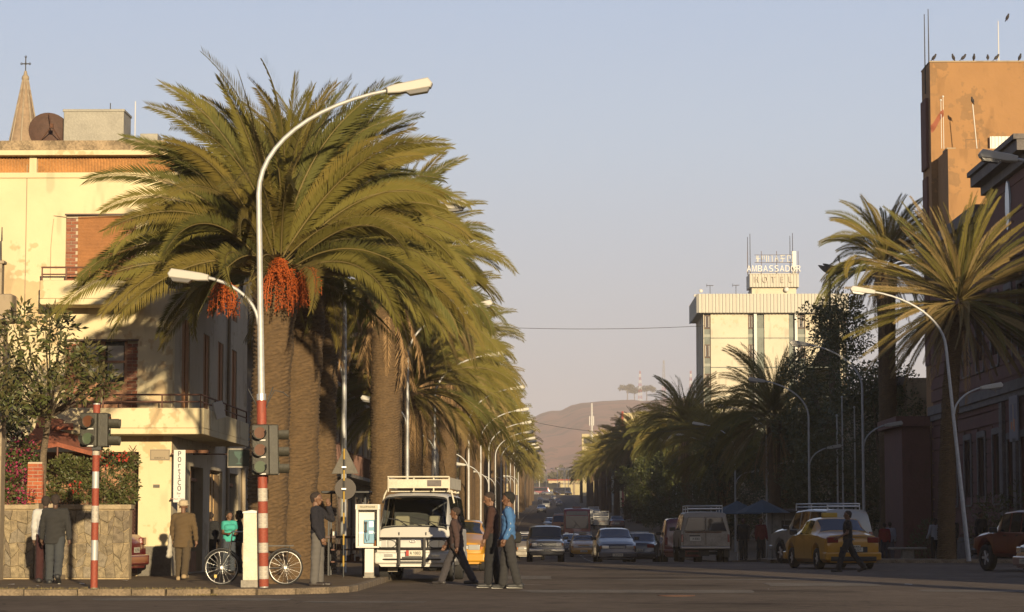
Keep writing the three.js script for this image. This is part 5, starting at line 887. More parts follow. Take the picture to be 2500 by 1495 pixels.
// ------------------------------------------------------------------ vehicles: a lofted shell; front looks along +z
const paint = (r, g, b, rough = .28) => new THREE.MeshPhysicalMaterial({ color: new THREE.Color().setRGB(r, g, b), roughness: rough, clearcoat: .8, clearcoatRoughness: .08 });
function shell(S) {
  const hw = S.W / 2, ring = (z) => {
    let yb = S.yb; for (const a of S.axles) { const d = Math.abs(z - a), ra = S.rw * 1.22; if (d < ra) yb = Math.max(yb, S.rw * .96 + Math.sqrt(ra * ra - d * d)); }
    const w = hw * table(S.plan, z), yt = table(S.top, z), cab = smooth(S.belt + .05, S.belt + .3, yt), wt = w * lerp(.9, S.tumble || .8, cab), be = Math.min(S.belt, yt - .09), cr = .03;
    const b2 = Math.max(yb + .02, Math.min(yb + .1, be - .1)), md = (b2 + be) / 2;
    return [[0, yb], [w * .88, yb], [w * .985, b2], [w, Math.max(b2, md)], [w * .985, be], [lerp(w * .975, wt, .05), be + .03 * cab], [lerp(w * .975, wt, .5), lerp(be, yt - .05, .5)], [wt, yt - .055], [wt - .07, yt - .005], [wt * .55, yt + cr * .8], [0, yt + cr]].map(([x, y]) => [x, Math.max(y, yb)]);
  };
  const zs = []; for (let i = 0; i <= S.n; i++) zs.push(-S.L / 2 + S.L * i / S.n);
  const NR = 11, inGlass = (z, k) => S.open && S.glass.some((g) => z > g.z0 - 1e-4 && z < g.z1 + 1e-4 && k >= g.k0 && k < g.k1);
  const pos = [], idx = [];
  zs.forEach((z) => { const r = ring(z); for (let s = 0; s < 2; s++) for (const [x, y] of r) pos.push(s ? -x : x, y, z); });
  for (let i = 0; i < S.n; i++) for (let s = 0; s < 2; s++) for (let k = 0; k < NR - 1; k++) { if (inGlass((zs[i] + zs[i + 1]) / 2, k)) continue; const a = i * NR * 2 + s * NR + k, b = a + 1, c = a + NR * 2, d = c + 1; s ? idx.push(a, c, b, b, c, d) : idx.push(a, b, c, b, d, c); }
  for (const i of [0, S.n]) { const o = i * NR * 2; for (let k = 1; k < NR - 1; k++) { const q = [o, o + k, o + k + 1], p = [o + NR, o + NR + k, o + NR + k + 1]; i ? idx.push(q[0], q[1], q[2], p[0], p[2], p[1]) : idx.push(q[0], q[2], q[1], p[0], p[1], p[2]); } }
  const body = toCreasedNormals(raw(pos, idx), .55);
  const patch = (z0, z1, ka, kb, sides, out = .006, nz = 10) => { // on-surface panel between ring indices
    const p = [], ii = []; const get = (r, k) => { const i = Math.min(NR - 2, k | 0), u = k - i; return [lerp(r[i][0], r[i + 1][0], u), lerp(r[i][1], r[i + 1][1], u)]; }, nk = Math.max(2, Math.ceil((kb - ka) * 3));
    for (const s of sides) { const base = p.length / 3; for (let i = 0; i <= nz; i++) { const z = lerp(z0, z1, i / nz), r = ring(z), r2 = ring(z + .03); for (let k = 0; k <= nk; k++) { const q = lerp(ka, kb, k / nk), [x, y] = get(r, q), [x2, y2] = get(r2, q); const [xa, ya] = get(r, Math.max(0, q - .05)), [xb, yb2] = get(r, Math.min(10, q + .05)); const n = V(xb - xa, yb2 - ya, 0).cross(V(x2 - x, y2 - y, .03)).normalize().multiplyScalar(out); p.push(s * (x + n.x), y + n.y, z + n.z); } } for (let i = 0; i < nz; i++) for (let k = 0; k < nk; k++) { const a = base + i * (nk + 1) + k, b = a + 1, c = a + nk + 1, d = c + 1; s > 0 ? ii.push(a, b, c, b, d, c) : ii.push(a, c, b, b, c, d); } }
    return raw(p, ii);
  };
  return { body, patch, ring };
}
const wheelGeo = {};
function wheels(T, S) {
  for (const a of S.axles) for (const s of [-1, 1]) {
    const w = new THREE.Group(); w.name = 'wheel'; w.position.set(s * (S.W / 2 - .12 - (S.inset || 0)), S.rw, a); T.add(w);
    const key = S.rw.toFixed(2); if (!wheelGeo[key]) { const p = [[S.rw * .58, -.1], [S.rw * .9, -.105], [S.rw, -.08], [S.rw, .08], [S.rw * .9, .105], [S.rw * .58, .1]].map((q) => new THREE.Vector2(...q)), t = new THREE.LatheGeometry(p, 28); t.rotateZ(Math.PI / 2); const d = new THREE.CylinderGeometry(S.rw * .6, S.rw * .6, .14, 24); d.rotateZ(Math.PI / 2); const h = []; for (let k = 0; k < 5; k++) { const c = rb(-.085, .085, -.03, .03, .05, S.rw * .56, .01); c.rotateX(k * 1.2566); h.push(c); } wheelGeo[key] = [t, d, merge([...h, new THREE.CylinderGeometry(.06, .06, .18, 12).rotateZ(Math.PI / 2)])]; }
    const G = wheelGeo[key]; part('tyre', G[0], M.rubber, w); part('disc', G[1], M.lensGrey, w); part('rim', G[2], M.steel, w);
  }
}
const lampGlass = new THREE.MeshPhysicalMaterial({ color: new THREE.Color().setRGB(.55, .54, .5), roughness: .12, metalness: .5, clearcoat: 1 });
const tail = new THREE.MeshPhysicalMaterial({ color: new THREE.Color().setRGB(.22, .012, .01), roughness: .2, clearcoat: 1 });
const orangeLens = rgb(.5, .16, .02, .3);
function plateMat(str, tag = '#b03020') { return canvasMat(256, 72, (g, w, h) => { g.fillStyle = '#d9d2bd'; g.fillRect(0, 0, w, h); if (tag) { g.fillStyle = tag; g.fillRect(0, 0, 46, h); } g.fillStyle = '#1c1a18'; g.font = 'bold 56px sans-serif'; g.textAlign = 'center'; g.fillText(str, w / 2 + 18, 56); }); }
const plainPlate = plateMat('A 2174', null);
// S: shape; o: colours and fittings
function car(name, label, cat, x, D, turn, S, mat, o = {}) {
  const T = thing(name, label, cat, [x, gy(D) + .006 + (o.dy || 0), -D], turn, o.group), sh = S.sh || (S.sh = shell(S)), f = S.L / 2, hw = S.W / 2;
  part('body', sh.body, mat, T);
  part('underbody', bx(-hw + .2, hw - .2, S.yb - .04, S.yb + .3, -f + .25, f - .25), M.black, T);
  S.glass.forEach((g) => (g.k1 === 10 ? [[1, -1]] : [[1], [-1]]).forEach((sd) => part(g.name, sh.patch(g.z0, g.z1, g.k0 + (g.pad ?? .06), g.k1 - (g.pad1 ?? (g.k1 === 10 ? 0 : .06)), sd, .006, 12), g.mat || o.glass || M.glassDark, T)));
  wheels(T, S);
  const zf = f, zr = -f;
  // front
  const hy = S.lightY, lw = S.lightW || .32, lh = S.lightH || .15, ins = S.lightIn || .08, wF = hw * table(S.plan, f - .05);
  for (const s of [-1, 1]) { const a = s * (wF - ins), b = s * (wF - ins - lw); part('headlight', rb(Math.min(a, b), Math.max(a, b), hy - lh / 2, hy + lh / 2, zf - .12, zf + .012, .03), lampGlass, T); const c = s * (wF - ins + .01), e = s * (wF - ins + .07); part('indicator', rb(Math.min(c, e), Math.max(c, e), hy - lh / 2 + .02, hy + lh / 2 - .02, zf - .16, zf - .02, .01), orangeLens, T); }
  if (S.grille) { const [gw, g0, g1] = S.grille; const G = part('grille', rb(-gw, gw, g0, g1, zf - .05, zf + .008, .01), M.black, T); for (let k = 1; k < 4; k++) part('bar', bx(-gw + .01, gw - .01, lerp(g0, g1, k / 4) - .006, lerp(g0, g1, k / 4) + .006, zf + .009, zf + .016), o.bar || M.steel, G); }
  const [b0, b1] = S.bumper; part('bumper', rb(-hw * .985, hw * .985, b0, b1, zf - .25, zf + .07, .05, 3), o.bumper || mat, T);
  part('bumper', rb(-hw * .985, hw * .985, b0, b1, zr - .07, zr + .25, .05, 3), o.bumper || mat, T);
  const pf = flat(.46, .12); pf.translate(0, (b0 + b1) / 2 + (S.plateDy || 0), zf + .076); part('licence_plate', pf, o.plate || plainPlate, T);
  // rear
  const ty = S.tailY || hy + .05, [tw, th2] = S.tail || [.16, .3], wR = hw * table(S.plan, zr + .05);
  for (const s of [-1, 1]) { const a = s * (wR - .02), b = s * (wR - .02 - tw); part('taillight', rb(Math.min(a, b), Math.max(a, b), ty - th2 / 2, ty + th2 / 2, zr - .012, zr + .12, .02), tail, T); }
  const pr = flat(.46, .12); pr.rotateY(Math.PI); pr.translate(S.rearPlateX || 0, S.rearPlateY || ty - .05, zr - .016 + (S.rearPlateZ || 0)); part('licence_plate', pr, o.plate || plainPlate, T);
  // mirrors
  const mz = S.mirrorZ, mx = hw * table(S.plan, mz); for (const s of [-1, 1]) part('mirror', rb(s > 0 ? mx - .02 : -mx - .2, s > 0 ? mx + .2 : -mx + .02, S.belt + .02, S.belt + .17, mz - .06, mz + .05, .03), o.mirror || M.black, T);
  // door seams, handles, sills
  if (S.seams) { for (const sd of [1, -1]) S.seams.forEach((z, i) => { part('door_seam', sh.patch(z - .006, z + .006, 2.2, 4.2, [sd], .004, 1), M.black, T); if (i < S.seams.length - 1) part('door_handle', sh.patch(z + .08, z + .24, 3.72, 3.86, [sd], .02, 2), o.handle || M.black, T); }); }
  if (o.rack) { const [z0, z1, h] = o.rack, yr = Math.max(...S.top.map((p) => p[1])) + .03, w = hw * .68, m = o.rackMat || M.steel; part('roof_rack', [tube([[-w, yr + h, z0], [-w, yr + h, z1], [w, yr + h, z1], [w, yr + h, z0], [-w, yr + h, z0]], .022, 6), tube([[-w, yr + h * .45, z0], [w, yr + h * .45, z0]], .03, 6), ...[0, .25, .5, .75, 1].map((t) => tube([[-w, yr + h * .4, lerp(z0, z1, t)], [w, yr + h * .4, lerp(z0, z1, t)]], .018, 5)), ...[[-w, z0], [w, z0], [-w, z1], [w, z1], [-w, (z0 + z1) / 2], [w, (z0 + z1) / 2]].map(([a, b]) => cyl(a, yr - .06, yr + h, b, .018, .018, 6))], m, T); }
  if (o.sign) { part('roof_sign', rb(-.24, .24, Math.max(...S.top.map((p) => p[1])) + .03, Math.max(...S.top.map((p) => p[1])) + .17, o.sign - .07, o.sign + .07, .03), rgb(.55, .36, .05, .4), T); }
  return T;
}
const PL = (L, a = .86, b = .86) => [[-L / 2, a], [-L / 2 + .12, lerp(a, 1, .6)], [-L / 2 + .45, 1], [L / 2 - .7, 1], [L / 2 - .16, lerp(b, 1, .6)], [L / 2, b]];
const sedan = (L, W, H, o = {}) => ({ L, W, n: 96, yb: .2, belt: .92 * H / 1.43, rw: .3, axles: [-L * .29, L * .305], plan: PL(L, .9, .86), tumble: .76,
  top: [[-L / 2, H * .5], [-L / 2 + .06, H * .64], [-L * .36, H * .69], [-L * .30, H * .71], [-L * .16, H * .965], [-L * .04, H - .03], [L * .06, H * .955], [L * .235, H * .70], [L * .40, H * .60], [L / 2 - .08, H * .53], [L / 2, H * .42]],
  glass: [{ name: 'windscreen', z0: L * .075, z1: L * .225, k0: 7.5, k1: 10, pad1: 0 }, { name: 'rear_window', z0: -L * .29, z1: -L * .17, k0: 7.5, k1: 10, pad1: 0 }, { name: 'side_window', z0: -L * .15, z1: -L * .03, k0: 5, k1: 7 }, { name: 'side_window', z0: -L * .01, z1: L * .09, k0: 5, k1: 7 }],
  lightY: H * .455, lightW: .34, lightH: .16, lightIn: .06, grille: [.34, H * .42, H * .5], bumper: [.26, .5], tailY: H * .56, tail: [.34, .17], mirrorZ: L * .16, seams: [-L * .2, -.1, L * .2], rearPlateY: H * .42, ...o });
const suv = (L, W, H, o = {}) => ({ L, W, n: 96, yb: .42, belt: 1.08 * H / 1.75, rw: .37, axles: [-L * .27, L * .31], plan: PL(L, .97, .92), tumble: .84,
  top: [[-L / 2, H * .62], [-L / 2 + .05, H * .9], [-L / 2 + .22, H * .985], [-L * .1, H], [L * .08, H * .97], [L * .2, H * .68], [L * .42, H * .62], [L / 2 - .04, H * .58], [L / 2, H * .48]],
  glass: [{ name: 'windscreen', z0: L * .09, z1: L * .19, k0: 7.4, k1: 10, pad1: 0 }, { name: 'side_window', z0: -L * .46, z1: -L * .2, k0: 5, k1: 7 }, { name: 'side_window', z0: -L * .18, z1: -L * .05, k0: 5, k1: 7 }, { name: 'side_window', z0: -L * .03, z1: L * .09, k0: 5, k1: 7 }],
  lightY: H * .5, lightW: .26, lightH: .18, lightIn: .1, grille: [.42, H * .44, H * .54], bumper: [.45, .62], tailY: H * .5, tail: [.14, .34], mirrorZ: L * .14, seams: [-L * .2, -.1, L * .17], ...o });

// the white minibus at the kerb
{
  const L = 4.6, W = 1.69, H = 1.97;
  const S = { L, W, n: 110, yb: .34, belt: 1.14, rw: .31, axles: [-1.35, 1.25], open: true, plan: [[-L / 2, .95], [-L / 2 + .3, 1], [L / 2 - .5, 1], [L / 2 - .12, .965], [L / 2, .93]], tumble: .84,
    top: [[-L / 2, 1.2], [-L / 2 + .06, 1.8], [-L / 2 + .3, H - .02], [.5, H], [1.25, H - .02], [1.48, H - .08], [2.0, 1.18], [2.16, .98], [2.26, .84], [L / 2, .62]],
    glass: [{ name: 'windscreen', z0: 1.52, z1: 1.97, k0: 7, k1: 10, pad: .22, pad1: 0, mat: new THREE.MeshPhysicalMaterial({ color: 0xd8dcd8, transmission: 1, roughness: .02, thickness: 0 }) }, { name: 'side_window', z0: .5, z1: 1.3, k0: 5, k1: 7, mat: M.glassDark }, { name: 'side_window', z0: -.7, z1: .4, k0: 5, k1: 7, mat: M.glassDark }, { name: 'side_window', z0: -2, z1: -.8, k0: 5, k1: 7, mat: M.glassDark }],
    lightY: .84, lightW: .42, lightH: .2, lightIn: .03, bumper: [.4, .66], tailY: 1, mirrorZ: 1.6, plateDy: 10 };
  S.glass.slice(1).forEach((g) => { g.pad = .1; });
  const wh = speck([.72, .69, .62], .12, 2, .35, 121), X = xAt(1019, 54.5);
  const T = car('minibus', 'white minibus with black bull bar and loaded roof rack at the kerb', 'van', X, 54.5 + L / 2, -.05, S, wh, { plate: plateMat('A 1003'), bumper: wh });
  T.children.filter((c) => c.name === 'licence_plate').forEach((c) => T.remove(c));
  const f = L / 2;
  // the body's hole behind the windscreen shows a dark cabin
  part('cabin', [bx(-.72, .72, .5, 1.16, -.6, -.5), bx(-.72, .72, 1.16, 1.85, -.6, -.5), bx(-.74, .74, .45, .5, -.5, 1.9)], M.black, T);
  part('windscreen_seal', [[1.485, 1.515, 7.2, 10], [1.975, 2.0, 7.2, 10], [1.5, 1.99, 7.12, 7.26]].map(([a, b, c, d]) => S.sh.patch(a, b, c, d, [1, -1], .012, 6)), M.gasket, T);
  for (const s of [-1, 1]) { part('headlight_bezel', rb(s * .57 - .25, s * .57 + .25, .72, .965, f - .14, f - .002, .03), M.gasket, T); part('reflector', [rb(s * .57 - .19, s * .57 + .01, .765, .92, f + .011, f + .018, .02), rb(s * .57 + .04, s * .57 + .19, .765, .92, f + .011, f + .018, .02)], M.chrome, T); }
  part('dashboard', rb(-.7, .7, .95, 1.14, 1.55, 1.93, .05), rgb(.12, .1, .08, .8), T);
  for (const [x, w] of [[-.38, .2], [.4, .2]]) { part('seat', rb(x - w, x + w, .6, 1.2, .75, .9, .05), rgb(.2, .17, .13, .9), T); part('headrest', rb(x - .17, x + .17, 1.22, 1.47, .78, .9, .05), rgb(.52, .46, .34, .9), T); }
  part('headrest', rb(-.13, .15, 1.16, 1.28, .8, .9, .03), rgb(.45, .4, .3, .9), T);
  part('paper', [bx(-.55, .0, 1.142, 1.15, 1.6, 1.85), bx(.06, .3, 1.142, 1.152, 1.65, 1.85)], rgb(.6, .55, .42, .9), T);
  const ws = (z) => table(S.top, z) + .035;
  for (const [x0, x1] of [[-.12, -.62], [.5, -.02]]) part('wiper', [tube([[x0, ws(2.0) + .012, 2.02], [(x0 + x1) / 2, ws(1.9) + .03, 1.92], [x1, ws(1.88) + .035, 1.9]], .012, 5), tube([[x0 + .3, ws(1.99) + .02, 2.01], [x1 - .06, ws(1.87) + .035, 1.89]], .009, 4)], M.black, T);
  part('washer_nozzle', [bx(-.32, -.3, 1.03, 1.1, 2.12, 2.16), bx(.28, .3, 1.03, 1.1, 2.12, 2.16)], M.black, T);
  const bar = [...[-.28, .28].map((x) => rb(x - .034, x + .034, .36, .99, f + .1, f + .16, .015)), ...[.97, .74, .5].map((y, i) => tube([[-.82, y - .02, f - .16], [-.74, y, f + .02], [-.55, y, f + .09], [.55, y, f + .09], [.74, y, f + .02], [.82, y - .02, f - .16]], i === 1 ? .026 : .02, 7)), tube([[-.82, .95, f - .16], [-.84, .72, f - .16], [-.82, .48, f - .16]], .018, 6), tube([[.82, .95, f - .16], [.84, .72, f - .16], [.82, .48, f - .16]], .018, 6)];
  part('bull_bar', bar, rgb(.03, .028, .026, .3, .4), T);
  for (const s of [-1, 1]) { part('headlight_surround', new THREE.TorusGeometry(.2, .012, 5, 24).scale(1.05, .48, 1).translate(s * .57, .84, f + .02), M.black, T); part('fog_light', rb(s * .52 - .1, s * .52 + .1, .55, .62, f + .05, f + .08, .02), lampGlass, T); }
  const em = new THREE.TorusGeometry(.05, .009, 5, 20); em.scale(1.2, .62, 1); em.translate(.02, .9, f + .012); part('emblem', [em, bx(-.01, .05, .895, .905, f + .005, f + .02)], M.steel, T);
  const pl = flat(.36, .12); pl.translate(.06, .64, f + .175); part('licence_plate', pl, plateMat('A 1003'), T); part('air_intake', [bx(-.22, .26, .5, .56, f + .055, f + .075), bx(-.25, .25, .42, .46, f + .055, f + .078)], M.black, T);
  // roof rack of white boards
  const rm = speck([.68, .62, .48], .2, 1, .7, 122), y = H + .06;
  part('roof_rack', [bx(-.66, .7, y + .06, y + .26, 1.2, 1.225), bx(-.68, .72, y + .3, y + .33, 1.2, 1.24), ...[-.68, -.1, .35, .70].map((x) => bx(x, x + .03, y - .02, y + .32, 1.17, 1.199)), bx(-.68, -.65, y + .05, y + .3, -1.7, 1.16), bx(.7, .73, y + .05, y + .3, -1.7, 1.16), tube([[-.7, y + .02, 1.1], [-.76, y - .1, 1.1], [-.8, y - .28, 1.1]], .02, 6), tube([[.74, y + .02, 1.1], [.78, y - .1, 1.1], [.82, y - .28, 1.1]], .02, 6), ...[-1.6, -.8, 0, .8].map((z) => bx(-.65, .7, y - .02, y + .02, z, z + .05))], rm, T);
  part('rack_patch', bx(.22, .54, y + .1, y + .24, 1.226, 1.232), M.stoneTrim, T);
  part('load', [rb(-.5, -.1, y + .021, y + .09, -.3, .9, .03), rb(0, .5, y + .021, y + .1, -.6, 1, .03)], M.rail, T);
  part('mirror_arm', [tube([[-.8, 1.2, 1.5], [-.98, 1.3, 1.6], [-.96, 1.62, 1.55]], .014, 5), tube([[.8, 1.2, 1.5], [.98, 1.3, 1.6]], .014, 5)], M.black, T); part('mirror', rb(-1.04, -.9, 1.2, 1.46, 1.54, 1.6, .02), M.black, T);
  part('mud_flap', [bx(-.62, -.4, .22, .36, 1.6, 1.62)], speck([.42, .36, .28], .3, .5, .9, 124), T);
}
// other traffic
const ylw = paint(.62, .30, .015), blk = paint(.02, .021, .026), navy = paint(.022, .03, .055), red = paint(.24, .018, .02), maroon = paint(.09, .018, .015), wht = paint(.40, .39, .35), dkgreen = paint(.03, .035, .03), beige = speck([.36, .31, .24], .35, 1.5, .5, 126);
const SD = sedan(4.2, 1.69, 1.43), SH = sedan(3.9, 1.66, 1.45, { }), SV = suv(4.1, 1.72, 1.72), TAX = sedan(4.2, 1.74, 1.53, { rw: .31, open: false });
const back = Math.PI;
car('taxi', 'orange yellow taxi waiting directly behind the white minibus', 'taxi', xAt(1118, 69), 71, -.03, SH, ylw, { sign: 0 });
car('pickup_truck', 'dark pickup with chrome bumper facing the crossing ahead of the traffic', 'pickup', xAt(1331, 113), 115, .03, suv(4.8, 1.69, 1.72, { yb: .4, top: [[-2.4, .9], [-2.38, 1.1], [-1.0, 1.1], [-.95, 1.5], [-.8, 1.68], [.2, 1.7], [.5, 1.66], [1.0, 1.16], [2.1, 1.06], [2.36, 1.0], [2.4, .8]], glass: [{ name: 'windscreen', z0: .53, z1: .95, k0: 7.4, k1: 10, pad1: 0 }, { name: 'side_window', z0: -.7, z1: .4, k0: 5, k1: 7 }], lightY: .86, grille: [.5, .78, .94], bumper: [.52, .68] }), paint(.028, .026, .024), { bumper: rgb(.5, .47, .42, .3, .8), dy: 0 });
car('saloon_car', 'dark blue saloon half hidden between the pickup and yellow taxi', 'car', xAt(1394, 172), 174, .02, SD, navy);
car('taxi', 'small orange taxi with a roof rack before the red bus', 'taxi', xAt(1424, 158), 160, .02, SH, ylw, { sign: -.1, rack: [-1.2, .4, .14] });
car('saloon_car', 'dark blue car with pale headlights leading the middle lane', 'car', xAt(1502, 108), 110, .05, sedan(4.2, 1.72, 1.56), navy);
car('saloon_car', 'black saloon driving away beside the dark blue car', 'car', xAt(1571, 118), 120, back - .12, SD, blk);
car('estate_car', 'dusty pale estate car in the lane behind the black saloon', 'car', xAt(1563, 150), 152, .0, sedan(4.3, 1.7, 1.5), beige, { rack: [-1.4, .2, .1] });
car('red_van', 'dark red van driving away next to the white off road car', 'van', xAt(1668, 107), 109, back, suv(4.4, 1.72, 1.95, { yb: .3 }), paint(.15, .012, .015));
{ // white off-road car from behind
  const S = suv(4.7, 1.9, 1.9, { yb: .5, rw: .39, tail: [.15, .3], tailY: .92, rearPlateX: .38, rearPlateY: .9, bumper: [.5, .62] }), D = 92.5;
  const T = car('off_road_car', 'dusty white off road car seen from behind with steel roof rack', 'car', xAt(1720, D), D + 2.35, back + .015, S, beige, { rack: [-2.2, .4, .2], plate: plateMat('A 8303', '#c9b98f'), bumper: rgb(.3, .27, .23, .4, .6) });
  const z = -2.36, P = (x0, x1, y0, y1) => rb(x0, x1, y0, y1, z - .03, z + .3, .03);
  part('rear_door', [P(-.83, -.012, .62, 1.17), P(.012, .83, .62, 1.17)], beige, T);
  part('rear_window', [(() => { const g = prism([[-.78, 1.2], [-.03, 1.2], [-.03, 1.69], [-.62, 1.69]], .02, .01); g.translate(0, 0, z - .03); return g; })(), (() => { const g = prism([[.03, 1.2], [.78, 1.2], [.62, 1.69], [.03, 1.69]], .02, .01); g.translate(0, 0, z - .03); return g; })()], M.glassDark, T);
  part('plate_recess', bx(.2, .6, .99, 1.03, z - .036, z - .031), M.black, T); part('rust_streak', bx(-.6, .75, 1.12, 1.16, z - .036, z - .031), M.rust, T); const pl = flat(.4, .15); pl.rotateY(Math.PI); pl.translate(.38, .9, z - .036); part('licence_plate', pl, plateMat('A 8303', null), T);
  part('spare_axle', [bx(-.6, .6, .3, .4, -1.5, -1.2), bx(-.15, .2, .25, .5, -2.1, -1.7)], M.black, T); part('mud_flap', [bx(-.95, -.72, .2, .5, -1.75, -1.72), bx(.72, .95, .2, .5, -1.75, -1.72)], M.black, T);
}
{ // yellow taxi at the far kerb, three-quarter rear
  const D = 72.5, T = car('taxi', 'yellow taxi saloon parked aslant at the far kerb, licence plate ending 4221', 'taxi', xAt(2046, D), D + 1.9, back + .2, TAX, paint(.60, .29, .02), { sign: .1, plate: plateMat('1 4221', null), handle: ylw });
  const z = -TAX.L / 2; part('boot_seam', bx(-.6, .6, .96, .968, z - .02, z + .02), M.black, T); part('emblem', rb(-.05, .05, .86, .9, z - .03, z, .01), M.chrome, T); part('plate_recess', bx(-.42, .42, .5, .66, z - .075, z - .071), M.black, T); part('lower_bumper', rb(-.7, .7, .24, .38, z - .085, z - .02, .03), M.black, T);
  const pl = flat(.46, .12); pl.rotateY(Math.PI); pl.translate(-.05, .58, z - .079); part('licence_plate', pl, plateMat('1 4221', null), T);
  car('off_road_car', 'white off road car with roof bars partly hidden by the yellow taxi', 'car', xAt(2015, 84), 85.6, back + .35, suv(4.5, 1.8, 1.85), wht, { rack: [-1.8, .6, .16] });
}
{ const D = 68; car('off_road_car', 'small red off road car crossing in front of the pink building', 'car', xAt(2540, D), D + 1.2, back + .36, suv(3.8, 1.65, 1.7, { yb: .4 }), paint(.15, .018, .014), { bumper: M.black });
  car('saloon_car', 'pale pink car cut off at the crossing beside the red off road car', 'car', xAt(2716, 61), 61.6, -1.45, SD, paint(.4, .24, .2)); }
{ // red bus
  const L = 10, S = { L, W: 2.5, n: 60, yb: .35, belt: 1.35, rw: .48, axles: [-2.8, 2.7], plan: [[-5, .95], [-4.8, 1], [4.75, 1], [5, .95]], tumble: .95, top: [[-5, 2.2], [-4.9, 2.85], [-4.6, 2.95], [4.6, 2.95], [4.9, 2.85], [5, 2.6]], glass: [1, 2, 3, 4, 5].map((k) => ({ name: 'side_window', z0: -4.5 + (k - 1) * 1.75, z1: -4.5 + k * 1.75 - .15, k0: 5, k1: 7 })), lightY: .75, lightW: .35, lightH: .16, bumper: [.38, .62], tailY: 1, mirrorZ: 4.6 };
  const T = car('city_bus', 'red city bus with a wide windscreen in the oncoming lanes', 'bus', xAt(1409, 222), 227, .0, S, paint(.3, .03, .022)); const f = 5;
  part('windscreen', rb(-1.02, 1.02, 1.15, 2.3, f - .05, f + .02, .1), new THREE.MeshPhysicalMaterial({ color: new THREE.Color().setRGB(.05, .05, .045), roughness: .05, clearcoat: 1 }), T); part('destination_board', rb(-.95, .95, 2.36, 2.7, f - .08, f + .015, .03), rgb(.45, .43, .36, .3), T); part('wiper', [tube([[.3, 1.16, f + .03], [-.35, 1.95, f + .03]], .02, 4), tube([[-.4, 1.16, f + .03], [-.05, 1.6, f + .03]], .02, 4)], M.black, T); part('roof_hatch', rb(-.4, .4, 2.98, 3.15, 3.6, 4.4, .03), paint(.2, .02, .02), T);
}
const BOXV = suv(4.6, 1.7, 2.0, { yb: .3, top: [[-2.3, 1.2], [-2.25, 1.8], [-2, 1.97], [1.3, 1.97], [1.55, 1.85], [2.0, 1.18], [2.2, 1.0], [2.3, .7]], glass: [{ name: 'windscreen', z0: 1.55, z1: 1.98, k0: 7.3, k1: 10, pad1: 0 }, { name: 'side_window', z0: -2, z1: 1.2, k0: 5, k1: 7 }], lightY: .78, grille: [.4, .7, .8] });
car('minibus', 'orange minibus peeking out behind the red bus', 'van', xAt(1368, 246), 249, 0, BOXV, paint(.42, .16, .02), { rack: [-1.8, .6, .2] });
car('saloon_car', 'dark car far up the lane beside the orange minibus', 'car', xAt(1346, 262), 264, 0, SD, blk);
{ const S = suv(4.9, 1.72, 1.7, { yb: .45, top: [[-2.45, .8], [-2.42, 1.02], [-.5, 1.02], [-.45, 1.5], [-.3, 1.66], [.5, 1.68], [.75, 1.62], [1.2, 1.12], [2.2, 1.02], [2.45, .8]], glass: [{ name: 'windscreen', z0: .78, z1: 1.15, k0: 7.4, k1: 10, pad1: 0 }, { name: 'side_window', z0: -.3, z1: .6, k0: 5, k1: 7 }], bumper: [.45, .6] }), D = 268;
  const T = car('pickup_truck', 'white pickup with slatted cargo sides and lettered tailgate', 'pickup', xAt(1468, D), D + 2.45, back, S, wht, { rack: [-.4, .5, .2] });
  for (const y of [1.05, 1.32, 1.6, 1.86]) part('cargo_rail', bx(-.84, .84, y, y + .12, -2.43, -2.39), M.white, T); for (const x of [-.84, 0, .8]) part('cargo_post', bx(x, x + .05, 1, 2, -2.385, -2.34), M.white, T);
  part('tailgate', rb(-.82, .82, .62, 1.02, -2.5, -2.44, .02), wht, T); const t = text('TOYOTA', .16, .01); t.rotateY(Math.PI); t.translate(0, .83, -2.501); part('lettering', t, rgb(.2, .05, .04, .6), T); }
car('minibus', 'white minibus behind the white pickup with a luggage rack', 'van', xAt(1450, 285), 287, back, BOXV, wht, { rack: [-1.8, .6, .25] });
car('saloon_car', 'dark red car driving away under the far trees', 'car', xAt(1507, 270), 272, back, SH, maroon);
car('saloon_car', 'red car parked by the kerb under the palm row', 'car', xAt(1272, 190), 192, 0, SD, red);
car('hatchback_car', 'tan hatchback just behind the dark pickup at the lane edge', 'car', xAt(1294, 140), 142, 0, SH, beige, { rack: [-1, .3, .14] });
car('minibus', 'white minibus with a roof rack far up the climbing avenue', 'van', xAt(1333, 560), 562, 0, BOXV, wht, { rack: [-1.8, .6, .4] });
[[1319, 790, blk], [1361, 740, navy], [1352, 830, wht], [1365, 640, dkgreen], [1322, 440, blk], [1340, 690, beige]].forEach(([p, D, m]) => car('saloon_car', 'tiny car far away on the climbing avenue', 'car', xAt(p, D), D, p < 1340 ? 0 : back, SD, m, { group: 'tiny far cars on the avenue' }));
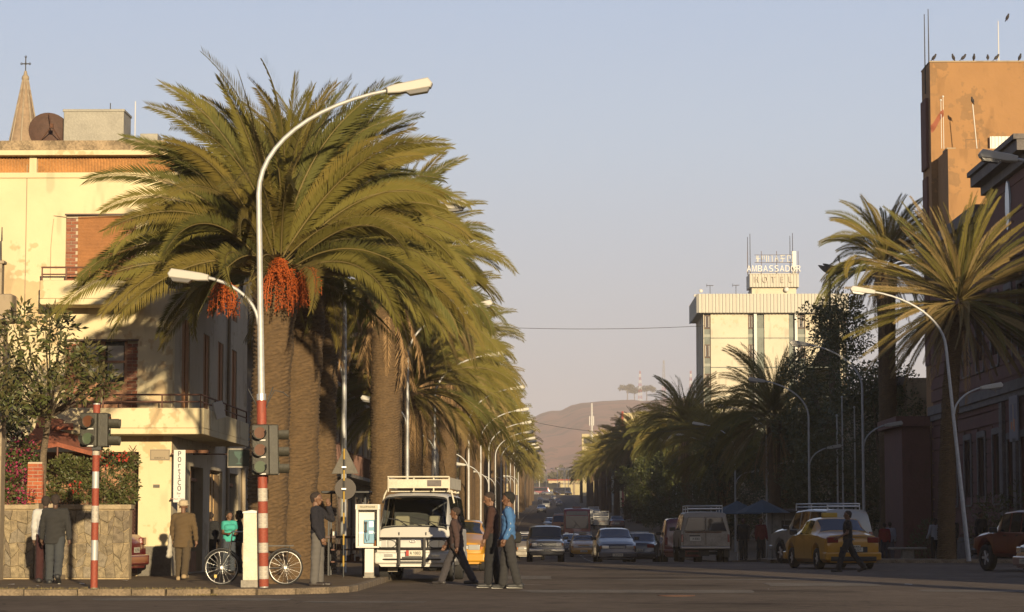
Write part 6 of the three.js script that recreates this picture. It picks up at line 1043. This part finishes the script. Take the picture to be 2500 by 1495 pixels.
{ // end of the avenue: sunlit crossing traffic, wall, lamps
  const S = scene, D = 960; [[1312, 945, 1.57, 'maroon coach crossing at the sunlit end of the avenue', paint(.28, .02, .02), 9], [1372, 960, -1.57, 'tan lorry crossing at the sunlit end of the avenue', speck([.5, .4, .25], .2, 2, .6, 130), 7]].forEach(([p, d, t, lab, m, l]) => car('coach', lab, 'bus', xAt(p, d), d, t, { L: l, W: 2.4, n: 30, yb: .4, belt: 1.5, rw: .45, axles: [-l * .3, l * .3], plan: PL(l, .96, .96), tumble: .96, top: [[-l / 2, 2.2], [-l / 2 + .2, 2.9], [l / 2 - .3, 2.9], [l / 2, 2.2]], glass: [{ name: 'side_window', z0: -l * .42, z1: l * .42, k0: 5, k1: 7 }], lightY: .8, bumper: [.4, .6], mirrorZ: l * .4 }, m));
  [[1330, 940, .5, wht], [1342, 938, -.4, wht], [1355, 948, 1.2, ylw], [1388, 944, .3, ylw], [1303, 938, 1.4, wht]].forEach(([p, d, t, m]) => car('saloon_car', 'tiny car in the sunlight at the end of the avenue', 'car', xAt(p, d), d, t, SD, m, { group: 'cars at the sunlit avenue end' }));
  const W = thing('boundary_wall', 'long low sunlit ochre wall closing the end of the avenue', 'wall', [0, gy(1000), -1000]); part('wall', bx(-40, 40, -2, 4.4, -1, 0), M.facadeYellow, W); part('coping', bx(-40.2, 40.2, 4.4, 4.8, -1.2, .2), M.facadeTan, W); for (let k = 0; k < 14; k++) part('pier', bx(-39 + k * 6, -38.2 + k * 6, -2, 5.4, .002, .4), M.facadeTan, W);
  const hut = thing('low_building', 'low pale building with dark openings above the distant wall', 'building', [8, gy(1020), -1020]); part('wall', bx(-9, 9, 0, 6, -4, 4), M.cream, hut); part('roof', bx(-9.5, 9.5, 6, 6.5, -4.5, 4.5), M.redBand, hut); for (let k = 0; k < 5; k++) part('window', bx(-7.5 + k * 3.3, -5.8 + k * 3.3, 2.5, 5, 4.002, 4.1), M.windowGlass, hut);
  for (const p of [1334, 1361, 1317, 1380, 1388, 1377]) { const d = 950 + (p % 7) * 6, x = xAt(p, d), q = thing('double_lamp', 'tall double armed lamp at the far end of the avenue', 'street lamp', [x, gy(d), -d], 0, 'double lamps at the avenue end'); part('pole', cyl(0, 0, 10, 0, .14, .1, 6), M.white, q); part('arm', [tube([[-2.2, 10.4, 0], [0, 9.8, 0], [2.2, 10.4, 0]], .08, 5)], M.white, q); part('lamp_head', [bx(-2.7, -2, 10.3, 10.6, -.15, .15), bx(2, 2.7, 10.3, 10.6, -.15, .15)], M.white, q); }
}
// red car in the passage beside the corner building
car('saloon_car', 'dark red car parked in the passage beside the garden wall', 'car', xAt(338, 55.2) - 2.1, 55.25, -Math.PI / 2 - .12, SD, red, { dy: KH });

// ------------------------------------------------------------------ people: joints -> distance field -> one skin
function surfaceNets(lo, hi, cell, field) {
  const nx = Math.ceil((hi[0] - lo[0]) / cell) + 1, ny = Math.ceil((hi[1] - lo[1]) / cell) + 1, nz = Math.ceil((hi[2] - lo[2]) / cell) + 1, F = new Float32Array(nx * ny * nz).fill(.5);
  field(F, nx, ny, nz);
  const id = new Int32Array(nx * ny * nz).fill(-1), pos = [], idx = [], at3 = (i, j, k) => (k * ny + j) * nx + i;
  for (let k = 0; k < nz - 1; k++) for (let j = 0; j < ny - 1; j++) for (let i = 0; i < nx - 1; i++) {
    let m = 0, v = []; for (let c = 0; c < 8; c++) { const q = F[at3(i + (c & 1), j + (c >> 1 & 1), k + (c >> 2))]; v.push(q); if (q < 0) m |= 1 << c; }
    if (m === 0 || m === 255) continue;
    let x = 0, y = 0, z = 0, n = 0;
    for (let a = 0; a < 8; a++) for (const b of [1, 2, 4]) { if (a & b) continue; const c = a | b; if ((v[a] < 0) !== (v[c] < 0)) { const t = v[a] / (v[a] - v[c]); x += (a & 1) + (b === 1 ? t : 0); y += (a >> 1 & 1) + (b === 2 ? t : 0); z += (a >> 2) + (b === 4 ? t : 0); n++; } }
    id[at3(i, j, k)] = pos.length / 3; pos.push(lo[0] + (i + x / n) * cell, lo[1] + (j + y / n) * cell, lo[2] + (k + z / n) * cell);
  }
  for (let k = 1; k < nz - 1; k++) for (let j = 1; j < ny - 1; j++) for (let i = 1; i < nx - 1; i++) {
    const a = F[at3(i, j, k)] < 0; const quad = (p, q, r, s, f) => { if (p < 0 || q < 0 || r < 0 || s < 0) return; f ? idx.push(p, q, r, p, r, s) : idx.push(p, r, q, p, s, r); };
    if (a !== F[at3(i + 1, j, k)] < 0) quad(id[at3(i, j - 1, k - 1)], id[at3(i, j, k - 1)], id[at3(i, j, k)], id[at3(i, j - 1, k)], a);
    if (a !== F[at3(i, j + 1, k)] < 0) quad(id[at3(i - 1, j, k - 1)], id[at3(i - 1, j, k)], id[at3(i, j, k)], id[at3(i, j, k - 1)], a);
    if (a !== F[at3(i, j, k + 1)] < 0) quad(id[at3(i - 1, j - 1, k)], id[at3(i, j - 1, k)], id[at3(i, j, k)], id[at3(i - 1, j, k)], a);
  }
  return raw(pos, idx);
}
// bones: [A, B, ra, rb, (flatten along an axis optional)], blended with a smooth minimum; cuts: planes [nx,ny,nz,d] kept where n.p<d
function skin(bones, cell, k = .02, grow = 0, cuts = [], wob = 0) {
  const lo = [1e9, 1e9, 1e9], hi = [-1e9, -1e9, -1e9];
  for (const [A, B, a, b] of bones) for (const [P, r] of [[A, a], [B, b]]) ['x', 'y', 'z'].forEach((c, i) => { lo[i] = Math.min(lo[i], P[c] - r - grow - cell * 3); hi[i] = Math.max(hi[i], P[c] + r + grow + cell * 3); });
  return surfaceNets(lo, hi, cell, (F, nx, ny, nz) => {
    for (const [A, B, a, b, sx = 1, sz = 1] of bones) {
      const m = Math.max(a, b) + grow + .07, i0 = Math.max(0, Math.floor((Math.min(A.x, B.x) - m - lo[0]) / cell)), i1 = Math.min(nx - 1, Math.ceil((Math.max(A.x, B.x) + m - lo[0]) / cell)), j0 = Math.max(0, Math.floor((Math.min(A.y, B.y) - m - lo[1]) / cell)), j1 = Math.min(ny - 1, Math.ceil((Math.max(A.y, B.y) + m - lo[1]) / cell)), k0 = Math.max(0, Math.floor((Math.min(A.z, B.z) - m - lo[2]) / cell)), k1 = Math.min(nz - 1, Math.ceil((Math.max(A.z, B.z) + m - lo[2]) / cell));
      const bx_ = B.x - A.x, by_ = B.y - A.y, bz_ = B.z - A.z, bb = bx_ * bx_ + by_ * by_ + bz_ * bz_ + 1e-9;
      for (let kk = k0; kk <= k1; kk++) for (let j = j0; j <= j1; j++) for (let i = i0; i <= i1; i++) {
        const px = lo[0] + i * cell - A.x, py = lo[1] + j * cell - A.y, pz = lo[2] + kk * cell - A.z, t = clamp((px * bx_ + py * by_ + pz * bz_) / bb), dx = (px - bx_ * t) / sx, dy = py - by_ * t, dz = (pz - bz_ * t) / sz;
        let d = (Math.sqrt(dx * dx + dy * dy + dz * dz) - lerp(a, b, t)) * Math.min(sx, sz, 1) - grow; const o = (kk * ny + j) * nx + i, f = F[o], h = clamp(.5 + .5 * (f - d) / k); F[o] = f > .4 ? Math.min(f, d) : lerp(f, d, h) - k * h * (1 - h);
      }
    }
    if (cuts.length || wob) for (let kk = 0; kk < nz; kk++) for (let j = 0; j < ny; j++) for (let i = 0; i < nx; i++) { const o = (kk * ny + j) * nx + i, x = lo[0] + i * cell, y = lo[1] + j * cell, z = lo[2] + kk * cell; if (wob) F[o] += wob * (Math.sin(x * 31 + y * 23) * Math.sin(y * 37 + z * 29) + .6 * Math.sin(y * 61 + x * 17)); for (const [a, b, c, d] of cuts) F[o] = Math.max(F[o], a * x + b * y + c * z - d); }
  });
}
const skinTone = [rgb(.16, .075, .04, .6), rgb(.2, .1, .055, .6), rgb(.11, .055, .032, .6)], hairM = rgb(.012, .011, .01, .9), hairShort = rgb(.035, .022, .016, .9);
function person(label, px, D, H, turn, o = {}) {
  const cl = o.tone ?? 0, fy = (o.onRoad ? gy(D) + .004 : gy(D) + KH) + (o.dy || 0), T = thing('person', label, 'person', [px, fy, -D], turn), u = H / 1.75, cell = o.far ? .026 : .017;
  // pose in local axes: front +z, left hand side +x
  const leg = (s, p) => { const [hip, knee] = p; return { a: hip, k: knee, s }; }, LG = [leg(1, o.legL || [.05, .08]), leg(-1, o.legR || [-.05, .06])];
  const th = .44 * u, sh = .43 * u, fh = .075 * u;
  let drop = 1e9; const dirs = LG.map((l) => { const a1 = l.a, a2 = l.a - l.k, y = -Math.cos(a1) * th - Math.cos(a2) * sh; drop = Math.min(drop, y); return [a1, a2]; });
  const hipY = -drop + fh, lean = o.lean || 0, hip = V(0, hipY, 0), up = V(0, Math.cos(lean), Math.sin(lean)), wq = o.girth || 1, fem = o.woman ? 1 : 0;
  const chest = hip.clone().addScaledVector(up, .36 * u), neck = hip.clone().addScaledVector(up, .535 * u), shw = (fem ? .165 : .195) * u, hd = o.head || [0, 0];
  const hdir = V(Math.sin(hd[0]) * .0, Math.cos(lean * .5 + hd[1]), Math.sin(lean * .5 + hd[1])), hc = neck.clone().addScaledVector(hdir, .155 * u);
  const legs = LG.map((l, i) => { const [a1, a2] = dirs[i], h = V(l.s * .085 * u, hipY, 0), k = h.clone().add(V(l.s * .01, -Math.cos(a1) * th, Math.sin(a1) * th)), an = k.clone().add(V(0, -Math.cos(a2) * sh, Math.sin(a2) * sh)); const tp = (an.y > fh + .06 ? .75 : 0) + (l.toe || 0), heel = an.clone().add(V(0, -fh * .55, -.05 * u)), toe = an.clone().add(V(l.s * .025, -fh * .62 - Math.sin(tp) * .17 * u, Math.cos(tp) * .18 * u)); if (toe.y < fh * .38) toe.y = fh * .38; return { h, k, an, heel, toe }; });
  const arms = [[1, o.armL || [.1, .25, .12]], [-1, o.armR || [-.1, .25, .12]]].map(([s, [a, e, out, inn = 0]]) => { const S = neck.clone().add(V(s * shw, -.06 * u, 0)), d1 = V(s * Math.sin(out), -Math.cos(a) * Math.cos(out), Math.sin(a)).normalize(), E = S.clone().addScaledVector(d1, .29 * u), b = a + e, d2 = V(s * (Math.sin(out) * .4 - inn), -Math.cos(b), Math.sin(b)).normalize(), Wr = E.clone().addScaledVector(d2, .25 * u); return { S, E, Wr, d2, s }; });
  const torso = [[hip.clone().add(V(0, .02, 0)), hip.clone().addScaledVector(up, .17 * u), .125 * u * wq, .118 * u * wq, 1.22, .92], [hip.clone().addScaledVector(up, .17 * u), chest, .118 * u * wq, .135 * u * wq, 1.2, .86], [chest, neck.clone().addScaledVector(up, -.1 * u), .135 * u * wq, .115 * u, 1.25, .8], [neck.clone().add(V(shw * .85, -.06 * u, 0)), neck.clone().add(V(-shw * .85, -.06 * u, 0)), .062 * u, .062 * u]];
  if (fem) torso.push([chest.clone().add(V(.07, 0, .1)), chest.clone().add(V(-.07, 0, .1)), .06, .06]);
  const armB = arms.map((m) => [[m.S, m.E, .056 * u, .045 * u], [m.E, m.Wr, .044 * u, .032 * u]]).flat();
  const legB = legs.map((l) => [[l.h, l.k, .088 * u * wq, .058 * u], [l.k, l.an, .058 * u, .04 * u]]).flat();
  const footB = legs.map((l) => [[l.heel, l.toe, .042 * u, .034 * u], [l.an, l.heel, .045 * u, .045 * u]]).flat();
  const neckB = [neck.clone().addScaledVector(up, -.06 * u), hc.clone().add(V(0, -.04 * u, -.01)), .055 * u, .052 * u];
  // head on its own finer grid: skull, jaw, nose, ears, lips, brow
  const yaw = hd[0], q = (x, y, z) => { const c = Math.cos(yaw), s = Math.sin(yaw), p = hd[1] + lean * .4, Y = y * Math.cos(p) - z * Math.sin(p), Z = y * Math.sin(p) + z * Math.cos(p); return hc.clone().add(V((x * c + Z * s) * u, Y * u, (Z * c - x * s) * u)); };
  const headB = [[q(0, .035, -.02), q(0, .035, .012), .088 * u, .084 * u], [q(0, -.03, .03), q(0, -.075, .05), .06 * u, .038 * u], [q(0, .005, .092), q(0, -.022, .108), .011 * u, .017 * u], [q(.04, .02, .075), q(-.04, .02, .075), .017 * u, .017 * u], [q(.018, -.052, .085), q(-.018, -.052, .085), .011 * u, .011 * u], [q(.083, .0, -.012), q(.088, -.03, -.008), .015 * u, .011 * u], [q(-.083, .0, -.012), q(-.088, -.03, -.008), .015 * u, .011 * u], [q(0, -.05, -.03), q(0, -.12, -.03), .05 * u, .05 * u]];
  const handB = arms.map(({ Wr, d2, s }) => {
    const side = V(0, 0, 1).addScaledVector(d2, -d2.z).normalize(), nrm = d2.clone().cross(side), pl = Wr.clone().addScaledVector(d2, .075 * u), out = [[Wr, pl, .03 * u, .034 * u]];
    for (let f = 0; f < 4; f++) { const b = pl.clone().addScaledVector(side, (1.5 - f) * .019 * u), c = b.clone().addScaledVector(d2, .045 * u).addScaledVector(nrm, s * .012), e = c.clone().addScaledVector(d2, (.028 + (f === 1 ? .012 : f === 3 ? -.01 : .004)) * u).addScaledVector(nrm, s * .024); out.push([b, c, .0095 * u, .009 * u], [c, e, .009 * u, .0075 * u]); }
    const tb = Wr.clone().addScaledVector(d2, .03 * u).addScaledVector(side, .025 * u), tm = tb.clone().addScaledVector(side, .025 * u).addScaledVector(d2, .03 * u); out.push([tb, tm, .0115 * u, .01 * u], [tm, tm.clone().addScaledVector(d2, .03 * u), .01 * u, .008 * u]); return out;
  });
  const skinM = skinTone[cl], bodyG = [skin([...torso, ...armB, ...legB, ...footB, neckB], cell, .03, -.006), skin(headB, o.far ? .013 : .0075, .014)];
  if (!o.far) for (const h of handB) bodyG.push(skin(h, .006, .006)); else for (const h of handB) bodyG.push(skin(h.slice(0, 1), .02, .01));
  part('body', bodyG, skinM, T);
  for (const s of [-1, 1]) if (!o.far) part('eye', new THREE.SphereGeometry(.011 * u, 8, 6).translate(...q(s * .032, .006, .083).toArray()), rgb(.25, .22, .2, .3), T);
  // clothes
  const tr = o.trousers || rgb(.04, .042, .05, .9), ankle = Math.min(...legs.map((l) => l.an.y));
  const waist = hip.clone().addScaledVector(up, .1 * u);
  part('trousers', skin([[hip.clone().add(V(0, .03, 0)), waist, .122 * u * wq, .118 * u * wq, 1.2, .92], ...legs.map((l) => [[l.h, l.k, .1 * u * wq, .083 * u], [l.k, l.an.clone().lerp(l.k, .04), .08 * u, .075 * u]]).flat()], cell, .035, .006, [], .0042), tr, T);
  const topH = o.hem ?? .06, hemP = hip.clone().addScaledVector(up, -topH * u), slv = o.sleeve ?? 1; // hem below hip line, sleeve fraction
  const sleeveB = arms.map((m) => slv >= 1 ? [[m.S, m.E, .068 * u, .058 * u], [m.E, m.Wr.clone().lerp(m.E, .04), .057 * u, .047 * u]] : [[m.S, m.S.clone().lerp(m.E, slv), .068 * u, .064 * u]]).flat();
  const tor = torso.map((b) => [b[0], b[1], b[2] + .012, b[3] + .012, b[4], b[5]]); tor.push([hip.clone().addScaledVector(up, -topH * u), hip.clone().addScaledVector(up, .1 * u), .134 * u * wq + (o.flare || 0), .128 * u * wq, 1.22, .92]);
  part(o.topName || 'shirt', skin([...tor, ...sleeveB], cell, .026, .006, [[-up.x, -up.y, -up.z, -hemP.dot(up) + .02]], .005), o.shirt, T);
  if (o.collar) part('collar', skin([[neck.clone().addScaledVector(up, -.03 * u).add(V(.045, 0, 0)), neck.clone().addScaledVector(up, -.03 * u).add(V(-.045, 0, 0)), .034 * u, .034 * u], [neck.clone().addScaledVector(up, -.02 * u).add(V(0, 0, -.045)), neck.clone().addScaledVector(up, -.04 * u).add(V(0, 0, .05)), .036 * u, .03 * u]], .012, .03), o.collar, T);
  for (const l of legs) { const g = skin([[l.heel, l.toe, .049 * u, .039 * u], [l.an.clone().add(V(0, -.02, 0)), l.heel, .05 * u, .05 * u]], .012, .03, .003, [[0, -1, 0, -Math.min(l.heel.y, l.toe.y) + .034 * u]]); part('shoe', g, o.shoes || rgb(.03, .025, .022, .6), T); if (o.soles) part('sole', skin([[l.heel.clone().add(V(0, -.026, -.005)), l.toe.clone().add(V(0, -.02, .01)), .04 * u, .034 * u]], .01, .02, 0, [[0, 1, 0, Math.min(l.heel.y, l.toe.y) - .014], [0, -1, 0, -Math.min(l.heel.y, l.toe.y) + .04 * u]]), o.soles, T); }
  // hair
  if (o.hat) { const c = q(0, .075, -.012), g = new THREE.CylinderGeometry(.1 * u, .112 * u, .1 * u, 20, 1); const dm = new THREE.SphereGeometry(.102 * u, 18, 8, 0, 6.3, 0, 1.5); dm.scale(1, .42, 1); dm.translate(0, .04 * u, 0); const h = merge([g, dm]); h.rotateX(-.08); h.translate(c.x, c.y, c.z); part('hat', h, o.hat, T); const rm = new THREE.TorusGeometry(.113 * u, .016 * u, 6, 22); rm.rotateX(Math.PI / 2); rm.translate(c.x, c.y - .035 * u, c.z); part('hat_brim', rm, o.hat, T); }
  const hb = o.hair || .0015; if (!o.hat) part('hair', skin([[q(0, .045, -.032), q(0, .05, -.002), (.088 + hb) * u, (.084 + hb) * u], [q(0, -.02, -.05), q(0, .03, -.04), (.06 + hb * .6) * u, (.08 + hb * .6) * u]], o.far ? .016 : .01, .02, .002, (() => { const n = q(0, .75, -1).sub(hc).normalize().multiplyScalar(-1), c2 = q(0, .06, .04); return [[n.x, n.y, n.z, n.dot(c2)]]; })()), o.hair ? hairM : hairShort, T);
  return { T, arms, neck, chest, hip, up, u, q, legs };
}
const cloth = (r, g, b) => speck([r, g, b], .3, .3, .95, 140 + Math.round(r * 97 + g * 31));
const LEFT = -Math.PI / 2, RIGHT = Math.PI / 2, AWAY = Math.PI, shoeBW = rgb(.03, .03, .03, .6), soleW = rgb(.72, .7, .64, .7);
{
  const P1 = person('person in a dark blazer and jeans walking away along the stone wall', xAt(134, 48.6), 48.6, 1.74, AWAY + .12, { shirt: cloth(.028, .027, .026), topName: 'blazer', hem: .14, flare: .02, trousers: cloth(.05, .055, .06), legL: [.12, .1], legR: [-.32, .35], armL: [.2, .15, .2], armR: [-.15, .12, .22], shoes: shoeBW, soles: soleW, tone: 2, girth: 1.12 });
  person('person in a white shirt with red stripes behind the dark blazer', xAt(108, 49.3), 49.4, 1.72, AWAY + .1, { shirt: rgb(.62, .6, .56, .9), trousers: cloth(.05, .012, .012), legL: [-.1, .15], legR: [.1, .1], tone: 2 });
  const P3 = person('person in an olive coat and pale cap walking away', xAt(447, 52), 52, 1.66, AWAY - .05, { shirt: cloth(.11, .07, .03), topName: 'coat', hem: .2, flare: .03, trousers: cloth(.09, .062, .032), legL: [.16, .14], legR: [-.24, .2], armL: [.15, .1, .2], armR: [-.1, .2, .25], hat: cloth(.62, .5, .33), shoes: rgb(.42, .3, .16, .8), tone: 1, girth: 1.12 });
  const wr = P3.arms[0].Wr; part('folded_cloth', (() => { const g = skin([[wr.clone().add(V(.02, .12, 0)), wr.clone().add(V(.06, -.32, .02)), .06, .09, .7, 1.2]], .018, .02, 0, [], .008); return g; })(), rgb(.5, .46, .38, .95), P3.T);
  // under the street side
  person('person in a dark vest standing by the shop door', xAt(513, 63.5), 63.5, 1.5, AWAY + .3, { shirt: cloth(.02, .02, .022), trousers: cloth(.02, .02, .022), tone: 2, far: 1 });
  person('person in a striped shirt behind the dark vest', xAt(541, 67), 67, 1.55, AWAY, { shirt: cloth(.28, .22, .2), trousers: cloth(.03, .03, .04), tone: 2, far: 1 });
  const W = person('person in a turquoise tee shirt talking beside the bicycle', xAt(559, 60.5), 60.5, 1.49, .35, { woman: 1, shirt: cloth(.06, .42, .34), sleeve: .45, hem: .02, trousers: cloth(.05, .06, .075), armL: [.3, 1.2, .12, .4], armR: [.3, 1.2, .12, .4], hair: .022, tone: 1, head: [.3, 0] });
  person('person in black with a bag facing the turquoise tee shirt', xAt(582, 61.2), 61.2, 1.5, -1.3, { shirt: cloth(.018, .018, .02), trousers: cloth(.018, .018, .02), hair: .03, tone: 2, far: 1 });
  const P6 = person('person in a navy top and grey trousers with hand at mouth', xAt(776, 46.7), 46.7, 1.75, RIGHT - .12, { shirt: cloth(.014, .013, .02), hem: .07, trousers: cloth(.125, .115, .105), legL: [.03, .02], legR: [-.05, .0], lean: -.05, armL: [1.0, 2.3, .1, .5], armR: [.1, .35, .12, .1], collar: rgb(.7, .68, .62, .9), shoes: rgb(.04, .03, .025, .5), tone: 1, head: [0, 0] });
  person('person in a brown pullover striding in front of the minibus', xAt(1115, 52.4), 52.4, 1.69, LEFT - .12, { onRoad: 1, shirt: cloth(.06, .032, .028), hem: .05, trousers: cloth(.062, .055, .06), legL: [-.42, .1], legR: [.48, .12], armL: [-.25, .2, .15], armR: [.32, .3, .12], tone: 0, shoes: rgb(.035, .03, .03, .5), girth: 1.14, lean: .06 });
  person('person in a dark brown shirt walking beside the blue jacket', xAt(1200, 49.8), 49.8, 1.9, LEFT + .05, { onRoad: 1, shirt: cloth(.055, .022, .016), hem: .04, trousers: cloth(.016, .016, .018), legL: [.1, .06], legR: [-.12, .1], armL: [.15, .2, .1], armR: [-.1, .2, .1], head: [0, .28], tone: 1, shoes: shoeBW, soles: soleW });
  const J = person('person in a blue track jacket with white piping walking', xAt(1241, 48.9), 48.9, 1.88, LEFT + .02, { onRoad: 1, shirt: cloth(.06, .17, .38), topName: 'jacket', hem: .03, trousers: cloth(.03, .029, .03), legL: [-.16, .1], legR: [.15, .08], armL: [-.18, .62, .18], armR: [.1, .3, .1], tone: 0, hair: .016, shoes: shoeBW, soles: soleW, head: [.1, .05], collar: cloth(.06, .17, .38) });
  const a = J.arms[0], nrm = V(1, 0, 0); const on = (p, o) => p.clone().add(V(.062, 0, 0)).add(V(0, o, 0));
  part('piping', [tube([on(a.S, .05).add(V(-.03, .03, 0)), on(a.S, -.02), on(a.S.clone().lerp(a.E, .5), 0), on(a.E, 0), on(a.E.clone().lerp(a.Wr, .5), 0).add(V(-.008, 0, 0)), on(a.Wr, 0).add(V(-.016, 0, 0))], .007, 5), tube([J.chest.clone().add(V(.1, .06, .12)), J.chest.clone().add(V(-.02, .05, .135)), J.chest.clone().add(V(-.1, .06, .12))], .009, 5)], soleW, J.T);
  part('belt_bag', rb(-.2, -.02, J.hip.y - .12, J.hip.y + .1, -.26, -.1, .05), cloth(.02, .018, .016), J.T, 'dark bag slung behind');
  person('person in dark clothes striding past the yellow taxi', xAt(2070, 68.5), 68.5, 1.72, LEFT + .05, { onRoad: 1, shirt: cloth(.015, .015, .016), sleeve: .5, hem: .04, trousers: cloth(.022, .024, .03), legL: [.42, .15], legR: [-.42, .25], armL: [.2, .9, .12], armR: [-.2, .3, .12], tone: 1 });
  person('person in a white shirt standing by the shaded pink wall', xAt(2283, 103), 103, 1.72, AWAY + .4, { shirt: rgb(.42, .42, .44, .9), trousers: cloth(.018, .018, .02), armL: [.1, .6, .2], tone: 2, far: 1 });
  person('person in a red top walking on the shaded pavement', xAt(2160, 104), 104, 1.55, AWAY, { shirt: cloth(.25, .02, .02), trousers: cloth(.03, .03, .05), tone: 2, far: 1 });
  person('person in a pale top beside the red top', xAt(2173, 105.5), 105.5, 1.62, AWAY, { shirt: rgb(.33, .33, .38, .9), trousers: cloth(.1, .1, .13), tone: 2, far: 1 });
  person('person in dark clothes by the tall dark shrub', xAt(2396, 92.4), 92.4, 1.76, .6, { shirt: cloth(.02, .02, .024), trousers: cloth(.16, .14, .12), tone: 2, far: 1, collar: rgb(.5, .5, .5, .9) });
  person('person in a dark shirt waiting behind the leaning lamp', xAt(2326, 97), 97, 1.7, -.5, { shirt: cloth(.018, .018, .022), trousers: cloth(.02, .02, .02), tone: 2, far: 1 });
  person('person in a dark red shirt under the blue market umbrella', xAt(1858, 98), 98, 1.62, .4, { shirt: cloth(.14, .018, .02), trousers: cloth(.02, .02, .022), tone: 2, far: 1 });
  person('person in black under the faded blue umbrella', xAt(1815, 99.5), 99.5, 1.66, -.2, { shirt: cloth(.018, .018, .018), trousers: cloth(.03, .03, .03), tone: 2, far: 1 });
}
// a news stand with wares under the palms, partly hidden
{
  const D = 57.6, T = thing('street_stall', 'dark street stall with hanging wares behind the striped sign pole', 'stall', [xAt(840, D), KH, -D]);
  part('frame', [bx(-.35, -.31, 0, 1.9, -.3, -.26), bx(.45, .49, 0, 1.9, -.3, -.26), bx(-.35, -.31, 0, 1.7, .3, .34), bx(.45, .49, 0, 1.7, .3, .34)], M.black, T); part('roof', rb(-.5, .62, 1.9, 1.96, -.5, .5, .02), M.black, T); part('counter', rb(-.4, .55, .86, .92, -.35, .4, .01), M.frame, T); part('shelf', [bx(-.31, .45, .3, .33, -.28, .3), bx(-.31, .45, .58, .61, -.28, .3)], M.rail, T);
  const r = rng(71); for (let i = 0; i < 14; i++) { const y = [.33, .61, .92][i % 3], x = -.28 + r() * .66; part('ware', rb(x, x + .06 + r() * .06, y, y + .08 + r() * .12, -.1 + r() * .3, .22 + r() * .05, .01), [M.white, M.facadeTan, M.rust, M.frame][r() * 4 | 0], T); }
}
// one reflectance scale for every paint, stone and leaf, set against the exposure at the top
const done = new Set();
scene.traverse((o) => { if (!o.isMesh) return; o.castShadow = true; o.receiveShadow = true; const m = o.material; if (done.has(m) || m.metalness > .3 || m.transmission > 0) return; done.add(m); m.color.multiplyScalar(.7); });
renderer.render(scene, camera);
